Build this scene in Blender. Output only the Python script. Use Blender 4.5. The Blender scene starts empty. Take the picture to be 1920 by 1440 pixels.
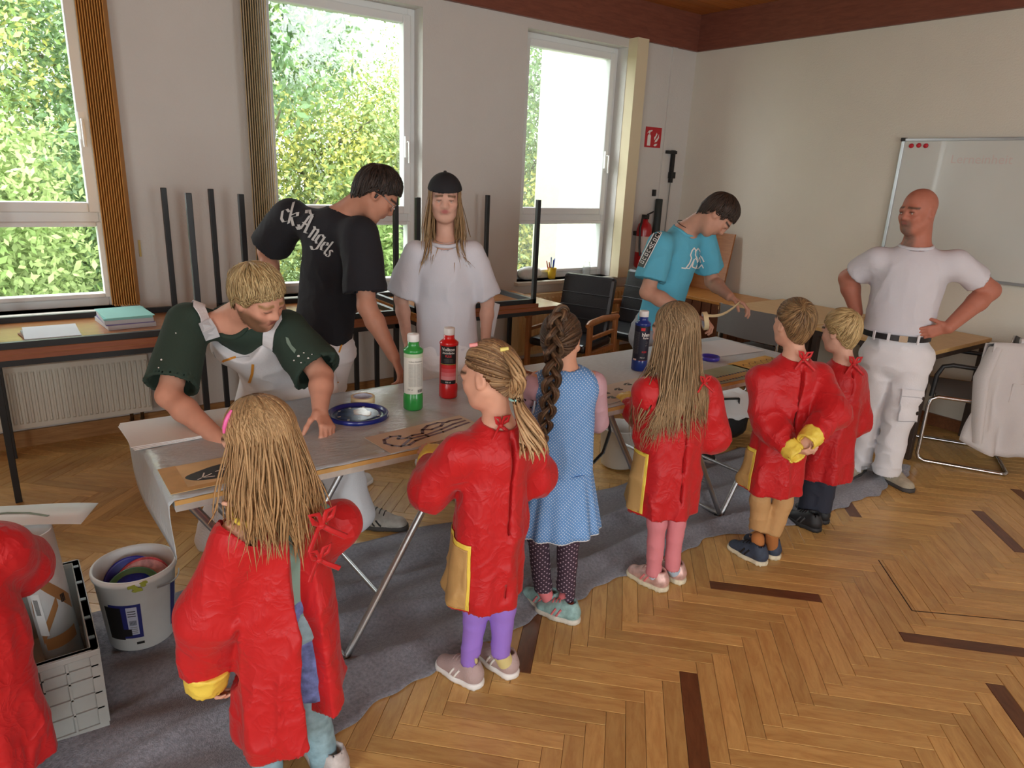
import bpy, bmesh, math, random
import numpy as np
from mathutils import Vector, Matrix
random.seed(7); rng = np.random.default_rng(7)
SC = bpy.context.scene; COL = SC.collection
# ------------------------------------------------------------------ camera
YAW, PITCH, ROLL = [math.radians(a) for a in (36.584, 16.827, 2.593)]
FPX, CAMZ = 1304.4, 1.70
def cam_axes():
    cy, sy, cp, sp = math.cos(YAW), math.sin(YAW), math.cos(PITCH), math.sin(PITCH)
    f = np.array([sy*cp, cy*cp, -sp]); r = np.array([cy, -sy, 0.0]); u = np.cross(r, f)
    return np.array([math.cos(ROLL)*r + math.sin(ROLL)*u, -math.sin(ROLL)*r + math.cos(ROLL)*u, f])
CM = cam_axes(); CC = np.array([0, 0, CAMZ])
cd = bpy.data.cameras.new('camera'); cam = bpy.data.objects.new('camera', cd); COL.objects.link(cam)
cd.sensor_fit = 'HORIZONTAL'; cd.sensor_width = 36.0; cd.lens = FPX/1920*36; cd.clip_start = .05; cd.clip_end = 200
cam.matrix_world = Matrix([[CM[0][i], CM[1][i], -CM[2][i], CC[i]] for i in range(3)] + [[0, 0, 0, 1]])
SC.camera = cam
# ------------------------------------------------------------------ sky, exposure
world = bpy.data.worlds.new('overcast_sky'); SC.world = world; world.use_nodes = True
bg = world.node_tree.nodes['Background']; bg.inputs[0].default_value = (.91, .97, .98, 1); bg.inputs[1].default_value = 1.0
SC.view_settings.view_transform = 'Standard'; SC.view_settings.look = 'None'; SC.view_settings.gamma = 1
SC.view_settings.use_curve_mapping = False; SC.view_settings.exposure = 3.15
SC.cycles.max_bounces = 10; SC.cycles.diffuse_bounces = 6; SC.cycles.sample_clamp_indirect = 6; SC.cycles.caustics_reflective = False; SC.cycles.caustics_refractive = False
def sky_portal(loc, rot, w, h):      # portals only guide the sky's sampling through the wall openings
    l = bpy.data.lights.new('window_portal', 'AREA'); l.shape = 'RECTANGLE'; l.size = w; l.size_y = h; l.cycles.is_portal = True
    o = bpy.data.objects.new('window_portal', l); COL.objects.link(o); o.location = loc; o.rotation_euler = rot
WIN = [(-.56, .57), (1.50, 2.665), (3.60, 4.70)]        # openings of the three windows along X
WZ0, WZ1 = .80, 2.80
for a, b in WIN: sky_portal(((a+b)/2, 5.14, (WZ0+WZ1)/2), (math.radians(-90), 0, 0), b-a, WZ1-WZ0)
WY, RX, LX, BY = 4.85, 5.60, -2.6, -3.2                  # inner faces of the four walls
COVE, CEIL = 2.87, 3.18
FILL_BACK = [(-1.5, .2), (1.6, 3.2)]  # unseen windows added in the back wall to let in fill light
FILL_LEFT = [(-2.4, .2)]  # another unseen opening, added in the left wall for fill
for a, b in FILL_BACK: sky_portal(((a+b)/2, BY-.3, 1.75), (math.radians(90), 0, 0), b-a, 2.0)
for a, b in FILL_LEFT: sky_portal((LX-.3, (a+b)/2, 1.75), (math.radians(90), 0, math.radians(-90)), b-a, 2.0)

# ------------------------------------------------------------------ helpers: pixels of the photograph -> points
def ray(x, y): return CM.T @ np.array([(x-960)/FPX, -(y-720)/FPX, 1.0])
def onZ(x, y, z=0.0): d = ray(x, y); return CC + d*((z-CAMZ)/d[2])
def onY(x, y, Y): d = ray(x, y); return CC + d*(Y/d[1])
def onX(x, y, X): d = ray(x, y); return CC + d*(X/d[0])
# ------------------------------------------------------------------ helpers: materials
MATS = {}
def lin(c):
    return tuple((v/255/12.92 if v/255 <= .04045 else ((v/255+.055)/1.055)**2.4) for v in c)
def mat(name, rgb, rough=.6, metal=0, bump=0, bscale=60, var=0, vscale=8, spec=.5, trans=0, alpha=1, coat=0, stretch=None, emit=0, sheen=0, sss=0, ao=None):
    """rgb in 0-255 display values; var = amount of mottling between lighter and darker"""
    if name in MATS: return MATS[name]
    m = bpy.data.materials.new(name); m.use_nodes = True; MATS[name] = m
    nt = m.node_tree; N, L = nt.nodes, nt.links; b = N['Principled BSDF']
    c = lin(rgb); b.inputs['Base Color'].default_value = (*c, 1); b.inputs['Roughness'].default_value = rough
    b.inputs['Metallic'].default_value = metal; b.inputs['Specular IOR Level'].default_value = spec
    if trans: b.inputs['Transmission Weight'].default_value = trans; b.inputs['IOR'].default_value = 1.45
    if alpha < 1: b.inputs['Alpha'].default_value = alpha
    if coat: b.inputs['Coat Weight'].default_value = coat
    if sheen: b.inputs['Sheen Weight'].default_value = sheen
    if sss: b.inputs['Subsurface Weight'].default_value = sss; b.inputs['Subsurface Radius'].default_value = (.012, .005, .003); b.inputs['Subsurface Scale'].default_value = 1
    if emit: b.inputs['Emission Color'].default_value = (*c, 1); b.inputs['Emission Strength'].default_value = emit
    if var or bump:
        tc = N.new('ShaderNodeTexCoord'); mp = N.new('ShaderNodeMapping'); L.new(tc.outputs['Object'], mp.inputs[0])
        if stretch: mp.inputs['Scale'].default_value = stretch
        if var:
            n = N.new('ShaderNodeTexNoise'); n.inputs['Scale'].default_value = vscale; n.inputs['Detail'].default_value = 5; L.new(mp.outputs[0], n.inputs[0])
            r = N.new('ShaderNodeValToRGB'); r.color_ramp.elements[0].position = .3; r.color_ramp.elements[1].position = .7
            r.color_ramp.elements[0].color = (*[v*(1-var) for v in c], 1); r.color_ramp.elements[1].color = (*[min(1, v*(1+var)) for v in c], 1)
            L.new(n.outputs['Fac'], r.inputs[0]); L.new(r.outputs[0], b.inputs['Base Color'])
        if bump:
            n2 = N.new('ShaderNodeTexNoise'); n2.inputs['Scale'].default_value = bscale; n2.inputs['Detail'].default_value = 4; L.new(mp.outputs[0], n2.inputs[0])
            bp = N.new('ShaderNodeBump'); bp.inputs['Strength'].default_value = bump; bp.inputs['Distance'].default_value = .01; L.new(n2.outputs['Fac'], bp.inputs['Height']); L.new(bp.outputs[0], b.inputs['Normal'])
    return m
def attr_mat(name, attr='Col', rough=.6, bump=0, bscale=100, sss=0, spec=.4, sheen=0, stretch=None, aniso=0):
    """colour comes from a colour attribute of the mesh"""
    if name in MATS: return MATS[name]
    m = mat(name, (200, 200, 200), rough, bump=bump, bscale=bscale, sss=sss, spec=spec, sheen=sheen, stretch=stretch)
    nt = m.node_tree; a = nt.nodes.new('ShaderNodeVertexColor'); a.layer_name = attr
    nt.links.new(a.outputs[0], nt.nodes['Principled BSDF'].inputs['Base Color']); return m
def wood(name, rgb, dark, rough=.4, scale=(1, 12, 12), rand=.25, coat=0, seam=None, attr=False, bump=.1):
    if name in MATS: return MATS[name]
    m = mat(name, rgb, rough, coat=coat); nt = m.node_tree; N, L = nt.nodes, nt.links; b = N['Principled BSDF']
    tc = N.new('ShaderNodeTexCoord'); mp = N.new('ShaderNodeMapping'); mp.inputs['Scale'].default_value = scale; L.new(tc.outputs['Object'], mp.inputs[0])
    oi = N.new('ShaderNodeObjectInfo')
    if attr: at = N.new('ShaderNodeAttribute'); at.attribute_name = 'rnd'; rsock = at.outputs['Fac']
    else: rsock = oi.outputs['Random']
    mul = N.new('ShaderNodeMath'); mul.operation = 'MULTIPLY'; mul.inputs[1].default_value = 37; L.new(rsock, mul.inputs[0])
    add = N.new('ShaderNodeVectorMath'); add.operation = 'ADD'; L.new(mp.outputs[0], add.inputs[0]); L.new(mul.outputs[0], add.inputs[1])
    n = N.new('ShaderNodeTexNoise'); n.inputs['Scale'].default_value = 6; n.inputs['Detail'].default_value = 8; n.inputs['Roughness'].default_value = .65; n.inputs['Distortion'].default_value = .6
    L.new(add.outputs[0], n.inputs[0])
    r = N.new('ShaderNodeValToRGB'); r.color_ramp.elements[0].position = .32; r.color_ramp.elements[1].position = .62
    r.color_ramp.elements[0].color = (*lin(dark), 1); r.color_ramp.elements[1].color = (*lin(rgb), 1); L.new(n.outputs['Fac'], r.inputs[0])
    hs = N.new('ShaderNodeHueSaturation'); mr = N.new('ShaderNodeMapRange'); mr.inputs[3].default_value = 1-rand; mr.inputs[4].default_value = 1+rand
    L.new(rsock, mr.inputs[0]); L.new(mr.outputs[0], hs.inputs['Value']); L.new(r.outputs[0], hs.inputs['Color']); L.new(hs.outputs[0], b.inputs['Base Color'])
    if bump:
        bp = N.new('ShaderNodeBump'); bp.inputs['Strength'].default_value = bump; bp.inputs['Distance'].default_value = .002; L.new(n.outputs['Fac'], bp.inputs['Height']); L.new(bp.outputs[0], b.inputs['Normal'])
    return m
# ------------------------------------------------------------------ helpers: meshes
class MB:
    def __init__(s): s.v = []; s.f = []; s.sm = []
    def add(s, vs, fs, smooth=False):
        o = len(s.v); s.v += [tuple(map(float, p)) for p in vs]; s.f += [tuple(i+o for i in f) for f in fs]; s.sm += [smooth]*len(fs); return s
    def box(s, a, b):
        (x0, y0, z0), (x1, y1, z1) = a, b
        x0, x1 = min(x0, x1), max(x0, x1); y0, y1 = min(y0, y1), max(y0, y1); z0, z1 = min(z0, z1), max(z0, z1)
        return s.add([(x0,y0,z0),(x1,y0,z0),(x1,y1,z0),(x0,y1,z0),(x0,y0,z1),(x1,y0,z1),(x1,y1,z1),(x0,y1,z1)],
                     [(0,3,2,1),(4,5,6,7),(0,1,5,4),(1,2,6,5),(2,3,7,6),(3,0,4,7)])
    def obox(s, c, ax, half):      # oriented box: centre, 3 axes, half sizes
        c = np.array(c, float); A = [np.array(a, float)*h for a, h in zip(ax, half)]
        vs = [c+sx*A[0]+sy*A[1]+sz*A[2] for sz in (-1, 1) for sx, sy in ((-1,-1),(1,-1),(1,1),(-1,1))]
        return s.add(vs, [(0,3,2,1),(4,5,6,7),(0,1,5,4),(1,2,6,5),(2,3,7,6),(3,0,4,7)])
    def tube(s, pts, r, n=10, cap=True, flat=None, up=None):
        P = [np.array(p, float) for p in pts]; k = len(P); rr = r if hasattr(r, '__len__') else [r]*k
        rings = []; ref = None
        for i in range(k):
            t = P[min(i+1, k-1)] - P[max(i-1, 0)]; t /= np.linalg.norm(t)+1e-12
            if ref is None: ref = np.array(up, float) if up is not None else (np.array([0, 0, 1.]) if abs(t[2]) < .9 else np.array([1., 0, 0]))
            a = np.cross(t, ref); na = np.linalg.norm(a)
            if na < 1e-6: a = np.cross(t, [1, .1, .2]); na = np.linalg.norm(a)
            a /= na; b = np.cross(a, t); ref = b
            rings.append([P[i] + rr[i]*(math.cos(q)*a + (flat or 1)*math.sin(q)*b) for q in np.arange(n)*2*math.pi/n])
        vs = [p for R in rings for p in R]; fs = []
        for i in range(k-1):
            for j in range(n): fs.append((i*n+j, i*n+(j+1) % n, (i+1)*n+(j+1) % n, (i+1)*n+j))
        s.add(vs, fs, True)
        if cap: s.add(rings[0], [tuple(range(n))[::-1]]); s.add(rings[-1], [tuple(range(n))])
        return s
    def lathe(s, c, prof, n=28, axis=(0,0,1), smooth=True):
        c = np.array(c, float); w = np.array(axis, float); w /= np.linalg.norm(w)
        a = np.cross(w, [0, 1, 0.01]); a /= np.linalg.norm(a); b = np.cross(w, a)
        k = len(prof); vs = [c + r*(math.cos(q)*a+math.sin(q)*b) + z*w for r, z in prof for q in np.arange(n)*2*math.pi/n]
        fs = [(i*n+j, i*n+(j+1) % n, (i+1)*n+(j+1) % n, (i+1)*n+j) for i in range(k-1) for j in range(n)]
        return s.add(vs, fs, smooth)
    def build(s, name, m, parent=None, bevel=0, **tagkw):
        me = bpy.data.meshes.new(name); me.from_pydata(s.v, [], s.f); me.update()
        me.polygons.foreach_set('use_smooth', s.sm)
        if m is not None: me.materials.append(m)
        o = bpy.data.objects.new(name, me); COL.objects.link(o)
        if parent: o.parent = parent
        if bevel:
            bv = o.modifiers.new('bevel', 'BEVEL'); bv.width = bevel; bv.segments = 2; bv.limit_method = 'ANGLE'
        if tagkw: tag(o, **tagkw)
        return o
def tag(o, label=None, cat=None, group=None, kind=None):
    if label: o['label'] = label
    if cat: o['category'] = cat
    if group: o['group'] = group
    if kind: o['kind'] = kind
    return o
def thing(name, label, cat, group=None, loc=(0,0,0), rz=0, kind=None):
    o = bpy.data.objects.new(name, None); COL.objects.link(o); o.location = loc; o.rotation_euler = (0, 0, rz); o.empty_display_size = .1
    return tag(o, label, cat, group, kind)
def copy_tree(o, parent=None):
    c = o.copy(); COL.objects.link(c)
    if parent: c.parent = parent
    for ch in list(o.children): copy_tree(ch, c)
    return c
def B(a, b): return MB().box(a, b)

# ------------------------------------------------------------------ materials of the room
M_wall = mat('white_plaster', (210, 207, 202), .9, bump=.25, bscale=90, var=.02, vscale=3)
M_wallR = mat('white_plaster_right', (216, 211, 198), .9, bump=.25, bscale=90, var=.02, vscale=3)
M_pvc = mat('white_window_plastic', (226, 228, 228), .35)
M_cream = mat('cream_paint', (222, 208, 176), .6)
M_fascia = wood('dark_red_wood', (128, 76, 60), (110, 62, 50), .45, (1, 1, 8), .05)
M_ceil = wood('pine_ceiling', (186, 116, 52), (150, 84, 34), .4, (.6, 14, 1), .12)
M_base = wood('oak_baseboard', (172, 128, 78), (140, 98, 56), .5, (1, 10, 10), .05)
M_base2 = wood('brown_baseboard', (128, 78, 44), (104, 60, 32), .5, (1, 10, 10), .05)
M_black = mat('black_steel', (28, 29, 31), .45)
M_chrome = mat('chrome', (205, 205, 208), .16, 1)
M_alu = mat('aluminium_tube', (186, 188, 190), .32, .9)
M_glass = mat('window_glass', (235, 245, 240), .02, trans=1, alpha=.10, spec=.3)
M_white = mat('white_plastic', (232, 232, 230), .4)
M_paper = mat('white_paper', (226, 228, 228), .75)

# ------------------------------------------------------------------ room shell
def wall_with_holes(name, m, axis, u0, u1, holes, z1, inner, thick, hz=(WZ0, WZ1)):
    us = sorted({u0, u1, *[v for h in holes for v in h]}); mb = MB()
    for a, b in zip(us, us[1:]):
        hole = any(h[0]-1e-6 <= a and b <= h[1]+1e-6 for h in holes)
        for z0_, z1_ in ([(0, hz[0]), (hz[1], z1)] if hole else [(0, z1)]):
            if axis == 'x': mb.box((a, inner, z0_), (b, inner+thick, z1_))
            else: mb.box((inner, a, z0_), (inner+thick, b, z1_))
    o = mb.build(name, m, kind='structure', label='white plaster wall with window openings'); return o
wall_with_holes('wall_window', M_wall, 'x', LX-.3, RX+.3, WIN, CEIL+.1, WY, .30)
wall_with_holes('wall_back', M_wall, 'x', LX, RX, FILL_BACK, CEIL+.1, BY, -.3, (.75, 2.75))  # openings in this wall and the left one are added for fill light
wall_with_holes('wall_left', M_wall, 'y', BY, WY, FILL_LEFT, CEIL+.1, LX, -.3, (.75, 2.75))
B((RX, BY-.3, 0), (RX+.3, WY, CEIL+.1)).build('wall_right', M_wallR, kind='structure', label='plain light plaster wall behind the whiteboard')
ceil_ob = B((LX-.3, BY-.3, CEIL+.012), (RX+.3, WY+.3, CEIL+.14)).build('ceiling', M_ceil, kind='structure', label='honey-coloured wooden board ceiling')
# ceiling boards run along X
for i in range(30):
    y1 = WY - .002 - i*.12
    B((LX, y1-.116, CEIL), (RX-.002, y1, CEIL+.013)).build('ceiling_board', M_ceil, ceil_ob)
B((LX, WY-.035, COVE), (RX, WY, CEIL)).build('trim_1', M_fascia, kind='structure', label='dark red-brown wooden fascia above the windows')
B((RX-.035, BY, COVE), (RX, WY-.035, CEIL)).build('trim_2', M_fascia, kind='structure', label='dark red-brown wooden fascia above the whiteboard wall')
B((LX, WY-.02, 0), (RX, WY, .10)).build('baseboard_window', M_base, kind='structure', label='pale oak baseboard under the windows')
B((RX-.018, BY, 0), (RX, WY-.02, .09)).build('baseboard_right', M_base2, kind='structure', label='brown baseboard of the whiteboard wall')

# herringbone floor: oak blocks .465 x .064, zigzag rows along X
PL, PW = .465, .064
P0 = np.array([1.791, 1.316]); d1 = np.array([-1, -1])/math.sqrt(2); d2 = np.array([1, -1])/math.sqrt(2)
M_plank = wood('oak_block', (206, 168, 104), (182, 138, 80), .36, (7, 1.2, 3), .16, bump=.15)
M_plank_far = wood('oak_block_far', (206, 168, 104), (182, 138, 80), .36, (7, 7, 3), .16, attr=True, bump=.15)
M_plank_dark = wood('dark_oak_block', (112, 72, 44), (88, 54, 32), .38, (7, 1.2, 3), .08, bump=.15)
M_sub = mat('dark_joint', (40, 27, 16), .9)
floor = B((LX-.3, BY-.3, -.12), (RX+.3, WY+.3, -.012)).build('floor', M_sub, kind='structure', label='oak herringbone parquet floor')
DARK = [onZ(*p)[:2] for p in ((1305,1350),(1760,1183),(1870,1330),(1848,988),(1430,1104),(1620,955),(1830,910),(1040,1205))]
def plank_mesh(nm, m):
    g = .0006; w, l = PW-2*g, PL-2*g; b = .0015
    mb = MB()
    xs = [(-w/2, -l/2), (w/2, -l/2), (w/2, l/2), (-w/2, l/2)]; xi = [(x-math.copysign(b, x), y-math.copysign(b, y)) for x, y in xs]
    vs = [(x, y, -.012) for x, y in xs] + [(x, y, -.0012) for x, y in xs] + [(x, y, 0) for x, y in xi]
    fs = [(8, 9, 10, 11)] + [(k, (k+1) % 4, 4+(k+1) % 4, 4+k) for k in range(4)] + [(4+k, 4+(k+1) % 4, 8+(k+1) % 4, 8+k) for k in range(4)]
    me = bpy.data.meshes.new(nm); me.from_pydata(vs, [], fs); me.materials.append(m); return me, vs, fs
me_plank, pv, pf = plank_mesh('oak_block', M_plank); me_dark, _, _ = plank_mesh('dark_oak_block', M_plank_dark)
cand = []
for j in range(-6, 8):
    for i in range(-70, 75):
        P = P0 + np.array([PW*math.sqrt(2)*i, -PL*math.sqrt(2)*j])
        for kind in (0, 1):
            if kind == 0: c = P + d1*PL/2 + d2*PW/2; ang = math.radians(-45)
            else: c = P + np.array([PW*math.sqrt(2), 0]) + d1*PL + d2*PL/2 + d1*PW/2; ang = math.radians(45)
            if not (LX-.1 < c[0] < RX+.1 and BY-.1 < c[1] < WY+.1): continue
            q = CM @ (np.array([c[0], c[1], 0]) - CC); vis = 0
            if q[2] > .3:
                x, y = 960+FPX*q[0]/q[2], 720-FPX*q[1]/q[2]
                if -120 < x < 2040 and 560 < y < 1560: vis = 1/q[2]
                # hidden by the blanket and the children
                if vis and -.05 < c[0] < 4.3 and 1.95 < c[1] < 2.6: vis *= .3
            cand.append((vis, c, ang))
cand.sort(key=lambda t: -t[0])
DK = {min(range(300), key=lambda k: np.hypot(*(cand[k][1]-p))) for p in DARK}
far = MB(); rv = []
for n_, (vis, c, ang) in enumerate(cand):
    dz = random.uniform(-.0006, 0)
    if n_ < 300:
        dk = n_ in DK
        o = bpy.data.objects.new('plank', me_dark if dk else me_plank); COL.objects.link(o); o.parent = floor
        o.location = (c[0], c[1], dz); o.rotation_euler = (0, 0, ang)
    else:
        ca, sa = math.cos(ang), math.sin(ang)
        far.add([(c[0]+ca*x-sa*y, c[1]+sa*x+ca*y, z+dz) for x, y, z in pv], pf); rv += [random.random()]*len(pf)
fo = far.build('plank_field', M_plank_far, floor); fo['kind'] = 'stuff'
at = fo.data.attributes.new('rnd', 'FLOAT', 'FACE'); at.data.foreach_set('value', rv)
for a, b in (((3.218, 1.32), (2.927, 1.026)), ((2.927, 1.026), (3.262, .727))):      # sawn edge of the floor hatch
    a, b = np.array(a), np.array(b); d_ = (b-a)/np.linalg.norm(b-a); MB().obox((*((a+b)/2), -.002), ((*d_, 0), (-d_[1], d_[0], 0), (0, 0, 1)), (np.linalg.norm(b-a)/2, .0022, .0026)).build('hatch_joint', M_sub, floor)
# ------------------------------------------------------------------ windows
def window(n, a, b, handle=True):
    w = thing('window_%d' % n, 'white plastic window with a tall pane over a low fixed pane', None, kind='structure')
    y0, y1 = 4.97, 5.05; fw = .055
    fr = MB()
    for p, q in (((a, y0, WZ0), (a+fw, y1, WZ1)), ((b-fw, y0, WZ0), (b, y1, WZ1)), ((a+fw, y0, WZ1-fw), (b-fw, y1, WZ1)), ((a+fw, y0, WZ0), (b-fw, y1, WZ0+.06)), ((a+fw, y0, 1.30), (b-fw, y1, 1.375))): fr.box(p, q)
    fr.build('frame', M_pvc, w, .006)
    sw = .06; y2, y3 = 4.945, 5.02
    for nm, z0, z1, s_ in (('sash', 1.365, WZ1-fw+.01, sw), ('sash', WZ0+.05, 1.312, .03)):
        sa = MB(); A, Bx = a+fw-.01, b-fw+.01
        for p, q in (((A, y2, z0), (A+s_, y3, z1)), ((Bx-s_, y2, z0), (Bx, y3, z1)), ((A+s_, y2, z1-s_), (Bx-s_, y3, z1)), ((A+s_, y2, z0), (Bx-s_, y3, z0+s_))): sa.box(p, q)
        so = sa.build(nm, M_pvc, w, .008)
        B((A+s_-.005, 4.985, z0+s_-.005), (Bx-s_+.005, 4.991, z1-s_+.005)).build('pane', M_glass, so)
    if handle:
        h = MB().box((b-fw-.045, 4.925, 1.78), (b-fw-.015, 4.946, 1.93)).tube([(b-fw-.03, 4.93, 1.89), (b-fw-.03, 4.895, 1.89), (b-fw-.03, 4.892, 1.74)], .009, 8)
        h.build('window_handle', M_white, w)
    B((a-.03, WY-.055, WZ0-.03), (b+.03, 4.97, WZ0)).build('window_sill', mat('pale_sill', (208, 204, 194), .4), w, .004)
for i, (a, b) in enumerate(WIN): window(i+1, a, b)
def fill_window(n, ax, a, b):  # plain frame for the added, unseen fill-light openings
    w = MB(); f = .06
    for p, q in (((a, .75), (a+f, 2.75)), ((b-f, .75), (b, 2.75)), ((a, .75), (b, .75+f)), ((a, 2.75-f), (b, 2.75)), (((a+b)/2-f/2, .75), ((a+b)/2+f/2, 2.75))):
        if ax == 'x': w.box((p[0], BY-.18, p[1]), (q[0], BY-.1, q[1]))
        else: w.box((LX-.18, p[0], p[1]), (LX-.1, q[0], q[1]))
    w.build('window_%d' % n, M_pvc, kind='structure', label='white window frame behind the photographer')
for i, (a, b) in enumerate(FILL_BACK): fill_window(4+i, 'x', a, b)
for i, (a, b) in enumerate(FILL_LEFT): fill_window(6+i, 'y', a, b)
# cream boxed pillar at the right of the last window, corner duct
MB().box((4.705, 4.74, .80), (4.84, 4.86, COVE)).build('trim_3', M_cream, kind='structure', label='cream box pillar beside the right-hand window')
MB().box((5.26, 4.835, .1), (5.32, WY, COVE-.0)).build('trim_4', M_wall, kind='structure', label='thin plastered duct in the room corner')

# vertical louvre blinds pushed into stacks
def blind(label, x0, x1, m, n=11):
    t = thing('vertical_blind', label, 'blind', 'vertical blinds beside the windows')
    for i in range(n):
        x = x0 + (x1-x0)*(i+.5)/n; sa = MB(); w = .048
        sa.obox((x, 4.775, 1.84), ((math.sin(.35), math.cos(.35), 0), (math.cos(.35), -math.sin(.35), 0), (0, 0, 1)), (w, .0022, 1.0))
        sl = sa.build('slat', m, t)
        MB().box((x-.004, 4.735, .832), (x+.004, 4.80, .842)).build('hem_weight', m, sl)
    B((x0-.01, 4.73, 2.835), (x1+.01, 4.82, COVE)).build('head_rail', M_white, t)
blind('orange pleated vertical blind bundled beside the left window', .515, .655, mat('orange_blind', (206, 146, 70), .7, var=.12, vscale=3, stretch=(1, 1, .6)))
blind('grey-beige pleated vertical blind bundled left of the middle window', 1.375, 1.535, mat('beige_blind', (186, 164, 122), .7, var=.08, vscale=3))

# radiators
def radiator(label, x0, x1, z0, z1, m, y=4.74, n=24):
    t = thing('radiator', label, 'radiator', loc=(0, 0, 0))
    B((x0, y+.006, z0), (x1, y+.07, z1)).build('panel', m, t, .004)
    for i in range(n):
        c = x0 + (x1-x0)*(i+.5)/n; hw = (x1-x0)/n*.30
        r = MB(); r.add([(c-hw, y+.006, z0+.03), (c+hw, y+.006, z0+.03), (c+hw, y+.006, z1-.03), (c-hw, y+.006, z1-.03), (c-hw*.5, y-.004, z0+.04), (c+hw*.5, y-.004, z0+.04), (c+hw*.5, y-.004, z1-.04), (c-hw*.5, y-.004, z1-.04)],
                        [(4, 5, 6, 7), (0, 1, 5, 4), (1, 2, 6, 5), (2, 3, 7, 6), (3, 0, 4, 7)])
        r.build('rib', m, t)
    for dx in (.06, .12): MB().tube([(x1-dx, y+.035, z0+.01), (x1-dx, y+.035, z0-.05), (x1-dx, y+.10, z0-.07)], .011, 8).build('valve_pipe', M_base2 if 0 else mat('dark_brass', (90, 78, 60), .4, .8), t)
    return t
M_rad = mat('cream_radiator', (206, 202, 190), .5)
radiator('long cream panel radiator under the left window', -.40, .66, .14, .515, M_rad, n=36)
rt = radiator('yellowish panel radiator under the right-hand window', 3.50, 4.86, .16, .70, mat('yellow_radiator', (222, 196, 150), .5), n=30)
MB().tube([(4.86, 4.775, .66), (4.93, 4.775, .66)], .022, 12).build('thermostat', mat('dark_brass', (90, 78, 60), .4, .8), rt)
# ------------------------------------------------------------------ outside: lawn, trees, neighbouring wing
B((-40, 5.6, -1.3), (50, 60, -1.2)).build('lawn_ground', mat('lawn', (78, 100, 50), .95, var=.3, vscale=2), kind='structure', label='green lawn outside the windows')
def leaf_mat(name, rgb):
    m = mat(name, rgb, .6, var=.35, vscale=1.1); nt = m.node_tree; b = nt.nodes['Principled BSDF']
    b.inputs['Transmission Weight'].default_value = 0
    return m
LEAF = [leaf_mat('leaf_green', (124, 150, 80)), leaf_mat('leaf_yellow', (200, 196, 104)), leaf_mat('leaf_dark', (100, 130, 84)), leaf_mat('leaf_light', (150, 168, 104))]
M_bark = mat('bark', (70, 58, 46), .9, bump=.4)
def tree(label, x, y, h, r, n, mi, z0=-1.2, low=.12, leaf=.048, alt=None):
    n = int(n*3.2)
    t = thing('tree', label, 'tree', 'trees outside the windows', (x, y, z0))
    R = np.random.default_rng(int(abs(x*31+y*17)*10))
    tr = MB(); tr.tube([(0, 0, 0), (.1, 0, h*.4), (0, .05, h*.8)], [.11, .08, .03], 8)
    for k in range(7):
        a = k*2.4; zz = h*(.25+.08*k); tr.tube([(0, 0, zz), (math.cos(a)*r*.7, math.sin(a)*r*.7, zz+h*.15)], [.05, .015], 6)
    tr.build('trunk', M_bark, t)
    for part in range(2):
        nn = int(n*(.72 if part == 0 else .28)); ncl = 90
        cl = R.normal(size=(ncl, 3)); cl /= np.linalg.norm(cl, axis=1)[:, None]; cl *= (R.random((ncl, 1))**.4)
        cc = cl*np.array([r, r, h*(1-low)/2]) + np.array([0, 0, h*(low + (1-low)/2)])
        ci = R.integers(0, ncl, nn); p = cc[ci] + R.normal(size=(nn, 3))*r*.16
        a = R.normal(size=(nn, 3)); a /= np.linalg.norm(a, axis=1)[:, None]; b = np.cross(a, R.normal(size=(nn, 3))); b /= np.linalg.norm(b, axis=1)[:, None]
        s = leaf*(.6+.8*R.random((nn, 1))); V = np.stack([p-a*s, p+b*s*.45, p+a*s, p-b*s*.45], 1).reshape(-1, 3)
        F = np.arange(nn*4).reshape(-1, 4)
        me = bpy.data.meshes.new('foliage'); me.from_pydata(V.tolist(), [], F.tolist()); me.materials.append(LEAF[mi if part == 0 else (alt if alt is not None else (mi+3) % 4)])
        o = bpy.data.objects.new('foliage', me); COL.objects.link(o); o.parent = t; o['kind'] = 'stuff'
tree('tall leafy tree with yellowing top filling the left window', -1.0, 11.5, 7.2, 1.9, 9000, 0, alt=1)
tree('pale silvery-green bush low in the left window', -.2, 9.4, 3.2, 1.1, 5000, 3, alt=0)
tree('dense dark tree behind the blind of the left window', 1.5, 12.5, 6.5, 2.0, 8000, 2, alt=0)
tree('dark green hedge tree at the foot of the left window', .7, 10.2, 3.0, 1.1, 5000, 2, alt=3)
tree('slender tree with overhanging branches at the top of the middle window', 2.75, 9.3, 6.2, 1.15, 2100, 2, low=.55, alt=0, leaf=.07)
tree('yellow-green round tree in the middle window', 4.5, 12.0, 4.6, 1.5, 8000, 3, alt=1)
tree('yellow-green bush at the right of the middle window', 6.4, 12.6, 4.6, 1.4, 8000, 3, alt=1)
tree('low green bush across the bottom of the middle window', 5.3, 10.3, 2.7, 1.5, 7000, 0, alt=3)
tree('dark tree with sparse crown in the right-hand window', 8.0, 11.0, 6.4, 1.6, 6500, 2, alt=0)
tree('yellow-green bush beside the cream wall in the right-hand window', 8.6, 10.2, 3.6, 1.2, 5000, 1, alt=0)
tree('tall distant tree above the others behind the middle window', 2.4, 16.5, 7.0, 2.4, 9000, 0, alt=2)
tree('distant green tree between the middle and right-hand windows', 9.5, 16, 6.0, 2.6, 9000, 0, alt=3)
wing = thing('neighbouring_wing', 'bright cream rendered house wing seen through the right-hand window', 'building', loc=(0, 0, -1.2))
B((5.80, 7.0, 0), (12, 7.5, 9)).build('wall', mat('cream_render', (168, 166, 146), .9, var=.05, vscale=2), wing)
B((5.78, 6.97, 0), (12, 7.0, 1.4)).build('plinth', mat('grey_plinth', (120, 118, 106), .9), wing)

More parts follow.
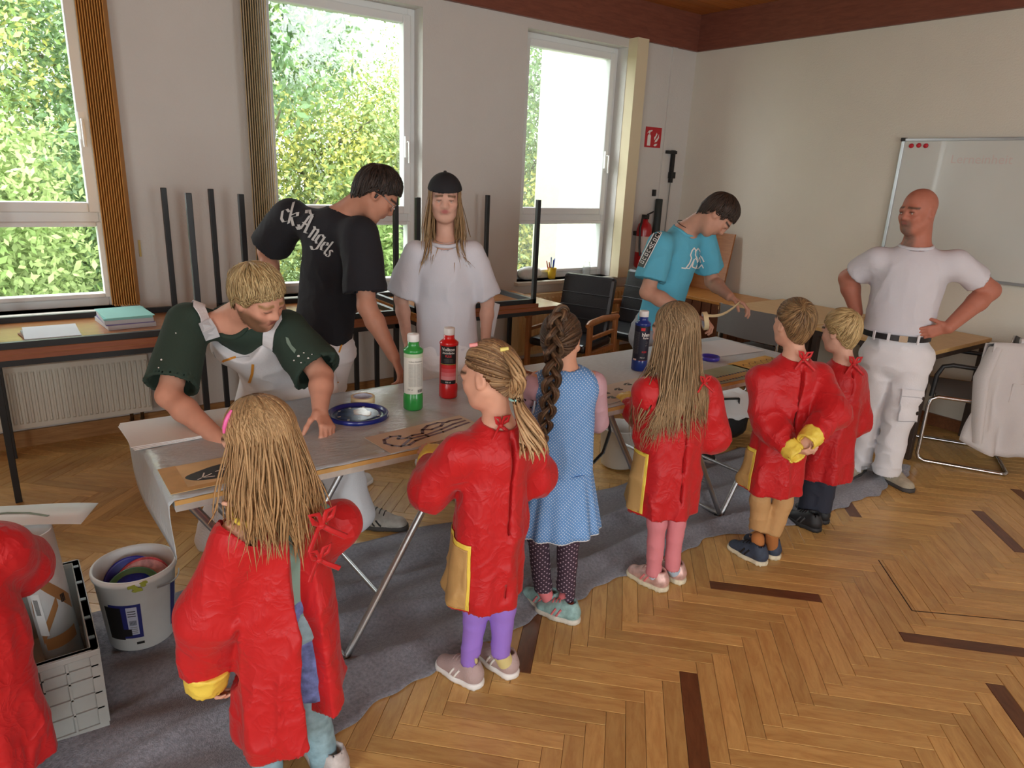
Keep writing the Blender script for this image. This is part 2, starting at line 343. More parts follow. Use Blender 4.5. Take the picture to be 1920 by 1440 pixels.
# ------------------------------------------------------------------ stacked side tables along the window wall
M_top = wood('brown_tabletop', (186, 124, 70), (166, 104, 54), .22, (1, 10, 10), .05, bump=.03)
M_edge = wood('red_brown_edge', (150, 88, 56), (134, 74, 46), .4, (1, 10, 10), .05)
TW, TD, TH = .98, .70, .765
def side_table(label, x0, y0, flip, x1=None):
    w = (x1-x0) if x1 else TW
    t = thing('side_table', label, 'table', 'stacked tables along the window wall', (x0, y0, 2*TH - .0 if flip else 0))
    S = (lambda z: -z) if flip else (lambda z: z)
    def bx(a, b, n, m, p=t, bev=0):
        return MB().box((a[0], a[1], S(a[2])), (b[0], b[1], S(b[2]))).build(n, m, p, bev)
    top = bx((0, 0, TH-.026), (w, TD, TH), 'tabletop', M_top)
    bx((0, -.003, TH-.025), (w, 0, TH-.001), 'edge_band', M_edge, top); bx((w, 0, TH-.025), (w+.003, TD, TH-.001), 'edge_band', M_edge, top)
    i, f = .012, .03
    for a, b in (((i, i), (w-i, i+f)), ((i, TD-i-f), (w-i, TD-i)), ((i, i), (i+f, TD-i)), ((w-i-f, i), (w-i, TD-i))): bx((*a, TH-.058), (*b, TH-.026), 'apron', M_black)
    for lx in (i, w-i-f):
        for ly in (i, TD-i-f): bx((lx, ly, 0), (lx+f, ly+f, TH-.03), 'leg', M_black, bev=.003)
    return t
side_table('brown table standing under the left window with a second table on it', -.12, 3.99, False)
side_table('upturned brown table carrying paper pads under the left window', -.12, 3.99, True, .86)
side_table('brown table standing behind the man in black', 1.07, 3.99, False)
side_table('upturned brown table behind the man in black, legs in the air', 1.07, 3.99, True, 2.05)
side_table('brown table standing left of the leather armchair', 2.15, 3.97, False, 3.42)
side_table('upturned brown table left of the leather armchair, legs in the air', 2.15, 3.99, True, 3.17)
ZT = TH + .026
def pad(label, x, y, z, w, d, h, rz, m, name='paper_pad', cat='paper pad', group='paper pads on the upturned table'):
    ca, sa = math.cos(rz), math.sin(rz)
    o = MB().obox((0, 0, h/2), ((ca, sa, 0), (-sa, ca, 0), (0, 0, 1)), (w/2, d/2, h/2)).build(name, m, None, .001, label=label, cat=cat, group=group); o.location = (x, y, z); return o
c1 = onZ(97, 628, .80); c2 = onZ(235, 603, .80)
def pm(n, c): return mat(n, c, .8)
zz = ZT
for h, m, rz, lab in ((.006, pm('pad_brown', (150, 104, 70)), .16, 'thin brown-edged pad at the bottom of the low paper pile'), (.012, pm('pad_grey', (176, 182, 178)), .06, 'grey paper pad in the middle of the low paper pile'), (.012, pm('pad_white', (214, 220, 226)), .0, 'bluish white paper pad on top of the low paper pile')):
    pad(lab, c1[0], c1[1], zz, .24, .30, h, rz, m); zz += h
zz = ZT
for h, m, rz, lab in ((.024, pm('pad_lightgrey', (198, 200, 204)), .10, 'light grey pad at the bottom of the tall paper pile'), (.006, pm('pad_purple', (120, 112, 160)), .05, 'purple-edged folder in the middle of the tall paper pile'), (.022, pm('pad_grey2', (182, 186, 190)), .02, 'grey pad near the top of the tall paper pile'), (.010, pm('pad_mint', (132, 196, 190)), .0, 'mint green folder under the top of the tall paper pile'), (.004, pm('pad_mint2', (150, 210, 202)), .08, 'mint green sheet on top of the tall paper pile')):
    pad(lab, c2[0], c2[1], zz, .24, .31, h, rz, m); zz += h
# things on the table behind the man in black
p = onZ(662, 578, ZT)
MB().lathe((0, 0, 0), [(0, 0), (.035, .0), (.04, .02), (.03, .045), (.012, .055), (0, .056)], 14).build('sponge', mat('pink_plastic', (226, 110, 160), .5), None, label='pink sponge on the table behind the man in black', cat='sponge').location = (1.72, 4.12, ZT)
MB().lathe((0, 0, 0), [(0, 0), (.03, 0), (.05, .02), (.045, .05), (.02, .06), (0, .06)], 12).build('paper_ball', mat('brown_paper', (150, 112, 76), .8, bump=.5), None, label='crumpled brown paper behind the pink sponge', cat='paper').location = (1.80, 4.20, ZT)
pad('white plastic tray lying under the pink sponge', 1.78, 4.16, ZT-.0005, .26, .2, .0012, .1, M_white, 'plastic_tray', 'tray', None)
# ------------------------------------------------------------------ long folding pasting table
TX0, TX1, TY0, TY1, TZ = .30, 3.56, 1.965, 2.675, .78
M_tape = mat('masking_tape_edge', (206, 164, 96), .6, var=.1, vscale=20)
M_board = mat('white_board', (200, 206, 204), .6, var=.05, vscale=12)
ft = thing('pasting_table', 'long aluminium-legged folding pasting table set up in the middle of the room', 'table', loc=(0, 0, 0))
xs = [TX0, 1.38, 2.46, TX1]
for a, b in zip(xs, xs[1:]):
    pn = B((a+.002, TY0+.006, TZ-.034), (b-.002, TY1, TZ)).build('table_panel', M_board, ft, .002)
    B((a+.002, TY0, TZ-.014), (b-.002, TY0+.006, TZ)).build('wood_edge', M_tape, pn)
    B((a+.002, TY0+.001, TZ-.034), (b-.002, TY0+.006, TZ-.014)).build('rail', mat('scuffed_rail', (196, 194, 188), .45, .3, var=.12, vscale=30), pn)
def vleg(ax, l, r, y, nm='leg'):
    for tx in (l, r):
        if tx is None: continue
        MB().tube([(tx, y, TZ-.034), (ax, y, .012)], .0135, 10).build(nm, M_alu, ft)
for ax, l, r in ((.80, .345, 1.25), (2.90, 2.45, 3.32)):
    for y in (2.005, 2.63): vleg(ax, l, r, y)
    MB().tube([(ax, 1.99, .02), (ax, 2.64, .02)], .011, 10).build('floor_rail', M_alu, ft)
    for s_, tx in ((-1, l), (1, r)):
        if tx: k = .30; MB().tube([(ax+(tx-ax)*k, 2.005, .78*k), (ax+(tx-ax)*k, 2.63, .78*k)], .009, 8).build('stretcher', M_alu, ft)
    MB().box((ax-.02, 1.975, .004), (ax+.02, 2.03, .02)).build('foot_cap', M_black, ft)
MB().tube([(2.0, 1.995, TZ-.034), (2.45, 2.02, .03)], .0135, 10).build('leg', M_alu, ft)
MB().tube([(2.45, 2.60, TZ-.034), (2.0, 2.62, .03)], .0135, 10).build('leg', M_alu, ft)
MB().tube([(1.86, 1.958, .755), (1.945, 1.945, .745), (1.96, 1.94, .69), (1.93, 1.94, .60), (1.88, 1.945, .56)], .012, 8, flat=.35).build('carry_strap', M_black, ft)
# plastic film over the left part, hanging over the end
nx, ny = 90, 30; V = []; Rn = np.random.default_rng(5)
for i in range(nx):
    s_ = i/(nx-1)*1.66
    for j in range(ny):
        v = j/(ny-1); y = TY0+.002 + (TY1-TY0-.004)*v
        hang = .20 - .09*v
        if s_ < hang:
            q = hang - s_; x = TX0 - .012 - .10*q*(1-v) + .02*math.sin(v*5+q*9)*q*6 ; z = TZ + .002 - q*.95
            y = y + .03*q*(1 if v < .2 else 0)
        else:
            x = TX0 - .004 + (s_-hang); z = TZ + .0030 + .0012*math.sin(x*46+y*9)*math.sin(y*31+x*4) + .0006*Rn.normal()
        V.append((x, y, z))
Fq = [(i*ny+j, (i+1)*ny+j, (i+1)*ny+j+1, i*ny+j+1) for i in range(nx-1) for j in range(ny-1)]
film = MB().add(V, Fq, True).build('plastic_film', mat('grey_film', (186, 198, 204), .28, spec=.6, bump=.35, bscale=30, stretch=(1, 4, 1)), None, label='crinkled grey plastic film covering the left half of the pasting table', cat='plastic sheet')
sd = film.modifiers.new('solid', 'SOLIDIFY'); sd.thickness = .0012
film2 = B((1.86, TY0+.01, TZ+.001), (3.54, TY1-.01, TZ+.0025))
film2 = film2.build('newspaper', mat('printed_paper', (196, 208, 214), .7, var=.10, vscale=60, stretch=(.5, 3, 1)), None, label='grey printed paper covering the right half of the pasting table', cat='paper')
# blanket under the table
near = [(-.7, 1.72), (.0, 1.68), (.3, 1.66), (.59, 1.70), (1.07, 1.81), (1.48, 1.836), (2.06, 1.876), (2.73, 1.888), (3.09, 1.765), (3.92, 1.705), (4.5, 1.76)]
farp = [(-.7, 2.75), (.12, 2.78), (.494, 2.76), (1.26, 2.75), (2.59, 2.58), (3.55, 2.60), (3.86, 2.58), (4.2, 2.1), (4.5, 1.80)]
nX, nY = 240, 46; xs = np.linspace(-.7, 4.5, nX)
yn = np.interp(xs, *zip(*near)) + .012*np.sin(xs*17) + .008*np.sin(xs*41); yf = np.interp(xs, *zip(*farp)) + .012*np.sin(xs*13+1)
Xg = np.repeat(xs[:, None], nY, 1); vv = np.linspace(0, 1, nY)[None]; Yg = yn[:, None]*(1-vv) + yf[:, None]*vv
def ridge(x): return np.maximum(0, 1-np.abs(x))**2
edge = np.minimum(1, np.minimum(vv, 1-vv)*7)
Zg = .006 + edge*1.6*(.010*(1+np.sin(Yg*22 + 2.2*np.sin(Xg*2.1) + Xg*1.3)) + .012*ridge((Yg-2.12-.10*np.sin(Xg*2.4))/.05) + .016*ridge((Yg-2.36-.09*np.sin(Xg*1.7+1))/.06)
     + .014*ridge((Yg-1.92-.05*np.sin(Xg*3.1))/.04)*(Xg < 3.6) + .03*ridge((Xg-3.1-(Yg-1.9)*.9)/.12)*ridge((Yg-2.05)/.35) + .03*ridge((Xg-.75+(Yg-2)*.5)/.12)*ridge((Yg-2.4)/.3))
bl = MB().add(np.stack([Xg, Yg, Zg], -1).reshape(-1, 3).tolist(), [(i*nY+j, (i+1)*nY+j, (i+1)*nY+j+1, i*nY+j+1) for i in range(nX-1) for j in range(nY-1)], True)
M_felt = mat('grey_felt', (130, 131, 140), .98, bump=.5, bscale=220, var=.28, vscale=90, sheen=.3)
blo = bl.build('moving_blanket', M_felt, None, label='rumpled grey felt blanket spread under the pasting table', cat='blanket')
sd = blo.modifiers.new('solid', 'SOLIDIFY'); sd.thickness = .005; sd.offset = -1

# ------------------------------------------------------------------ things on the pasting table
TT = TZ + .0045
def text2d(s, size=1.0, bold=0.0, align='CENTER', shear=0.0, space=1.0):
    c = bpy.data.curves.new('text', 'FONT'); c.body = s; c.size = size; c.offset = bold; c.align_x = align; c.align_y = 'CENTER'; c.shear = shear; c.space_character = space; c.resolution_u = 3
    o = bpy.data.objects.new('text', c); COL.objects.link(o); bpy.context.view_layer.update()
    me = bpy.data.meshes.new_from_object(o.evaluated_get(bpy.context.evaluated_depsgraph_get()))
    V = np.array([v.co[:] for v in me.vertices]); F = [tuple(p.vertices) for p in me.polygons]
    bpy.data.objects.remove(o); bpy.data.curves.remove(c); bpy.data.meshes.remove(me); return V, F
def flat_print(parent, name, m, V, F, fn):
    return MB().add([fn(v[0], v[1]) for v in V], F).build(name, m, parent)
def arc_patch(c, r, a0, a1, z0, z1, n=18):
    V = []; 
    for i in range(n+1):
        a = a0+(a1-a0)*i/n
        for z in (z0, z1): V.append((c[0]+r*math.cos(a), c[1]+r*math.sin(a), c[2]+z))
    return V, [(2*i, 2*i+2, 2*i+3, 2*i+1) for i in range(n)]
def bottle(label, x, y, h, m, lab, turn=0):
    t = thing('paint_bottle', label, 'paint bottle', 'paint bottles on the pasting table', (x, y, TT))
    r = .039; H = h
    MB().lathe((0,0,0), [(0, 0), (r-.005, 0), (r, .006), (r, H*.18), (r-.0015, H*.19), (r-.0015, H*.76), (r, H*.77), (r, H*.80), (r-.004, H*.815), (r*.62, H*.84), (r*.56, H*.86), (r*.56, H*.93), (0, H*.93)], 32).build('bottle_body', m, t)
    MB().lathe((0,0,0), [(r*.58, H*.905), (r*.60, H*.91), (r*.60, H*.99), (r*.56, H), (0, H)], 26).build('cap', M_white, t)
    a = math.atan2(-y, -x) + turn      # label faces the camera side
    rr = r - .0008
    def cyl(u, z, rad=rr+.0006): q = a + u/r; return (rad*math.cos(q), rad*math.sin(q), z)
    def patch(nm, mm, u0, u1, z0, z1, k=0, par=t):
        V, F = arc_patch((0, 0, 0), rr+.0003*k, a+u0/r, a+u1/r, z0, z1); return MB().add(V, F, True).build(nm, mm, par)
    def txt(s, u, z, size, mm, par, bold=0, rot=0):
        V, F = text2d(s, size, bold)
        flat_print(par, 'lettering', mm, V, F, lambda X, Y: cyl(u+(X if not rot else -Y), z+(Y if not rot else X), rr+.0012))
    lab(patch, txt, H, t); return t
M_gpl = mat('green_plastic', (44, 150, 66), .3, coat=.3); M_rpl = mat('red_plastic', (212, 26, 30), .3, coat=.3); M_bpl = mat('blue_plastic', (18, 52, 132), .3, coat=.3)
K = mat('print_black', (24, 22, 24), .5); Wp = mat('print_white', (232, 230, 226), .5); Gp = mat('print_grey', (128, 128, 126), .6); Rp = mat('print_red', (206, 40, 44), .5); LGp = mat('label_palegreen', (196, 212, 180), .5); Pk = mat('label_pink', (230, 120, 128), .5)
def lab_green(patch, txt, H, t):
    l = patch('label', mat('label_white', (222, 222, 212), .5), -.05, .052, H*.23, H*.76)
    patch('label_band', LGp, -.05, .052, H*.71, H*.76, 1, l); patch('label_edge', K, -.062, -.0505, H*.23, H*.76, 1, l)
    txt('Vollton-Abtönfarbe', .012, H*.66, .0075, K, l)
    for k in range(26): txt('mmmnm nmm mnmmn mnm', .012, H*(.63-.0118*k), .0052, Gp, l)
    txt('750 ml', -.012, H*.29, .008, K, l)
    for k in range(12): patch('barcode_bar', K, .018+.0022*k, .018+.0022*k+(.0013 if k % 3 else .0006), H*.25, H*.29, 3, l)
def lab_red(patch, txt, H, t):
    l = patch('label', K, -.040, .034, H*.22, H*.76); patch('label_side', mat('label_white', (222, 222, 212), .5), .036, .058, H*.22, H*.76, 0, t)
    txt('Vollton', -.002, H*.715, .019, Wp, l, .0004); txt('Abtönfarbe', -.002, H*.665, .0115, Wp, l, .0002); txt('PLUS', -.002, H*.62, .0125, Rp, l, .0004)
    for k in range(3): txt('mnmnmm nmmn', -.002, H*(.575-.018*k), .0058, Gp, l)
    patch('rainbow_band', mat('band_gold', (196, 158, 60), .5), -.040, .034, H*.50, H*.508, 2, l)
    for k, c in enumerate(((214, 40, 44), (222, 80, 86), (228, 116, 122), (232, 146, 150))): patch('tint_swatch', mat('tint%d' % k, c, .5), -.036, .034, H*(.44-.055*k), H*(.495-.055*k), 2, l)
    txt('750 ml', -.002, H*.245, .0085, Wp, l, .0002)
def lab_blue(patch, txt, H, t):
    l = patch('label', mat('label_navy', (22, 24, 46), .5), -.055, .058, H*.14, H*.76)
    patch('label_badge', Rp, -.006, .014, H*.685, H*.735, 2, l); patch('label_stripe', Rp, -.005, .03, H*.155, H*.185, 2, l)
    txt('hlen', .022, H*.62, .026, Wp, l, .0006); txt('Farbe', .022, H*.565, .014, Wp, l, .0003)
    txt('S-LI', .028, H*.47, .016, Gp, l, 0, 1); txt('FLEX', .02, H*.33, .012, Rp, l, .0003); txt('750 ml', .012, H*.235, .009, Wp, l)
    for k in range(22): txt('mnm nmmn mnm', -.028, H*(.66-.017*k), .0048, Gp, l)
    patch('label_code', mat('label_pinkish', (226, 196, 196), .5), -.038, -.018, H*.16, H*.21, 2, l)
bottle('green paint bottle with a white text label', 1.254, 2.345, .305, M_gpl, lab_green)
bottle('red paint bottle with a black label and pink swatches', 1.455, 2.41, .298, M_rpl, lab_red)
bottle('blue paint bottle with a dark label', 2.521, 2.335, .300, M_bpl, lab_blue)
# blue lid used as a palette
lc = (1.03, 2.372, TT)
lid = thing('paint_palette', 'round blue bucket lid holding white paint beside the tape roll', 'lid', loc=lc)
M_lid = mat('blue_lid', (18, 40, 128), .3, coat=.4)
MB().lathe((0,0,0), [(0, .004), (.096, .004), (.102, .006), (.106, .014), (.113, .015), (.117, .011), (.118, .0), (0, 0)], 48).build('rim', M_lid, lid)
def blob(name, m, c, rx, ry, z, seed, parent=None, n=26, amp=.25, h=.002):
    R = np.random.default_rng(seed); ph = R.random(4)*6
    pts = []
    for i in range(n):
        a = 2*math.pi*i/n; k = 1+amp*(math.sin(2*a+ph[0])*.5+math.sin(3*a+ph[1])*.5+math.sin(5*a+ph[2])*.4); pts.append((c[0]+rx*k*math.cos(a), c[1]+ry*k*math.sin(a)))
    V = [(x, y, z) for x, y in pts] + [(c[0]+(x-c[0])*.9, c[1]+(y-c[1])*.9, z+h) for x, y in pts]
    F = [(i, (i+1) % n, n+(i+1) % n, n+i) for i in range(n)] + [tuple(n+i for i in range(n))]
    return MB().add(V, F).build(name, m, parent)
blob('paint_puddle', mat('lid_paint', (40, 70, 130), .25, var=.5, vscale=30), (0, 0), .086, .086, .0045, 2, lid, amp=.06)
blob('paint_puddle', mat('white_paint', (206, 214, 214), .2, var=.2, vscale=50), (.022, .01), .036, .045, .006, 5, lid)
for k, (x, y) in enumerate(((-.06, -.05), (-.05, .06), (.06, -.055), (-.075, .0), (0.0, .075), (.05, .06))): blob('paint_drop', mat('white_paint', (206, 214, 214), .2), (x, y), .006, .004, .006, 9+k, lid, 12)
for k in range(7): 
    a = -.75+.09*k; MB().obox((.1165*math.cos(a), .1165*math.sin(a), .0085), ((-math.sin(a), math.cos(a), 0), (math.cos(a), math.sin(a), 0), (0, 0, 1)), (.002, .0012, .004)).build('paint_mark', Wp, lid)
def tape_roll(label, loc, r=.048, ri=.036, w=.024, rot=(0,0,0)):
    t = thing('tape_roll', label, 'tape roll', None, loc); t.rotation_euler = rot
    MB().lathe((0,0,0), [(ri+.003, 0), (r, 0), (r, w), (ri+.003, w), (ri+.003, 0)], 36, smooth=False).build('tape', mat('masking_tape', (226, 208, 164), .7), t)
    MB().lathe((0,0,0), [(ri, .0), (ri+.003, 0), (ri+.003, w), (ri, w), (ri, 0)], 36, smooth=False).build('core', mat('tape_core', (196, 200, 216), .6), t); return t
tape_roll('cream masking tape roll lying behind the blue lid', (1.115, 2.515, TT))
# white paper pile, far left corner
for k in range(3):
    pad(('white card at the bottom of the pile on the far table corner', 'white card in the middle of the pile on the far table corner', 'white card on top of the pile on the far table corner')[k], .47, 2.54, TT+.0032*k, .42, .26, .003, (.05, .02, -.01)[k], M_paper, 'white_card', 'card', 'white cards on the far table corner')
# stencils: a card with painted shapes
def stroke(pts, w, z, closed=False):
    P = [np.array(p, float) for p in pts]; mb = MB(); P2 = P + [P[0]] if closed else P
    for a, b in zip(P2, P2[1:]):
        d = b-a; L_ = np.linalg.norm(d)
        if L_ < 1e-6: continue
        d /= L_; n = np.array([-d[1], d[0]])*w/2; e = d*w*.35
        mb.add([(*(a-n-e), z), (*(b-n+e), z), (*(b+n+e), z), (*(a+n-e), z)], [(0, 1, 2, 3)])
    return mb
def sheet(name, label, cat, c, w, d, rz, m, z=TT):
    t = thing(name, label, cat, None, (c[0], c[1], z), rz)
    B((-w/2, -d/2, 0), (w/2, d/2, .0012)).build('card', m, t); return t
M_card = mat('cream_card', (224, 206, 164), .7, var=.12, vscale=9)
M_card2 = mat('ochre_card', (220, 192, 140), .7, var=.25, vscale=6)
M_soot = mat('black_paint', (34, 35, 38), .6, var=.4, vscale=30)
st = sheet('stencil', 'stencil with black paint and white bird footprints on the near table corner', 'stencil', (.47, 2.105), .34, .20, .0, M_card2)
blob('black_paint_field', M_soot, (.02, -.005), .135, .050, .0014, 4, st, 40, .08, .0006)
for x, y, a in ((-.07, -.03, .5), (-.01, .0, .2), (.07, .005, .1)):
    ca, sa = math.cos(a), math.sin(a)
    for f in (-.7, 0, .7):
        stroke([(x, y), (x+.034*math.cos(a+f), y+.034*math.sin(a+f))], .0045, .0026).build('bird_track', Wp, st)
    stroke([(x, y), (x-.016*ca, y-.016*sa)], .0045, .0026).build('bird_track', Wp, st)
for a, b in (((-.17, -.10), (-.12, .10)), ((-.12, -.10), (.17, -.075))): B((a[0], a[1], .0013), (b[0], b[1], .0018)).build('tape_strip', M_tape, st)
st = sheet('stencil', 'cream stencil with a purple crocodile outline in front of the bottles', 'stencil', (1.17, 2.075), .42, .175, .10, mat('cream_card_pale', (222, 216, 200), .7, var=.06, vscale=12))
M_pur = mat('purple_paint', (116, 92, 106), .5, var=.2, vscale=40)
for pts in ([(-.18, .0), (-.165, .03), (-.13, .045), (-.10, .03), (-.12, .01), (-.09, .0), (-.06, .01), (-.02, .005), (.0, .035), (.04, .06), (.09, .065), (.12, .05), (.14, .055), (.19, .05)], [(-.18, .0), (-.17, -.03), (-.15, -.055), (-.12, -.06), (-.08, -.04), (-.02, -.03), (.05, -.025), (.12, -.01), (.19, .0)], [(-.14, -.05), (-.08, -.012), (-.02, -.015), (.06, .0), (.13, .02), (.19, .025)], [(.0, .035), (.03, .02), (.08, .03), (.10, .045)]):
    stroke(pts, .012, .0018).build('paint_outline', M_pur, st)
st = sheet('stencil', 'pale sheet with black paw prints beside the blue bottle', 'stencil', (2.20, 2.115), .42, .19, .10, mat('pale_card', (210, 208, 200), .7, var=.05, vscale=12))
for x, y in ((-.13, -.05), (-.10, .01), (-.01, .012), (.09, .04)):
    for k in range(5):
        a = k*.5-.2; blob('paw_print', K if k else M_soot, (x+.024*math.cos(a+.8)*(k > 0), y+.02*math.sin(a+.8)*(k > 0)), .008 if k else .014, .006 if k else .011, .0014, int(abs(k+x*99+50)), st, 12, .15, .0005)
st = sheet('stencil', 'yellow stencil with brown leaf outlines near the boy in tan trousers', 'stencil', (3.22, 2.10), .36, .20, .05, mat('yellow_card', (222, 184, 96), .7, var=.15, vscale=9))
M_brn = mat('brown_paint', (112, 82, 40), .6)
for i in range(6): 
    x = -.14+.055*i; stroke([(x, -.05), (x+.02, -.01), (x+.005, .03), (x+.03, .05), (x+.045, .02), (x+.03, -.02), (x+.05, -.05)], .005, .0018).build('paint_outline', M_brn, st)
st = sheet('stencil', 'pale green stencil with a dark blue border pattern at the table edge', 'stencil', (2.88, 2.07), .36, .19, .03, mat('sage_card', (168, 186, 160), .7, var=.1, vscale=9))
B((-.17, -.085, .0013), (.17, -.02, .0017)).build('ochre_band', mat('ochre_paint', (196, 170, 104), .6), st)
for i in range(14): B((-.165+.024*i, -.03, .0018), (-.150+.024*i, -.018, .0022)).build('border_mark', mat('navy_paint', (40, 62, 104), .6), st); 
for i in range(14): B((-.165+.024*i, -.085, .0018), (-.150+.024*i, -.073, .0022)).build('border_mark', mat('navy_paint', (40, 62, 104), .6), st)
pad('blank white sheet at the far right end of the pasting table', 3.30, 2.45, TT, .42, .30, .001, -.1, M_paper, 'paper_sheet', 'paper', None)
lid2 = thing('paint_palette', 'small violet-blue paint lid behind the yellow and green stencils', 'lid', loc=(3.03, 2.30, TT))
MB().lathe((0,0,0), [(0, .003), (.043, .003), (.047, .02), (.052, .02), (.05, .0), (0, 0)], 30).build('rim', mat('violet_plastic', (62, 58, 176), .3, coat=.3), lid2)
# foil tray beside the girl with the plait
tr = thing('paint_tray', 'brown wooden tray with crumpled foil beside the girl with the plait', 'tray', loc=(1.83, 2.44, TT), rz=.2)
for a, b in (((-.10, -.09, 0), (.10, .09, .008)), ((-.10, -.09, .008), (.10, -.08, .04)), ((-.10, .08, .008), (.10, .09, .04)), ((-.10, -.08, .008), (-.09, .08, .04)), ((.09, -.08, .008), (.10, .08, .04))): B(a, b).build('board', M_edge, tr)
g = 14; R_ = np.random.default_rng(8); V = [(-.085+.17*i/(g-1), -.075+.15*j/(g-1), .014+.02*R_.random()) for i in range(g) for j in range(g)]
MB().add(V, [(i*g+j, (i+1)*g+j, (i+1)*g+j+1, i*g+j+1) for i in range(g-1) for j in range(g-1)]).build('foil', mat('crumpled_foil', (205, 206, 210), .3, .8), tr)
sp = MB().tube([(0, 0, .008), (.09, .03, .010), (.17, .05, .010)], [.006, .004, .004], 8); sp = sp.build('paint_brush', M_base2, None, label='small wooden brush right of the blue bottle', cat='brush'); sp.location = (2.60, 2.30, TT)

# ------------------------------------------------------------------ crate, roll, bucket
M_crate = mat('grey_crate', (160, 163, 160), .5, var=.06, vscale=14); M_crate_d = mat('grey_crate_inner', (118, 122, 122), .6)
cr = thing('folding_crate', 'grey folding plastic crate with paint splashes at the left edge', 'crate', loc=(-.13, 2.375, 0))
cr.location.z = .02
X0, X1, Y0, Y1, CH = -.20, .20, -.285, .285, .29
B((X0, Y0, 0), (X1, Y1, .012)).build('base', M_crate, cr)
B((X0, Y0-.006, 0), (X1+.006, Y1+.006, .03)).build('base_rim', M_crate, cr)
near_w = B((X0, Y0, .03), (X1, Y0+.012, CH)).build('side_panel', M_crate, cr); B((X0, Y1-.012, .03), (X1, Y1, CH)).build('side_panel', M_crate, cr)
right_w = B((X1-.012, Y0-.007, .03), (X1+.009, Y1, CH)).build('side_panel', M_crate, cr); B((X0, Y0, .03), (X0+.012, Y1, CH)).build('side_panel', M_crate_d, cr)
for a, b in (((X0, Y0-.008, CH-.02), (X1+.008, Y0+.016, CH)), ((X0, Y1-.016, CH-.02), (X1+.008, Y1+.008, CH)), ((X1-.016, Y0, CH-.02), (X1+.010, Y1, CH)), ((X0-.01, Y0, CH-.02), (X0+.016, Y1, CH))): B(a, b).build('top_rim', M_crate, cr, .003)
for i in range(7): x = X0+.012+(X1-X0-.03)*i/6; B((x, Y0-.007, .03), (x+.006, Y0, CH-.02)).build('rib', M_crate, near_w)
for z in (.085, .14, .195, .235): B((X0, Y0-.007, z), (X1, Y0, z+.005)).build('rib', M_crate, near_w)
B((-.10, Y0-.009, .19), (.06, Y0-.001, .235)).build('hand_hole', mat('dark_hole', (50, 50, 50), .8), near_w)  # raised dark block paints the shade inside the crate's hand hole
for k in range(5): y = Y0+.05+.115*k; B((X1-.012, y, CH-.001), (X1+.004, y+.016, CH+.004)).build('hinge_clip', M_black, cr)
for k in range(9): x = X0+.04+.036*k; B((x, Y1-.002, CH-.075), (x+.008, Y1+.004, CH-.02)).build('rib', M_crate, cr)
for x, z, w, h in ((.07, .10, .006, .13), (.03, .23, .007, .05), (.145, .21, .005, .05), (.055, .05, .012, .006), (-.02, .055, .02, .004), (.03, .11, .006, .03), (.08, .20, .016, .012)):
    blob('paint_splash', mat('cream_paint_drip', (206, 200, 180), .4), (0, 0), w, h/2, 0, int(abs(x*1000)+7), cr, 14, .3, .0012)
    o = cr.children[-1]; o.rotation_euler = (math.radians(90), 0, 0); o.location = (x, Y0-.0075, z)
roll = thing('packaging_tube', 'white cardboard roll wrapped with brown tape standing in the crate', 'roll', loc=(-.005, 2.50, .034)); roll.rotation_euler = (.0, -.07, 0)
MB().lathe((0,0,0), [(.038, 0), (.058, 0), (.058, .50), (.054, .502), (.05, .49), (.038, .488), (.038, 0)], 32).build('sleeve', mat('frosted_film', (206, 208, 208), .35, var=.06, vscale=20), roll)
M_btape = mat('brown_tape', (164, 118, 74), .35)
def helix(a0, a1, z0, z1, w, n=20):
    V = []
    for i in range(n+1):
        a = a0+(a1-a0)*i/n; z = z0+(z1-z0)*i/n
        V += [(.0588*math.cos(a), .0588*math.sin(a), z), (.0588*math.cos(a), .0588*math.sin(a), z+w)]
    return MB().add(V, [(2*i, 2*i+2, 2*i+3, 2*i+1) for i in range(n)], True)
am = math.atan2(-2.5, .1)
for a0, a1, z0, z1, w in ((am-.9, am+.7, .38, .41, .04), (am-1.0, am+1.1, .38, .20, .055), (am-1.1, am-.6, .20, .40, .03), (am-.9, am+.3, .10, .24, .04), (am-.8, am+.9, .08, .10, .045)): helix(a0, a1, z0, z1, w).build('brown_tape', M_btape, roll)
pl = helix(am-.95, am-.45, .14, .14, .16); pl.v = [tuple(np.array(v)*np.array([1.01, 1.01, 1])) for v in pl.v]; pl = pl.build('paper_label', M_paper, roll)
for k in range(9): 
    h_ = helix(am-.85+.03*k, am-.85+.03*k+.016, .22, .22, .06, 2); h_.v = [tuple(np.array(v)*np.array([1.016, 1.016, 1])) for v in h_.v]; h_.build('barcode_bar', K, pl)
tri = helix(am+.5, am+.75, .245, .245, .03, 4); tri.build('recycling_mark', K, roll)
cb = MB().box((-.03, -.2, 0), (.05, -.02, .05)).build('wooden_block', M_btape, None, label='brown wooden block lying in the crate', cat='block'); cb.location = (-.18, 2.50, .034)
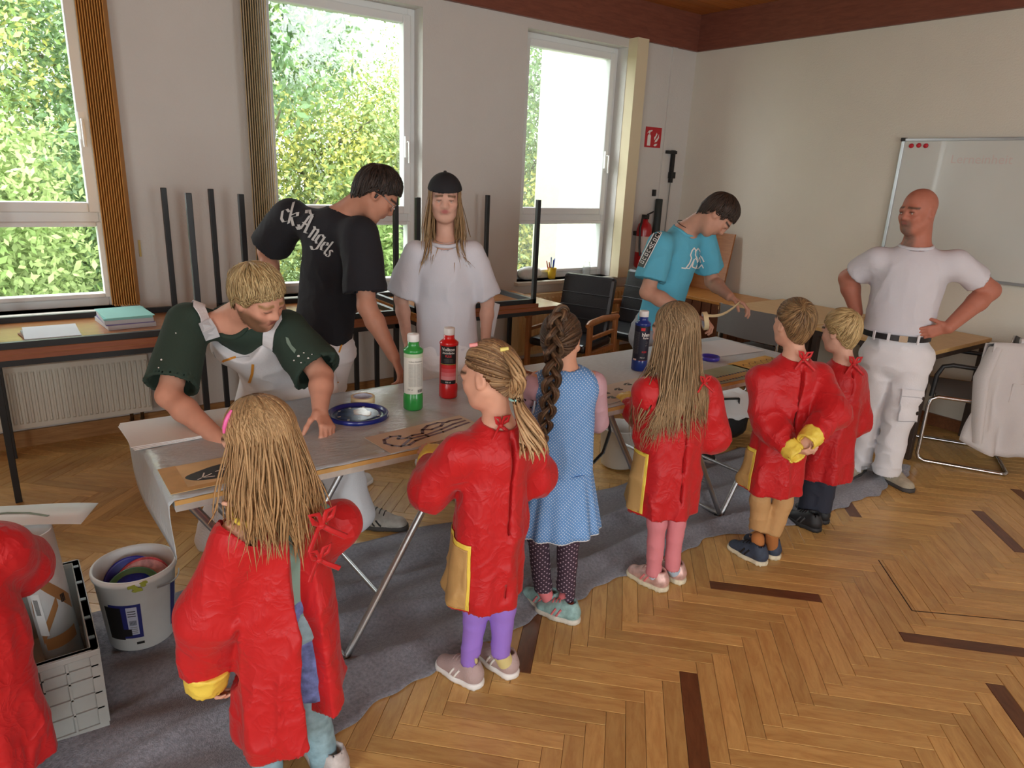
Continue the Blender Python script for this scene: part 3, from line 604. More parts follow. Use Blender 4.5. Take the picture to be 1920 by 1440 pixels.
# bucket with lids
bk = thing('paint_bucket', 'white plastic bucket with a blue label holding used lids', 'bucket', loc=(.235, 2.515, .03))
M_bw = mat('white_bucket', (222, 224, 222), .4, var=.05, vscale=10)
MB().lathe((0,0,0), [(0, .004), (.100, .0), (.107, .006), (.130, .27), (.1365, .272), (.138, .285), (.136, .292), (.130, .294), (.127, .285), (.104, .012), (0, .012)], 56).build('shell', M_bw, bk)
ab = math.atan2(-2.515, -.235)
def bpatch(nm, m, u0, u1, z0, z1, k, par, n=14):
    V = []
    for i in range(n+1):
        a = ab+u0+(u1-u0)*i/n
        for z in (z0, z1): r = .107+(.130-.107)*(z-.006)/.264+.0006*k; V.append((r*math.cos(a), r*math.sin(a), z))
    return MB().add(V, [(2*i, 2*i+2, 2*i+3, 2*i+1) for i in range(n)], True).build(nm, m, par)
M_bl = mat('blue_label', (34, 40, 110), .5); lb = bpatch('label', M_bl, -.85, .02, .06, .20, 1, bk)
bpatch('label_white', mat('label_grey', (176, 184, 204), .5), -.36, -.08, .075, .19, 2, lb); bpatch('dark_smear', K, -1.0, -.5, .055, .19, 2, lb); bpatch('dark_smear', K, -.5, -.28, .07, .10, 3, lb)
for k in range(12): bpatch('barcode_bar', K, -.31+.016*k, -.302+.016*k, .115, .135, 3, lb, 1)
for k in range(3): bpatch('text_line', K, -.33, -.12, .172-.010*k, .175-.010*k, 3, lb, 4)
for k in range(4): bpatch('text_line', Gp, -.31, -.12, .105-.008*k, .108-.008*k, 3, lb, 4)
bpatch('side_label', M_bl, .95, 1.25, .05, .22, 1, bk); bpatch('stamp', K, -.2, .02, .032, .042, 1, bk, 4)
hp = [(.139*math.cos(ab+1.0+.0*k), .139*math.sin(ab+1.0), .25) for k in range(1)]
MB().tube([(.139*math.cos(ab+a), .139*math.sin(ab+a), .243-.012*math.sin((a-.55)*2.2)) for a in np.linspace(.45, 1.55, 10)], .0025, 6).build('wire_handle', M_alu, bk)
for k, (a, z) in enumerate(((-.1, .275), (.0, .262), (.15, .28), (1.9, .28), (2.2, .275), (-2.3, .28))):
    o = blob('paint_splash', mat('lime_paint', (150, 160, 60), .4), (0, 0), .014, .010, 0, 70+k, bk, 12, .35, .001); o.location = (.1375*math.cos(ab+a), .1375*math.sin(ab+a), z); o.rotation_euler = (math.radians(90), 0, ab+a+math.pi/2)
def round_lid(label, c, tilt, az, m, r=.112, m2=None):
    t = thing('paint_disc', label, 'lid', 'used lids inside the white bucket', c); t.rotation_euler = (tilt, 0, az)
    MB().lathe((0,0,0), [(0, .004), (r-.012, .004), (r-.010, .0), (r-.002, .0), (r, .003), (r, .009), (r-.002, .011), (r-.008, .011), (r-.012, .007), (0, .007)], 40).build('disc', m, t)
    if m2: blob('paint_film', m2, (0, 0), r*.78, r*.72, .0072, int(c[2]*1000), t, 30, .06, .0006)
M_rw = mat('red_white_lid', (196, 80, 88), .35, var=.5, vscale=40)
round_lid('dark blue lid leaning at the back inside the white bucket', (.228, 2.548, .225), .95, -.25, mat('royal_lid', (28, 30, 140), .35, var=.3, vscale=40), .096)
round_lid('red smeared lid in the middle of the white bucket', (.258, 2.515, .235), .70, -.35, M_rw, .092)
round_lid('pale red lid in front of another in the white bucket', (.256, 2.503, .231), .69, -.35, mat('pink_lid', (206, 150, 152), .35, var=.4, vscale=40), .092)
round_lid('green-rimmed lid with blue paint at the front of the white bucket', (.222, 2.482, .232), .55, -.2, mat('green_rim_lid', (70, 120, 84), .35), .088, mat('wet_blue_paint', (16, 50, 150), .2, var=.5, vscale=30))

# ------------------------------------------------------------------ right-hand wall: whiteboard, desks, chairs
wb = thing('whiteboard', 'large white dry-erase board on the right-hand wall', 'whiteboard', loc=(RX, 0, 0))
B((-.028, .55, 1.13), (-.012, 2.74, 2.06)).build('board', mat('board_enamel', (206, 208, 202), .18, var=.015, vscale=4, coat=.3), wb)
for a, b in (((-.035, .53, 2.055), (-.008, 2.76, 2.075)), ((-.035, .53, 1.115), (-.008, 2.76, 1.135)), ((-.035, 2.737, 1.115), (-.008, 2.76, 2.075)), ((-.035, .53, 1.115), (-.008, .553, 2.075))): B(a, b).build('frame', M_alu, wb, .002)
MB().box((-.04, 2.735, 2.055), (-.006, 2.765, 2.08)).build('corner_cap', K, wb)
for k, y in enumerate((2.685, 2.632, 2.582)):
    MB().lathe((RX-.034, y, 2.026-.003*(k != 1)), [(0, .012), (.013, .012), (.016, .008), (.017, 0), (0, 0)], 18, axis=(-1, 0, 0)).build('magnet', mat('red_magnet', (196, 30, 48), .4), None, label=('first red round magnet at the corner of the whiteboard', 'middle red round magnet at the corner of the whiteboard', 'third red round magnet, farthest from the corner of the whiteboard')[k], cat='magnet', group='red magnets on the whiteboard').location.x = .006
V, F = text2d('Lerneinheit', .085); MB().add([(-.0285, 2.20-v[0]*1.0-.0, 1.93+v[1]) for v in V], F).build('faint_writing', mat('faint_red_marker', (204, 188, 182), .3), wb)
M_beech = wood('beech_desktop', (216, 176, 116), (200, 158, 98), .35, (10, 1, 10), .04, bump=.03); M_dk = mat('dark_brown_steel', (62, 50, 44), .45)
def desk(label, y0, y1, x0=4.67, x1=5.56):
    t = thing('desk', label, 'desk', 'beech desks along the right-hand wall', (0, 0, 0))
    B((x0, y0, .715), (x1, y1, .742)).build('desktop', M_beech, t, .003)
    for x in (x0+.005, x1-.05):
        for y in (y0+.006, y1-.05): B((x, y, 0), (x+.042, y+.042, .715)).build('leg', M_dk, t, .003)
    for a, b in (((x0+.01, y0+.01), (x1-.01, y0+.035)), ((x0+.01, y1-.035), (x1-.01, y1-.01)), ((x0+.01, y0+.01), (x0+.035, y1-.01))): B((*a, .68), (*b, .714)).build('rail', M_dk, t)
desk('beech desk behind the bald man', 1.865, 2.69); desk('beech desk nearer the corner behind the two boys', 2.70, 3.53)
def cantilever_chair(label, x, y, rz, m=None):
    t = thing('cantilever_chair', label, 'chair', 'chrome cantilever chairs at the desks', (x, y, .012), rz); r = .0125
    gm = mat('grey_canvas', (112, 110, 108), .8, bump=.2, bscale=200)
    fr = []
    for s in (-1, 1):
        X = s*.26
        MB().tube([(X, -.24, .80), (X, -.22, .60), (X, -.215, .46), (X, -.20, .44), (X, .20, .44), (X, .235, .42), (X, .245, .38), (X, .245, .05), (X, .235, .015), (X, .20, 0), (X, -.22, 0), (X, -.25, 0), (X*.9, -.265, 0), (0, -.27, 0)], r, 10).build('tube_frame', M_chrome, t)
        MB().tube([(X, -.225, .645), (X, .16, .655), (X, .21, .64), (X, .235, .58), (X, .24, .44)], .014, 10).build('armrest', M_black, t)
    B((-.25, -.20, .437), (.25, .215, .452)).build('seat', gm, t, .004)
    bb = MB(); n = 8; V = []
    for i in range(n+1):
        u = i/n-.5
        for z in (.575, .80): 
            for k in (0, 1): V.append((u*.54, -.232-.022*(1-4*u*u)*1.2-.006*k-.03*(z-.575), z))
    fs = []
    for i in range(n):
        o = i*4; fs += [(o, o+4, o+6, o+2), (o+1, o+3, o+7, o+5), (o+2, o+6, o+7, o+3), (o, o+1, o+5, o+4)]
    fs += [(0, 2, 3, 1), (n*4, n*4+1, n*4+3, n*4+2)]
    bb.add(V, fs).build('backrest', gm, t); return t
cantilever_chair('chrome chair with a grey canvas back pushed up to the desk behind the boys', 4.70, 3.09, math.radians(-90))
cs = onZ(1805, 738, .46)
cantilever_chair('chrome chair with a white jacket over its back right of the bald man', 5.06, 1.76, math.radians(30))
# jacket over the chair back
jk = thing('work_jacket', 'white work jacket hung over the chair back at the right edge', 'jacket', loc=(5.19, 1.645, .012), rz=math.radians(-35))
M_jk = mat('white_cotton', (208, 204, 204), .9, bump=.25, bscale=160)
n, k = 44, 30; V = []
for i in range(n):
    u = i/(n-1)
    for j in range(k):
        v = j/(k-1); s = v*1.30 - .30
        X = (u-.5)*(.60+.14*max(0, s)) 
        fold = .030*math.sin(u*19+2*math.sin(v*4))*min(1, max(0, s)*1.7+.15) + .012*math.sin(u*41+v*6)*max(0, s)
        if s < 0: Yl, Zl = -.21+.02*math.sin(u*9), .83+s*.9
        else: Yl, Zl = -.275-.04*s-.06*s*math.sin(u*3.14), .83-s*(.62+.08*math.sin(u*5))
        if abs(s) < .06: Zl += .012
        V.append((X, Yl-fold, Zl))
jo = MB().add(V, [(i*k+j, (i+1)*k+j, (i+1)*k+j+1, i*k+j+1) for i in range(n-1) for j in range(k-1)], True).build('jacket_body', M_jk, jk)
sd = jo.modifiers.new('s', 'SOLIDIFY'); sd.thickness = .008
MB().tube([(-.27, -.26, .80), (-.34, -.30, .62), (-.33, -.33, .42), (-.30, -.33, .22)], [.05, .062, .055, .05], 14, flat=.55).build('sleeve', M_jk, jk)
MB().tube([(.27, -.26, .80), (.33, -.30, .62), (.33, -.33, .42), (.31, -.33, .25)], [.05, .062, .055, .05], 14, flat=.55).build('sleeve', M_jk, jk)
MB().tube([(-.12, -.25, .845), (0, -.29, .855), (.12, -.25, .845)], [.02, .026, .02], 10).build('collar', M_jk, jk)
pk = MB().box((-.16, -.335, .48), (-.03, -.325, .60)); pk.build('pocket', M_jk, jk, .004)
# slatted wooden chest in the corner, board leaning above it
M_hon = wood('honey_wood', (206, 146, 76), (184, 122, 58), .4, (1, 10, 10), .06); M_rb = wood('red_brown_slat', (110, 66, 40), (90, 50, 30), .5, (10, 10, 1), .12)
ch = thing('slatted_chest', 'red-brown slatted wooden chest with a honey-coloured top in the corner', 'chest', loc=(4.98, 3.62, 0))
B((0, 0, .685), (.58, .98, .715)).build('lid', M_hon, ch, .004); B((.02, .02, .02), (.56, .96, .685)).build('body', mat('dark_gap', (58, 34, 22), .8), ch)
for k in range(9): B((0, .012+.106*k, .01), (.02, .108+.106*k, .684)).build('slat', M_rb, ch)
for k in range(5): B((.012+.11*k, -.0, .01), (.108+.11*k, .02, .684)).build('slat', M_rb, ch)
lb_ = MB().box((0, -.22, 0), (.018, .28, .54)).build('leaning_board', wood('caramel_board', (176, 116, 62), (156, 96, 48), .4, (1, 1, 6), .04), None, label='caramel-brown wooden board leaning on the wall above the chest', cat='board'); lb_.location = (5.45, 4.32, .716); lb_.rotation_euler = (0, math.radians(9), 0)
# wooden armchairs
M_ch = wood('cherry_wood', (176, 118, 70), (150, 94, 52), .4, (8, 8, 1), .05); M_lea = mat('black_leather', (34, 35, 40), .32, bump=.12, bscale=120, coat=.15)
def armchair(label, x, y, rz):
    t = thing('wooden_armchair', label, 'armchair', 'wooden armchairs under the right-hand window', (x, y, 0), rz)
    for sx in (-1, 1):
        B((sx*.27-.018, .20, 0), (sx*.27+.018, .245, .62)).build('leg', M_ch, t, .006); B((sx*.27-.018, -.27, 0), (sx*.27+.018, -.225, .62)).build('leg', M_ch, t, .006)
        MB().tube([(sx*.27, -.28, .62), (sx*.27, .0, .64), (sx*.27, .22, .635), (sx*.27, .27, .62)], [.022, .026, .026, .018], 10).build('armrest', M_ch, t)
        B((sx*.27-.014, -.22, .36), (sx*.27+.014, .20, .40)).build('side_rail', M_ch, t)
        B((sx*.27-.012, -.22, .50), (sx*.27+.012, .20, .525)).build('side_bar', M_ch, t)
    B((-.25, -.24, .39), (.25, .25, .46)).build('seat', M_lea, t, .025)
    b = MB(); b.obox((0, -.24, .68), ((1, 0, 0), (0, math.cos(.22), math.sin(.22)), (0, -math.sin(.22), math.cos(.22))), (.235, .032, .25)); b.build('backrest', M_lea, t, .03)
    for z in (.58, .68, .78):
        MB().tube([(-.22, -.19-(z-.68)*.22, z), (.22, -.19-(z-.68)*.22, z)], .003, 6).build('seam', M_lea, t)
armchair('wooden armchair with black leather upholstery under the right-hand window', 3.66, 4.16, math.radians(112))
armchair('wooden armchair half hidden behind the boy in the turquoise shirt', 4.36, 4.22, math.radians(100))
# ------------------------------------------------------------------ corner: extinguisher, sign, bracket, roll; sill things
ex = thing('fire_extinguisher', 'red fire extinguisher hanging on the wall beside the pillar', 'fire extinguisher', loc=(5.02, 4.755, .88))
MB().lathe((0,0,0), [(0, 0), (.06, 0), (.072, .02), (.072, .36), (.06, .41), (.03, .435), (.026, .46), (0, .46)], 28).build('cylinder', mat('extinguisher_red', (176, 28, 36), .35, coat=.3), ex)
MB().box((-.02, -.03, .46), (.02, .03, .50)).tube([(0, -.02, .50), (.07, -.03, .53)], .008, 8).build('valve', M_black, ex)
MB().tube([(0, -.02, .48), (-.07, -.03, .47), (-.09, -.03, .38), (-.085, -.04, .20), (-.08, -.05, .12)], .010, 8).build('hose', M_black, ex)
MB().box((-.05, .05, .30), (.05, .095, .34)).build('wall_bracket', M_black, ex)
MB().lathe((0,0,0), [(.0725, .15), (.0725, .30)], 28).build('label', mat('label_cream', (206, 190, 180), .5), ex)
sg = thing('fire_sign', 'red square fire extinguisher sign with white pictogram', 'sign', loc=(5.115, WY-.004, 2.08))
B((-.105, -.003, -.09), (.105, .004, .09)).build('plate', mat('sign_red', (186, 32, 44), .45), sg)
def signpoly(pts): return MB().add([(x, -.004, z) for x, z in pts], [tuple(range(len(pts)))])
signpoly([(-.078, -.075), (-.035, -.075), (-.035, .01), (-.045, .025), (-.068, .025), (-.078, .01)]).build('pictogram', Wp, sg)
signpoly([(-.065, .03), (-.048, .03), (-.048, .045), (-.02, .055), (-.022, .065), (-.065, .058), (-.085, .035), (-.08, .03), (-.065, .045)]).build('pictogram', Wp, sg)
for pts in ([(.01, -.07), (.03, -.078), (.05, -.07), (.06, -.05), (.05, -.055), (.03, -.055)], [(.02, -.045), (.05, -.035), (.075, .0), (.07, .035), (.055, .0), (.03, -.02)], [(.015, -.025), (.035, .0), (.05, .03), (.04, .045), (.025, .015), (.01, .0)]): signpoly(pts).build('pictogram', Wp, sg)
br = thing('screen_bracket', 'black metal bracket with a hanging rod in the room corner', 'bracket', loc=(5.40, WY, 0))
MB().box((-.02, -.03, 1.68), (.02, -.005, 1.98)).build('upright', M_black, br); MB().box((-.11, -.05, 1.945), (.02, -.005, 1.975)).build('hook_arm', M_black, br, .004); MB().box((-.03, -.05, 1.72), (.03, -.005, 1.78)).build('clip', M_black, br, .004)
MB().tube([(.0, -.02, 1.68), (-.02, -.03, 1.2)], .005, 6).build('rod', Gp, br)
B((5.175, WY-.03, 1.55), (5.205, WY, 1.61)).build('wall_hook', M_black, None, .004, label='small black hook on the wall under the fire sign', cat='hook')
MB().lathe((0,0,0), [(0, 0), (.035, 0), (.035, .9), (.03, .905), (0, .905)], 18).build('rolled_screen', mat('dark_green_roll', (44, 50, 48), .6), None, label='dark rolled screen standing behind the fire extinguisher', cat='roll').location = (5.235, 4.80, .62)
bpy.data.objects['rolled_screen'].parent = None
MB().box((5.20, 4.76, .56), (5.27, WY, .62)).build('wall_shelf_bracket', M_black, None, label='black wall bracket carrying the dark rolled screen', cat='bracket')
cup = thing('pencil_cup', 'yellow cup with coloured pens on the sill of the right-hand window', 'cup', loc=(4.03, 4.90, WZ0+.001))
MB().lathe((0,0,0), [(0, .004), (.03, 0), (.033, .004), (.042, .10), (.039, .10), (.030, .008), (0, .008)], 24).build('cup_body', mat('yellow_plastic', (226, 188, 40), .4), cup)
for k, (dx, dy, c) in enumerate(((-.035, 0, (196, 60, 60)), (-.055, .01, (210, 80, 70)), (.01, .0, (40, 70, 190)), (.03, .01, (60, 90, 200)), (.0, .02, (60, 60, 150)))):
    MB().tube([(dx*.3, dy, .01), (dx*1.1, dy, .15+.01*k)], .005, 6).build('pen', mat('pen%d' % k, c, .4), cup)
MB().lathe((0,0,0), [(0, 0), (.035, 0), (.036, .004), (.036, .10), (.028, .12), (.028, .14), (0, .14)], 20).build('glass_jar', mat('clear_plastic', (225, 232, 232), .1, trans=.7, alpha=.5), None, label='clear jar on the sill of the right-hand window', cat='jar').location = (4.45, 4.90, WZ0+.001)
def sack(label, c, r, m, seed):
    R = np.random.default_rng(seed); n, k = 20, 12; V = []
    for j in range(k):
        ph = math.pi*(j+.5)/k
        for i in range(n):
            a = 2*math.pi*i/n; q = 1+.12*math.sin(3*a+seed)+.08*math.sin(7*a+j); V.append((r[0]*q*math.sin(ph)*math.cos(a), r[1]*q*math.sin(ph)*math.sin(a), r[2]*(1-math.cos(ph))/1.0))
    F = [(j*n+i, j*n+(i+1) % n, (j+1)*n+(i+1) % n, (j+1)*n+i) for j in range(k-1) for i in range(n)] + [tuple(range(n))[::-1], tuple((k-1)*n+i for i in range(n))]
    o = MB().add(V, F, True).build('plastic_bag', m, None, label=label, cat='bag'); o.location = c; return o
sack('white plastic bag bulging on the sill of the right-hand window', (3.77, 4.905, WZ0), (.13, .055, .06), mat('white_bag', (220, 222, 220), .5, bump=.4, bscale=40), 2)
pull = MB().box((-.006, -.01, -.05), (.006, .0, .05)).build('blind_cord_weight', mat('brass_yellow', (196, 168, 90), .4), None, label='yellow cord weight on the wall right of the orange blind', cat='cord weight'); pull.location = (.70, WY, 1.16)
# bag under the table
sb = thing('sports_bag', 'black sports bag with a white cloth on top under the table', 'bag', loc=(3.86, 2.86, 0), rz=-.4)
R = np.random.default_rng(1); n, k = 28, 14; V = []
for i in range(k):
    u = i/(k-1); q = (1-abs(2*u-1)**4)**.25 if 0 < u < 1 else .35
    for j in range(n):
        a = 2*math.pi*j/n; ca, sa = math.cos(a), math.sin(a); ex_ = .6
        V.append(((u-.5)*.50, .15*q*math.copysign(abs(ca)**ex_, ca), .15+.15*q*math.copysign(abs(sa)**ex_, sa)+.006*math.sin(9*a+5*u)))
MB().add(V, [(i*n+j, i*n+(j+1) % n, (i+1)*n+(j+1) % n, (i+1)*n+j) for i in range(k-1) for j in range(n)] + [tuple(range(n))[::-1], tuple((k-1)*n+j for j in range(n))], True).build('bag_body', mat('black_nylon', (24, 24, 27), .6, bump=.2), sb)
MB().tube([(-.12, -.13, .22), (-.10, -.16, .32), (.10, -.16, .32), (.12, -.13, .22)], .012, 8, flat=.4).build('bag_handle', M_black, sb)
wc = MB(); g = 18; V = []
for i in range(g):
    for j in range(g):
        u, v = i/(g-1)-.5, j/(g-1)-.5; V.append((u*.42+.02, v*.44, .335-.5*max(0, abs(v)-.22)**1.0-.25*max(0, abs(u)-.40)+.010*math.sin(u*22+v*9)))
co = wc.add(V, [(i*g+j, (i+1)*g+j, (i+1)*g+j+1, i*g+j+1) for i in range(g-1) for j in range(g-1)], True).build('white_cloth', M_paper, None, label='white cloth thrown over the black sports bag', cat='cloth'); co.location = (3.86, 2.86, .0); co.rotation_euler = (0, 0, -.4)
sd = co.modifiers.new('s', 'SOLIDIFY'); sd.thickness = .004; sd.offset = 1
tb = MB().lathe((0,0,0), [(0, .003), (.10, 0), (.105, .005), (.125, .24), (.132, .245), (.128, .25), (.122, .245), (.102, .01), (0, .01)], 36).build('plastic_tub', mat('milky_plastic', (216, 216, 212), .4), None, label='milky white tub under the pasting table behind the girl in pink leggings', cat='tub'); tb.location = (2.92, 2.80, .012)
# painted card propped on the crate
hp_ = onZ(38, 966, .545)
hs = thing('stencil_card', 'white stencil card with a green feather lying across the white roll', 'stencil', loc=(hp_[0], hp_[1], .546), rz=-.55)
hs.rotation_euler = (.0, .10, -.45)
n_ = 14; V = []
for i in range(n_):
    u = i/(n_-1)-.5
    for y in (-.075, .075): V.append((u*.42, y, .018*math.sin(u*3)))
co = MB().add(V, [(2*i, 2*i+2, 2*i+3, 2*i+1) for i in range(n_-1)], True).build('card', mat('stiff_card', (224, 226, 222), .6), hs); sd = co.modifiers.new('s', 'SOLIDIFY'); sd.thickness = .002; sd.offset = -1
ft_ = stroke([(-.12, .01), (-.05, .02), (.02, .01), (.09, -.02)], .012, .0); ft_.v = [(x, y, .018*math.sin(x/.42*3)+.0012) for x, y, z in ft_.v]; ft_.build('painted_feather', mat('olive_paint', (96, 100, 66), .6), hs)
# ------------------------------------------------------------------ figures: implicit-surface modelling
Uz = np.array([0, 0, 1.0])
def nrm(v): v = np.asarray(v, float); return v/(np.linalg.norm(v)+1e-12)
LAT = np.random.default_rng(11).random((32, 32, 32)).astype(np.float32)
def vnoise(P, f, seed=0):
    Q = np.asarray(P)*f + seed*7.31 + 100; I = np.floor(Q).astype(int); t = Q-I; t = t*t*(3-2*t); I0 = I & 31; I1 = (I+1) & 31
    x0, y0, z0 = I0.T; x1, y1, z1 = I1.T; a, b, c = t.T
    g = lambda x, y, z: LAT[x, y, z]
    return ((g(x0,y0,z0)*(1-a)+g(x1,y0,z0)*a)*(1-b)+(g(x0,y1,z0)*(1-a)+g(x1,y1,z0)*a)*b)*(1-c)+((g(x0,y0,z1)*(1-a)+g(x1,y0,z1)*a)*(1-b)+(g(x0,y1,z1)*(1-a)+g(x1,y1,z1)*a)*b)*c
def FL(n, s): n = nrm(n); return np.eye(3)+(1/s-1)*np.outer(n, n)
class Sdf:
    def __init__(s, other=None): s.p = list(other.p) if other else []; s.post = None
    def cap(s, a, b, r1, r2=None, k=.02, A=None, cut=None, sub=False):
        a = np.asarray(a, float); b = np.asarray(b, float); s.p.append((a, b-a, max(1e-9, float((b-a)@(b-a))), r1, r1 if r2 is None else r2, A, k, sub, cut)); return s
    def ell(s, c, axes, radii, k=.02, sub=False, cut=None):
        A = sum(np.outer(nrm(u), nrm(u))/r for u, r in zip(axes, radii)); return s.cap(c, c, 1.0, 1.0, k, A, cut, sub)
    @staticmethod
    def pd(p, P):
        a, ab, l2, r1, r2, A, k, sub, cut = p
        q = P-a; t = np.clip(q@ab/l2, 0, 1); q = q-t[:, None]*ab; r = r1+(r2-r1)*t
        if A is None: d = np.sqrt((q*q).sum(1))-r
        else:
            q2 = q@A; n = np.sqrt((q2*q2).sum(1)); q3 = q2@A; n3 = np.sqrt((q3*q3).sum(1))+1e-9; d = np.where(n < 1e-6, -r/np.abs(np.linalg.eigvalsh(A)).max(), (n-r)*n/n3)
        if cut:
            for c, nn in cut: d = np.maximum(d, (P-c)@nn)
        return d
    def raw(s, prims, P):
        d = None
        for p in prims:
            x = s.pd(p, P); k = p[6]
            if p[7]:
                if d is None: continue
                x = -x; h = np.maximum(k-np.abs(d-x), 0)/k; d = np.maximum(d, x)+h*h*k*.25
            elif d is None: d = x
            else: h = np.maximum(k-np.abs(d-x), 0)/k; d = np.minimum(d, x)-h*h*k*.25
        return d
    def ev(s, P):
        P = np.asarray(P, float); C = .12; K_ = np.floor(P/C).astype(int); K_ -= K_.min(0); m = K_.max(0)+1
        key = (K_[:, 0]*m[1]+K_[:, 1])*m[2]+K_[:, 2]; order = np.argsort(key, kind='stable'); ks = key[order]
        st = np.flatnonzero(np.r_[True, ks[1:] != ks[:-1]]); en = np.r_[st[1:], len(ks)]
        ctr = np.array([P[order[a:b]].mean(0) for a, b in zip(st, en)]); R = C*.87
        D = np.array([s.pd(p, ctr) for p in s.p]); isub = np.array([p[7] for p in s.p]); kk = np.array([p[6] for p in s.p])
        mn = np.where(isub[:, None], 9, D).min(0); keep = np.where(isub[:, None], D < R*1.5+kk[:, None], D < mn+2.4*R+kk[:, None])
        out = np.empty(len(P))
        for c, (a, b) in enumerate(zip(st, en)):
            ix = order[a:b]; out[ix] = s.raw([p for p, q in zip(s.p, keep[:, c]) if q], P[ix])
        if s.post: out = s.post(out, P)
        return out
    def bounds(s):
        lo, hi = np.full(3, 9e9), np.full(3, -9e9)
        for a, ab, l2, r1, r2, A, k, sub, cut in s.p:
            if sub: continue
            r = max(r1, r2); e = r if A is None else r*np.sqrt(np.diag(np.linalg.inv(A@A)))
            for q in (a, a+ab): lo = np.minimum(lo, q-e); hi = np.maximum(hi, q+e)
        return lo-.03, hi+.03
    def grad(s, P, e=.0015):
        P = np.asarray(P, float); n = len(P); Q = np.concatenate([P+v*e*sg for v in np.eye(3) for sg in (1, -1)]); d = s.ev(Q).reshape(3, 2, n); g = (d[:, 0]-d[:, 1]).T/(2*e); return g
    def mesh(s, h, zmin=None):
        lo, hi = s.bounds()
        if zmin is not None: lo[2] = max(lo[2], zmin-.02)
        B_ = 6; nb = np.ceil((hi-lo)/(h*B_)).astype(int); N = nb*B_
        g = np.stack(np.meshgrid(*[np.arange(n) for n in nb], indexing='ij'), -1).reshape(-1, 3)
        dc = s.ev(lo+(g+.5)*h*B_-h*.5); act = np.abs(dc) < h*B_*.87*1.5
        D = np.repeat(np.repeat(np.repeat(np.sign(dc).reshape(nb), B_, 0), B_, 1), B_, 2).astype(np.float32)
        off = np.stack(np.meshgrid(*[np.arange(B_)]*3, indexing='ij'), -1).reshape(-1, 3)
        pts = (g[act]*B_)[:, None]+off[None]; pts = pts.reshape(-1, 3)
        D[tuple(pts.T)] = s.ev(lo+pts*h)
        pts = pts[((pts < N-1) & (pts > 0)).all(1)]; Df = D.ravel(); st = np.array([N[1]*N[2], N[2], 1]); f0 = pts@st
        co = np.array([[i, j, k] for i in (0, 1) for j in (0, 1) for k in (0, 1)]); cv = Df[f0[:, None]+co@st]
        ins = cv < 0; mix = ins.any(1) & ~ins.all(1); cp = pts[mix]; cv = cv[mix]; cf = f0[mix]
        acc = np.zeros((len(cp), 3)); cnt = np.zeros(len(cp))
        for a in range(8):
            for b in range(a+1, 8):
                if np.abs(co[a]-co[b]).sum() != 1: continue
                x = (cv[:, a] < 0) != (cv[:, b] < 0); t = np.where(x, cv[:, a]/(cv[:, a]-cv[:, b]+1e-12), 0); t = np.clip(t, 0, 1)
                acc += np.where(x[:, None], co[a]+t[:, None]*(co[b]-co[a]), 0); cnt += x
        V = lo+(cp+acc/cnt[:, None])*h
        ids = np.full(Df.shape, -1, np.int32); ids[cf] = np.arange(len(cf)); F = []
        for ax in range(3):
            e = st[ax]; u, v = st[(ax+1) % 3], st[(ax+2) % 3]; s0 = Df[f0] < 0; s1 = Df[f0+e] < 0; w = s0 != s1; p = f0[w]
            q = np.stack([ids[p], ids[p-u], ids[p-u-v], ids[p-v]], 1); fl = ~s0[w]; q[fl] = q[fl][:, ::-1]; F.append(q[(q >= 0).all(1)])
        F = np.concatenate(F)[:, ::-1]
        for _ in range(1):
            d = s.ev(V); gr = (s.ev(np.concatenate([V+v*.0015 for v in np.eye(3)])).reshape(3, -1)-d).T/.0015; gg = (gr*gr).sum(1)+1e-6; mv = -(d/gg)[:, None]*gr; ln = np.linalg.norm(mv, axis=1)[:, None]; V = V+mv*np.minimum(1, h*.9/(ln+1e-9))
        T_ = V[F]; vol = np.einsum('ij,ij->i', np.cross(T_[:, 1]-T_[:, 0], T_[:, 2]-T_[:, 0]), T_[:, 0]-V.mean(0)).sum()
        return V, (F if vol > 0 else F[:, ::-1])
    def proj(s, P, n=None, off=0.0, out=.25):
        P = np.asarray(P, float)
        if n is not None:
            P = P+nrm(n)*out
            for _ in range(30): P = P-nrm(n)*np.clip(s.ev(P), -.05, .08)[:, None]*.9
        for _ in range(3): d = s.ev(P); g = s.grad(P); P = P-(d/((g*g).sum(1)+1e-6))[:, None]*g
        g = s.grad(P); g /= np.linalg.norm(g, axis=1)[:, None]+1e-9; return P+g*off, g
def npmesh(name, V, F, m, parent=None, col=None, smooth=True):
    V = np.asarray(V, np.float32); F = np.asarray(F); me = bpy.data.meshes.new(name); nf, k = F.shape
    me.vertices.add(len(V)); me.vertices.foreach_set('co', V.ravel()); me.loops.add(nf*k); me.loops.foreach_set('vertex_index', F.ravel().astype(np.int32))
    me.polygons.add(nf); me.polygons.foreach_set('loop_start', np.arange(0, nf*k, k, dtype=np.int32)); me.polygons.foreach_set('loop_total', np.full(nf, k, np.int32)); me.update(calc_edges=True)
    me.polygons.foreach_set('use_smooth', np.full(nf, smooth)); me.materials.append(m)
    if col is not None:
        c = np.ones((len(V), 4), np.float32); c[:, :3] = col; a = me.color_attributes.new('Col', 'FLOAT_COLOR', 'POINT'); a.data.foreach_set('color', c.ravel())
    me.update(); o = bpy.data.objects.new(name, me); COL.objects.link(o)
    if parent: o.parent = parent
    return o
def frame_of(f, u=Uz): f = nrm(f); l = nrm(np.cross(u, f)); return f, l, np.cross(f, l)      # forward, left, up
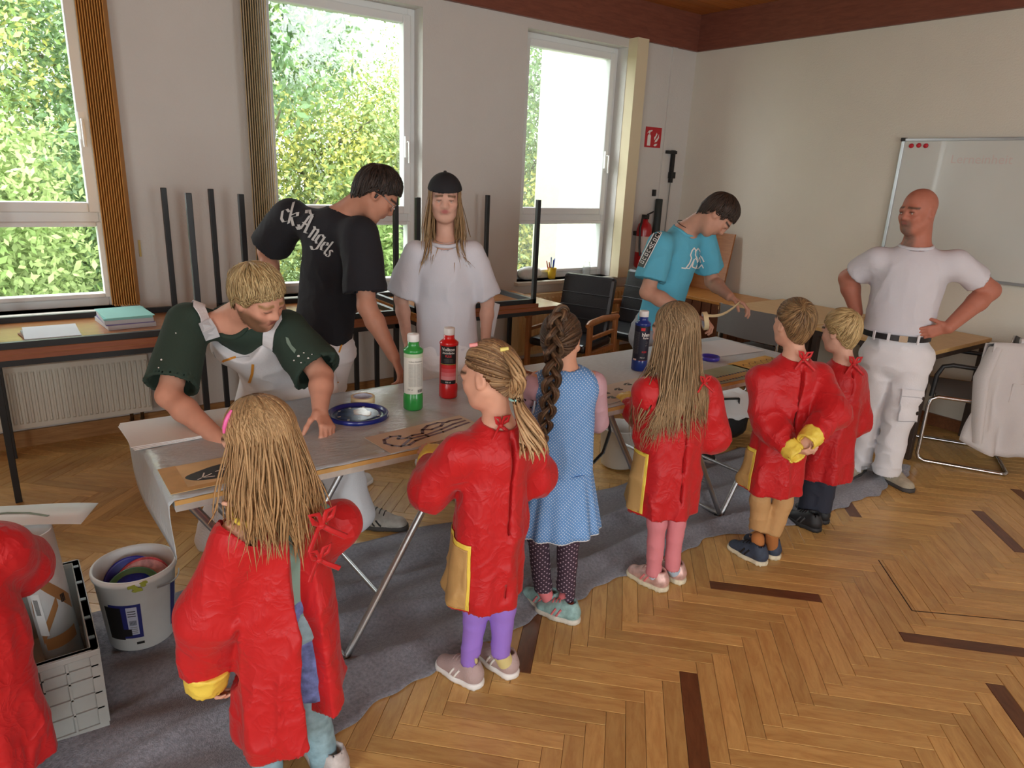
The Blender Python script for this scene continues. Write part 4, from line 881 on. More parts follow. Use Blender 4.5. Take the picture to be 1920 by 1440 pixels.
# ---- figure: joints come from pixels on the upright plane through the feet, plus an offset in depth
class Fig:
    def __init__(s, base, joints):
        s.b = np.array([*base, 0.0]); s.vd = nrm(s.b); s.vr = np.array([s.vd[1], -s.vd[0], 0]); s.J = {}
        for k, v in joints.items(): s.J[k] = np.array(v[1]) if v[0] == 'w' else s.V(*v)
        s.axes()
    def V(s, x, y, off=0): d = ray(x, y); return CC+d*((s.vd@(s.b+s.vd*off-CC))/(s.vd@d))
    def dirv(s, r, d, z): return nrm(s.vr*r+s.vd*d+Uz*z)          # right in view, away from view, up
    def axes(s):
        J = s.J; s.up = nrm(J['neck']-J['pel']); lat = J['sL']-J['sR']; s.lat = nrm(lat-s.up*(lat@s.up)); s.fwd = np.cross(s.lat, s.up)
    def __getattr__(s, k):
        if k in s.__dict__.get('J', {}): return s.J[k]
        raise AttributeError(k)
def head_prims(S, hc, hf, hu, hh, nose=1.0, ears=True, jaw=1.0):
    f, l, u = frame_of(hf, hu); P = lambda x, y, z: hc+hh*(x*l+y*f+z*u); E = lambda c, r, k=.02, sub=False: S.ell(P(*c), (l, f, u), [v*hh for v in r], k*hh/.22, sub)
    E((0, -.06, .13), (.325, .405, .37)); E((0, .10, -.13), (.265, .27, .33), .03); S.cap(P(-.10, .13, -.34), P(.10, .13, -.34), .105*hh*jaw, None, .03)
    S.cap(P(0, .23, -.43), P(0, .2, -.40), .075*hh*jaw, None, .02)
    for s in (-1, 1):
        S.cap(P(s*.20, -.02, -.22), P(s*.09, .20, -.40), .085*hh*jaw, .075*hh, .035); S.cap(P(s*.17, .25, -.12), P(s*.14, .27, -.16), .075*hh, None, .03)
        E((s*.135, .385, -.015), (.085, .06, .05), .03, True); E((s*.135, .298, -.015), (.068, .058, .056), .008)
        if ears:
            E((s*.325, -.045, -.03), (.045, .085, .125), .012); E((s*.375, -.03, -.02), (.035, .045, .07), .012, True); E((s*.325, .0, -.115), (.035, .035, .045), .01)
    S.cap(P(-.14, .335, .055), P(.14, .335, .055), .035*hh, None, .03)
    S.cap(P(0, .36, .0), P(0, .36+.07*nose, -.13), .028*hh, .042*hh, .022); 
    for s in (-1, 1): S.cap(P(s*.045, .375, -.145), P(s*.045, .36, -.15), .032*hh, None, .015)
    S.cap(P(-.07, .345, -.235), P(.07, .345, -.235), .022*hh, None, .012); S.cap(P(-.055, .345, -.275), P(.055, .345, -.275), .026*hh, None, .012)
    return P, (f, l, u)
def hand_prims(S, W, d, n, side, size=.18, curl=(.25, .3, .35, .4, .45), spread=.10, thumb_out=.7, k=.006):
    """W wrist, d towards the fingers, n the way the palm faces, side +1 left hand, -1 right hand"""
    d = nrm(d); n = nrm(n-d*(n@d)); t = np.cross(d, n)*(-side); s = size
    base = [(.13, .48, (.22, .13, .10), .047), (.045, .50, (.25, .15, .105), .048), (-.045, .48, (.23, .14, .10), .046), (-.13, .44, (.17, .10, .09), .041)]
    for i, (o, ln, seg, r) in enumerate(base):
        kn = W+d*s*ln+t*s*o; S.cap(W+d*s*.06+t*s*o*.55, kn, .072*s, .058*s, .012, FL(n, .75))
        a = 0; p = kn; dd = nrm(d+t*o*spread*6)
        for j, L in enumerate(seg):
            a += curl[i+1]*(1.25 if j == 1 else .95); v = dd*math.cos(a)+n*math.sin(a); q = p+v*L*s; S.cap(p, q, r*s*(1-.08*j), r*s*(.93-.1*j), k); p = q
    p = W+d*s*.12+t*s*.13; v = nrm(d*.75+t*thumb_out+n*.35); q = p+v*s*.20; S.cap(W+d*s*.08+t*s*.04, p, .07*s, .07*s, .012); S.cap(p, q, .062*s, .052*s, .012)
    for j, L in enumerate((.17, .13)):
        v = nrm(v*.8+d*.45*(1-curl[0])+n*curl[0]*.9); p, q = q, q+v*L*s; S.cap(p, q, .05*s*(1-.05*j), .044*s*(1-.1*j), k)
SKIN = {}
def skin_cols(V, hc, ax, hh, base, lips=(150, 88, 80), brow=(70, 52, 38), brow_w=1, beard=None, beardf=None, blush=.12):
    f, l, u = ax; q = (V-hc)/hh; x, y, z = q@l, q@f, q@u; base = np.array(lin(base)); C = np.tile(base, (len(V), 1))
    n = vnoise(V, 60)[:, None]; C = C*(1+.10*(n-.5))
    def mixc(c, w): nonlocal C; w = np.clip(w, 0, 1)[:, None]; C = C*(1-w)+np.array(lin(c))*w
    red = np.clip(1-np.hypot(np.abs(x)-.17, (z+.14))/.13, 0, 1)*(y > .15); C = C*(1-blush*red[:, None]*np.array([0, .6, .6]))
    if lips: mixc(lips, np.clip(1.3-np.hypot(x/.10, (z+.255)/.05), 0, 1)*(y > .30)*1.3)
    if brow: mixc(brow, brow_w*np.clip(1.6-np.abs(z-.075-.02*np.cos(x*8))/.022, 0, 1)*((np.abs(x) > .05) & (np.abs(x) < .24) & (y > .18)))
    mixc((60, 42, 36), .75*np.clip(1.5-np.abs(z+.012-.4*(np.abs(x)-.135)**2)/.014, 0, 1)*((np.abs(np.abs(x)-.135) < .06) & (y > .27)))
    if beard: mixc(beard, beardf(x, y, z, V))
    return C
def mk_skin(): return attr_mat('skin', 'Col', .55, bump=.06, bscale=240, sss=0, spec=.35)
# ---- hair
def hair_frame(hc, ax, hh): return hc, ax, hh
def scalp(hc, ax, hh, az, el, out=0.0, rad=(.345, .425, .395), c0=(0, -.055, .125)):
    f, l, u = ax; az, el, out = np.broadcast_arrays(np.asarray(az, float), np.asarray(el, float), np.asarray(out, float)); s = 1+out
    sn = np.sin(el); ho = np.where(sn < 0, 1-.55*sn*sn, np.cos(el))     # below the equator the skull runs down into the nape
    d = np.stack([ho*np.sin(az)*rad[0], ho*np.cos(az)*rad[1], sn*np.where(sn < 0, .58, rad[2])], -1)*s[..., None]+np.array(c0)
    return hc+hh*(d[..., :1]*l+d[..., 1:2]*f+d[..., 2:]*u)
def locks_mesh(paths, width, thick, ctr):
    """paths N,K,3 -> flat tapered locks; ctr = point the flat side faces away from"""
    N, K_, _ = paths.shape; T = np.gradient(paths, axis=1); T /= np.linalg.norm(T, axis=2, keepdims=True)+1e-9
    O = paths-ctr; O -= T*(O*T).sum(2, keepdims=True); O /= np.linalg.norm(O, axis=2, keepdims=True)+1e-9; W = np.cross(T, O)
    w = width[..., None] if np.ndim(width) == 2 else np.broadcast_to(width, (N, K_))[..., None]; th = w*thick
    V = np.stack([paths+W*w, paths+O*th, paths-W*w], 2).reshape(-1, 3)
    i = np.arange(N)[:, None, None]*K_*3+np.arange(K_-1)[None, :, None]*3+np.arange(3)[None, None]; j = np.arange(N)[:, None, None]*K_*3+np.arange(K_-1)[None, :, None]*3+(np.arange(3)[None, None]+1) % 3
    F = np.stack([i, j, j+3, i+3], -1).reshape(-1, 4); return V, F
def merge(parts):
    Vs, Fs, Cs, o = [], [], [], 0
    for V, F, C in parts: Vs.append(V); Fs.append(F+o); Cs.append(C); o += len(V)
    return np.concatenate(Vs), np.concatenate(Fs), np.concatenate(Cs)
def lock_cols(N, K_, c0, c1, R, tip=None, amp=.22):
    r = R.random((N, 1, 1)); c = np.array(lin(c0))*(1-r)+np.array(lin(c1))*r; c = c*(1+amp*(R.random((N, 1, 1))-.5)); c = np.repeat(c, K_, 1)
    if tip is not None: t = np.linspace(0, 1, K_)[None, :, None]**1.3; c = c*(1-t)+np.array(lin(tip))*t
    return np.repeat(c[:, :, None, :], 3, 2).reshape(-1, 3)
def hair_mat(): return attr_mat('hair', 'Col', .5, spec=.35, bump=.25, bscale=300)
def cap_mesh(hc, ax, hh, hairline, c0, c1, grow=1.0, n=84, m=40, rough=.01, seed=0, part=None, thick=.03):
    """skull cap whose lower edge follows hairline(az) in elevation"""
    az = np.linspace(-math.pi, math.pi, n, endpoint=False); t = np.linspace(0, 1, m); lo = np.array([hairline(a) for a in az])
    EL = (math.pi/2)*(1-t)[None]+lo[:, None]*t[None]; AZ = np.repeat(az[:, None], m, 1)
    R = np.random.default_rng(seed); P = scalp(hc, ax, hh, AZ, EL, (grow-1)+thick*np.minimum(1, (1-t)*6)[None]-.06*(t > .999)[None])
    nn = vnoise(np.stack([AZ*9, EL*2, EL*0], -1).reshape(-1, 3), 1.0, seed).reshape(AZ.shape); P = P+(P-hc)*(rough*(nn-.5)*2)[..., None]
    i = np.arange(n)[:, None]*m+np.arange(m-1)[None]; j = ((np.arange(n)+1) % n)[:, None]*m+np.arange(m-1)[None]; F = np.stack([i, i+1, j+1, j], -1).reshape(-1, 4)
    w = vnoise(np.stack([AZ*16, EL*1.5, EL*0], -1).reshape(-1, 3), 1.0, seed+3)[:, None]; C = np.array(lin(c0))*(1-w)+np.array(lin(c1))*w
    return P.reshape(-1, 3), F, C
def short_hair(hc, ax, hh, hairline, c0, c1, n=900, length=.5, lift=.05, width=.012, seed=0, crown=(math.pi, 1.15), swirl=.3, grow=1.03, fringe=0, thick=.03, tuft=0.0):
    """locks comb away from the crown over the skull and end near the hairline"""
    R = np.random.default_rng(seed); K_ = 7; parts = [cap_mesh(hc, ax, hh, hairline, c0, c1, grow, seed=seed, thick=thick, rough=.02)]
    az = R.uniform(-math.pi, math.pi, n); u = R.random(n)**.8; lo = np.array([hairline(a) for a in az]); el0 = (math.pi/2)*(1-u)+(lo+.12)*u
    ca, ce = crown; d0 = np.stack([np.cos(el0)*np.sin(az), np.cos(el0)*np.cos(az), np.sin(el0)], 1); cd = np.array([math.cos(ce)*math.sin(ca), math.cos(ce)*math.cos(ca), math.sin(ce)])
    tg = d0-cd*(d0@cd)[:, None]; tg = tg-d0*(tg*d0).sum(1)[:, None]; tg /= np.linalg.norm(tg, axis=1)[:, None]+1e-6; tg = tg+swirl*np.cross(d0, tg)+.18*R.normal(size=(n, 3)); tg -= d0*(tg*d0).sum(1)[:, None]; tg /= np.linalg.norm(tg, axis=1)[:, None]+1e-6
    L = length*(.6+.7*R.random(n)); s = np.linspace(0, 1, K_); ang = s[None]*L[:, None]
    D = d0[:, None]*np.cos(ang)[..., None]+tg[:, None]*np.sin(ang)[..., None]
    el = np.arcsin(np.clip(D[..., 2], -1, 1)); a2 = np.arctan2(D[..., 0], D[..., 1]); lo2 = np.interp(a2.ravel(), np.linspace(-math.pi, math.pi, 181), [hairline(q) for q in np.linspace(-math.pi, math.pi, 181)]).reshape(a2.shape)
    el = np.maximum(el, lo2-(fringe+.05)*R.random((n, 1))*2+.04)
    tp_ = np.clip((el-lo2)/.35, .15, 1); out = grow-1+thick*tp_+.012*R.random((n, 1))+lift*s[None]**2*R.random((n, 1))+tuft*s[None]*np.clip(D[..., 2], 0, 1)
    P = scalp(hc, ax, hh, a2, el, out); w = width*hh/.23*np.sin(np.linspace(.5, math.pi-.12, K_))[None]*(.7+.6*R.random((n, 1)))
    V, F = locks_mesh(P, w*.5, .35, hc); parts.append((V, F, lock_cols(n, K_, c0, c1, R))); return merge(parts)
def long_hair(hc, ax, hh, c0, c1, tip, length, n=420, face=.95, seed=0, part_az=0.0, width=.016, wave=.012, collide=None, back_only=False, K_=22, outw=.03, hairline=None, spread=.02, lenf=None, rootdark=.75):
    R = np.random.default_rng(seed); f, l, u = ax
    hl = hairline or (lambda a: .42 if abs(a) < face else -.55); parts = [cap_mesh(hc, ax, hh, hl, [v*rootdark for v in c0], c0, 1.02, seed=seed, rough=.015)]
    sg = np.where(R.random(n) < .5, -1, 1); az1 = sg*(face+(math.pi-face)*R.random(n)**.9)          # where the lock leaves the head
    az0 = np.where(R.random(n) < .35, part_az+.15*R.normal(size=n), math.pi*sg*(.5+.5*R.random(n))*.98); el0 = np.where(R.random(n) < .5, 1.25, .6+.8*R.random(n))
    az0 = az1*.72+az0*.28; el1 = -.05-.85*R.random(n)**1.3; s = np.linspace(0, 1, K_); kh = 9; t = np.linspace(0, 1, kh); e = t*t*(3-2*t)
    A = az0[:, None]+(az1-az0)[:, None]*e[None]; EL = el0[:, None]+(el1-el0)[:, None]*t[None]; o = .035+.06*R.random((n, 1))*(.35+.65*t[None])
    H = scalp(hc, ax, hh, A, EL, o); K2 = K_-kh; L = length*(.75+.3*R.random(n))
    if lenf is not None: L = L*lenf(az1)
    v = np.linspace(0, 1, K2+1)[1:]; E0 = H[:, -1]; rd = E0-hc; rd[:, 2] = 0; rd /= np.linalg.norm(rd, axis=1)[:, None]+1e-6
    ph = R.random((n, 1))*6.28; wv = (wave*np.sin(v[None]*L[:, None]*28+ph)*v[None])[..., None]; side = np.cross(rd, Uz)[:, None]
    D = E0[:, None]-Uz*(v[None]*L[:, None])[..., None]+rd[:, None]*(outw*np.sin(v*2.2)[None]*R.random((n, 1)))[..., None]+side*wv+(R.normal(size=(n, 1, 3))*spread*np.array([1, 1, 0]))*v[None, :, None]
    P = np.concatenate([H, D], 1)
    if collide is not None:
        for _ in range(3):
            Q = P[:, kh:].reshape(-1, 3); d = collide.ev(Q); b = d < .012
            if b.any(): g = collide.grad(Q[b]); g /= np.linalg.norm(g, axis=1)[:, None]+1e-6; Q[b] += g*(.014-d[b])[:, None]; P[:, kh:] = Q.reshape(n, K2, 3)
        P[:, kh+1:-1] = .25*P[:, kh:-2]+.5*P[:, kh+1:-1]+.25*P[:, kh+2:]
    w = width*.5*np.minimum(1, 6*(1-np.linspace(0, 1, K_))+.10)[None]*(.5+.8*R.random((n, 1))); V, F = locks_mesh(P, w, .3, hc); parts.append((V, F, lock_cols(n, K_, c0, c1, R, tip))); return merge(parts)
# ---- garments
def crease(P, f, amp, seed=0, pw=3):
    n = vnoise(P, f, seed)+.35*vnoise(P, np.asarray(f)*2.3, seed+5); r = 1-np.abs(2*(n/1.35)-1); return amp*r**pw
def shoe(fig, root, heel, toe, L, mu, ms, w=.036, h=.075, name='shoe', accent=None, lace=None, sock=None, ank=None):
    heel = np.array([*heel[:2], heel[2] if len(heel) > 2 else 0.0]); toe = np.array([*toe[:2], 0]); hz = heel*np.array([1, 1, 0]); d = nrm(np.array([toe[0]-heel[0], toe[1]-heel[1], 0])); l = np.cross(Uz, d); z0 = heel[2]
    P = lambda a, b, c: hz+d*a*L+l*b+Uz*(c+z0)
    S = Sdf(); S.cap(P(.14, 0, .04), P(.45, 0, .038), w*.93, w*.98, .02); S.cap(P(.45, 0, .036), P(.84, 0, .026), w*1.0, w*.86, .02, FL(Uz, .85)); S.cap(P(.17, 0, .045), P(.20, 0, h), w*.92, w*.86, .02); S.cap(P(.22, 0, h), P(.6, 0, .048), w*.5, w*.5, .03)
    zf = .014+z0; S.post = lambda dd, Q: np.maximum(dd, zf-Q[:, 2])
    S.cap(P(.20, 0, h), P(.20, 0, h+.1), w*.62, None, .006, sub=True)
    V, F = S.mesh(.007); up = npmesh(name, V, F, mu, root)
    S2 = Sdf(); S2.cap(P(.14, 0, .012), P(.5, 0, .012), w*1.05, w*1.06, .02); S2.cap(P(.5, 0, .012), P(.86, 0, .012), w*1.06, w*.92, .02)
    S2.post = lambda dd, Q: np.maximum(np.maximum(dd, z0+.001-Q[:, 2]), Q[:, 2]-.023-z0-.012*np.clip((Q-hz)@d/L-.75, 0, 1))
    V, F = S2.mesh(.007); npmesh('sole', V, F, ms, up)
    if accent: 
        for k, a in enumerate((.34, .46)):
            for sd_ in (-1, 1):
                q, g = S.proj([P(a+.10*t, sd_*w*1.2, .026+.035*(1-t)) for t in np.linspace(0, 1, 5)], None, .001); MB().tube(q, .004, 6).build('stripe', accent, up)
    if lace:
        for a in (.42, .5, .58):
            q, g = S.proj([P(a, b, .08) for b in np.linspace(-w*.55, w*.55, 5)], -Uz*-1, .001, .05); MB().tube(q, .0028, 6).build('lace', lace, up)
    if sock is not None and ank is not None:
        S3 = Sdf(); S3.cap(P(.20, 0, .03), ank, w*.78, w*.80, .01); V, F = S3.mesh(.006); npmesh('sock', V, F, sock, root)
    return up
def ribbon(S, pts, width, m, parent, name, n=None, off=.003, thick=.003, res=.012, out=.2):
    P = [np.array(p, float) for p in pts]; Q = []
    for a, b in zip(P, P[1:]):
        k = max(1, int(np.linalg.norm(b-a)/res)); Q += [a+(b-a)*i/k for i in range(k)]
    Q.append(P[-1]); Q = np.array(Q); Q, g = S.proj(Q, n, off, out) if S else (Q, np.tile(n, (len(Q), 1)))
    T = np.gradient(Q, axis=0); T /= np.linalg.norm(T, axis=1)[:, None]+1e-9; W = np.cross(T, g); W /= np.linalg.norm(W, axis=1)[:, None]+1e-9
    V = np.concatenate([Q-W*width/2, Q+W*width/2, Q+W*width/2+g*thick, Q-W*width/2+g*thick]); k = len(Q); i = np.arange(k-1); F = []
    for a in range(4): b = (a+1) % 4; F.append(np.stack([a*k+i, b*k+i, b*k+i+1, a*k+i+1], 1))
    F.append(np.array([[0, k, 2*k, 3*k][::-1], [k-1, 2*k-1, 3*k-1, 4*k-1]])); return npmesh(name, V, np.concatenate(F)[:, ::-1], m, parent, smooth=False)
def patch_of(ob, planes, m, name, parent, off=.003):
    """cut a piece out of a garment's surface with planes (point, outward normal) and lift it"""
    bm = bmesh.new(); bm.from_mesh(ob.data)
    for c, n in planes: bmesh.ops.bisect_plane(bm, geom=bm.verts[:]+bm.edges[:]+bm.faces[:], plane_co=Vector(c), plane_no=Vector(n), clear_outer=True)
    bm.normal_update()
    for v in bm.verts: v.co += v.normal*off
    me = bpy.data.meshes.new(name); bm.to_mesh(me); bm.free(); me.materials.clear(); me.materials.append(m); o = bpy.data.objects.new(name, me); COL.objects.link(o); o.parent = parent
    sd = o.modifiers.new('s', 'SOLIDIFY'); sd.thickness = .002; sd.offset = 1
    return o
def person(label, base): return thing('person', label, 'person', None, (0, 0, 0))
def decal(S, polys, org, ex, ey, n, m, parent, name, off=.0022, out=.12, sub=.02):
    """flat polygons (2-D, metres) laid on a garment: projected along n; long edges are subdivided first"""
    obs = []
    for poly in polys:
        bm = bmesh.new(); vs = [bm.verts.new((x, y, 0)) for x, y in poly]; bm.faces.new(vs); bmesh.ops.triangulate(bm, faces=bm.faces[:])
        for _ in range(6):
            lg = [e for e in bm.edges if e.calc_length() > sub]
            if not lg: break
            bmesh.ops.subdivide_edges(bm, edges=lg, cuts=1); bmesh.ops.triangulate(bm, faces=bm.faces[:])
        bm.verts.index_update(); V = np.array([v.co[:2] for v in bm.verts]); F = np.array([[v.index for v in f.verts] for f in bm.faces]); bm.free(); obs.append((V, F))
    Vs = np.concatenate([o[0] for o in obs]); o_ = 0; Fs = []
    for V, F in obs: Fs.append(F+o_); o_ += len(V)
    P = org+Vs[:, :1]*ex+Vs[:, 1:]*ey; Q, g = S.proj(P, n, off, out); return npmesh(name, Q, np.concatenate(Fs), m, parent)
def bow(root, c, fig, m, sz=1.0, S=None, back=None):
    b = back if back is not None else -nrm(fig.fwd*np.array([1, 1, 0])); l = fig.lat; c = np.asarray(c)-Uz*.012
    for s in (-1, 1):
        MB().tube([c, c+(l*s*.022+b*.012+Uz*.016)*sz, c+(l*s*.030+b*.010+Uz*.034)*sz, c+(l*s*.010+b*.010+Uz*.030)*sz, c+(b*.008+Uz*.004)*sz], .0062*sz, 6, flat=.3, up=b).build('tie_loop', m, root)
        MB().tube([c, c+(l*s*.018+b*.010-Uz*.016)*sz, c+(l*s*(.034+.02*(s < 0))+b*.012-Uz*.045)*sz], [.006*sz, .0065*sz, .007*sz], 6, flat=.3, up=b).build('tie_end', m, root)
    MB().lathe(c+b*.006, [(0, -.009*sz), (.007*sz, -.005*sz), (.008*sz, .005*sz), (0, .009*sz)], 10, axis=l).build('tie_knot', m, root)
def red_mat():
    if 'red_smock' in MATS: return MATS['red_smock']
    m = mat('red_smock', (188, 26, 32), .5, spec=.35, sheen=.1); nt = m.node_tree; N, L = nt.nodes, nt.links; b = N['Principled BSDF']
    tc = N.new('ShaderNodeTexCoord'); hs = []
    for sc_, pw, st in ((5, 7, 1.0), (15, 7, .35)):
        n = N.new('ShaderNodeTexNoise'); n.inputs['Scale'].default_value = sc_; n.inputs['Detail'].default_value = 3; n.inputs['Distortion'].default_value = .8; L.new(tc.outputs['Object'], n.inputs[0])
        a = N.new('ShaderNodeMath'); a.operation = 'MULTIPLY_ADD'; a.inputs[1].default_value = 2; a.inputs[2].default_value = -1; L.new(n.outputs['Fac'], a.inputs[0])
        c = N.new('ShaderNodeMath'); c.operation = 'ABSOLUTE'; L.new(a.outputs[0], c.inputs[0]); d = N.new('ShaderNodeMath'); d.operation = 'SUBTRACT'; d.inputs[0].default_value = 1; L.new(c.outputs[0], d.inputs[1])
        e = N.new('ShaderNodeMath'); e.operation = 'POWER'; e.inputs[1].default_value = pw; L.new(d.outputs[0], e.inputs[0]); g = N.new('ShaderNodeMath'); g.operation = 'MULTIPLY'; g.inputs[1].default_value = st; L.new(e.outputs[0], g.inputs[0]); hs.append(g)
    s = N.new('ShaderNodeMath'); s.operation = 'ADD'; L.new(hs[0].outputs[0], s.inputs[0]); L.new(hs[1].outputs[0], s.inputs[1])
    bp = N.new('ShaderNodeBump'); bp.inputs['Strength'].default_value = .32; bp.inputs['Distance'].default_value = .012; L.new(s.outputs[0], bp.inputs['Height']); L.new(bp.outputs[0], b.inputs['Normal']); return m
M_yel = mat('yellow_cuff', (232, 206, 84), .5, bump=.3, bscale=40); M_tan = mat('tan_pocket', (186, 148, 92), .55, bump=.3, bscale=30)
def smock(fig, root, hem, R, flat=.92, top=.092, sl=.06, sm=.066, cuff=.05, seed=0, slit=.006, open_=None, h=.0082, hemtilt=None, arms='LR', cufflen=.055, shell=False, rounded=0.0, ax_bot=None, amp=.015, wrl=.95):
    """knee-length overall: bell body, puffed sleeves, yellow cuffs, tie at the nape, slit down the back"""
    J = fig.J; nk = J['neck']; bot = np.array([J['pel'][0], J['pel'][1], hem]) if ax_bot is None else np.array(ax_bot); f = fig.fwd; S = Sdf()
    ch = nk+(J['pel']-nk)*.26; fh = nrm(f*np.array([1, 1, 0]))
    S.cap(ch, bot-Uz*.03, top*1.15, R, .05, FL(fh, flat)); S.cap(J['sL']-Uz*.012, J['sR']-Uz*.012, .052, None, .05); S.cap(nk-Uz*.035, ch, .055, .09, .05)
    wr = {}
    for s in arms:
        a, e, w = J['s'+s], J['e'+s], J['w'+s]; d = nrm(w-e); w2 = e+(w-e)*wrl; wr[s] = (w2, d, e)
        S.cap(a-Uz*.01, e, sl, sm, .035); S.cap(e, w2, sm, cuff*.92, .03)
    nb = nk-fh*.01; S.cap(nb-Uz*.0, nb+Uz*.12, .050, .060, .012, sub=True)
    lat = np.cross(Uz, fh); bk = nk-fh*.06
    if open_: S.cap(nk-fh*.17+lat*open_[2]-Uz*.03, bot-fh*(R*flat+.03)+lat*open_[1]-Uz*.06, .11, .14, .006, FL(lat, open_[0]/.14), sub=True)
    elif slit: S.cap(nk-fh*.10, bot-fh*(R*flat)-Uz*.06, .034, .034, .004, FL(lat, slit/.034), sub=True)
    hn = -Uz if hemtilt is None else nrm(-Uz+hemtilt)
    def post(d, P):
        g = np.clip((nk[2]-P[:, 2])*4, 0, 1); d = d-crease(P, (7, 7, 3.6), amp, seed, 4)*g-crease(P, (15, 15, 9), amp*.4, seed+9, 4)*g+amp*.3
        fold = .009*np.clip((nk[2]-.25-P[:, 2])*3, 0, 1)*np.sin(np.arctan2((P-bot)@lat, (P-bot)@fh)*7+seed+3*vnoise(P, 3, seed)); d = d-fold
        if shell: d = np.maximum(d, -(d+.016))
        for w2, dd, e in wr.values(): d = np.where(((P-w2)**2).sum(1) < .008, np.maximum(d, (P-w2)@dd), d)
        return np.maximum(d, (P-bot)@hn)
    S.post = post; V, F = S.mesh(h); go = npmesh('smock', V, F, red_mat(), root)
    for s, (w2, d, e) in wr.items():
        C = Sdf(); C.cap(w2-d*.012, w2+d*cufflen, cuff*1.03, cuff*.86, .01); C.cap(w2+d*(cufflen-.012), w2+d*(cufflen+.05), cuff*.72, None, .004, sub=True)
        C.post = lambda dd, P, sd_=seed, w2=w2, d=d: np.maximum(np.maximum(dd-crease(P, 22, .006, sd_+2)+.002, (P-w2)@d-cufflen), -((P-w2)@d)-.012)
        V, F = C.mesh(.006); npmesh('cuff', V, F, M_yel, go)
    return go, S, dict(bot=bot, fh=fh, lat=lat, nk=nk)
def pocket(go, info, pt, z0=.012, z1=.235):
    """tan front pocket with yellow edging that wraps round the child's left side; pt = a point on its rear edge"""
    b, fh, lat = info['bot'], info['fh'], info['lat']; n = nrm(fh*.62+lat*.78)
    for nm, m, e, off in (('pocket_edge', M_yel, 0.0, .003), ('pocket', M_tan, .011, .0055)):
        patch_of(go, [(pt+n*e, -n), (b+Uz*(z0+e*.3), -Uz), (b+Uz*(z1-e*1.4), Uz)], m, nm, go, off)
def kid_body(fig, root, hh, hf, hu, skin, hands, nose=.8, legs=False, h=.0052, **kw):
    J = fig.J; S = Sdf(); hc = J['head']; P, ax = head_prims(S, hc, hf, hu, hh, nose, jaw=.92)
    S.cap(J['neck']-Uz*.03, P(0, -.10, -.22), .040, .038, .03); S.cap(J['neck']-Uz*.05, J['pel'], .062, .075, .04, FL(fig.fwd, .75)); S.cap(J['sL'], J['sR'], .036, None, .04)
    for s in 'LR':
        if 'e'+s in J:
            S.cap(J['s'+s], J['e'+s], .036, .030, .02); S.cap(J['e'+s], J['w'+s], .030, .021, .015)
            if s in hands: d, n, c = hands[s]; hand_prims(S, J['w'+s], d, n, 1 if s == 'L' else -1, .125, c, k=.004)
            else: S.cap(J['w'+s], J['w'+s]+nrm(J['w'+s]-J['e'+s])*.07, .022, .026, .01)
    if legs:
        for s in 'LR': S.cap(J['h'+s], J['k'+s], .05, .035, .02); S.cap(J['k'+s], J['a'+s], .035, .024, .015)
    V, F = S.mesh(h); npmesh('body', V, F, mk_skin(), root, skin_cols(V, hc, ax, hh, skin, **kw)); return S, ax, P
def pants(fig, root, m, r=(.066, .048, .038), name='leggings', pel=.085, h=.0065, amp=.004, loose=0, hemz=None, waist=None, flat=.8, wf=9):
    J = fig.J; S = Sdf()
    top = J['pel'] if waist is None else waist
    S.cap(J['hL'], J['hR'], pel*.8, None, .04); S.cap((J['hL']+J['hR'])/2, top, pel*1.15, pel*1.1, .05, FL(fig.fwd, flat))
    for s in 'LR':
        S.cap(J['h'+s], J['k'+s], r[0], r[1], .012); d = nrm(J['a'+s]-J['k'+s]); e = J['a'+s]
        S.cap(J['k'+s], e, r[1], r[2], .02)
    def post(d, P):
        d = d-crease(P, (wf, wf, wf*1.6), amp, 4)+amp*.4
        for s in 'LR': e = J['a'+s]; v = nrm(e-J['k'+s]); d = np.where(((P-e)**2).sum(1) < (r[2]+.06)**2, np.maximum(d, (P-e)@v), d)
        return d
    S.post = post
    V, F = S.mesh(h); return npmesh(name, V, F, m, root), S
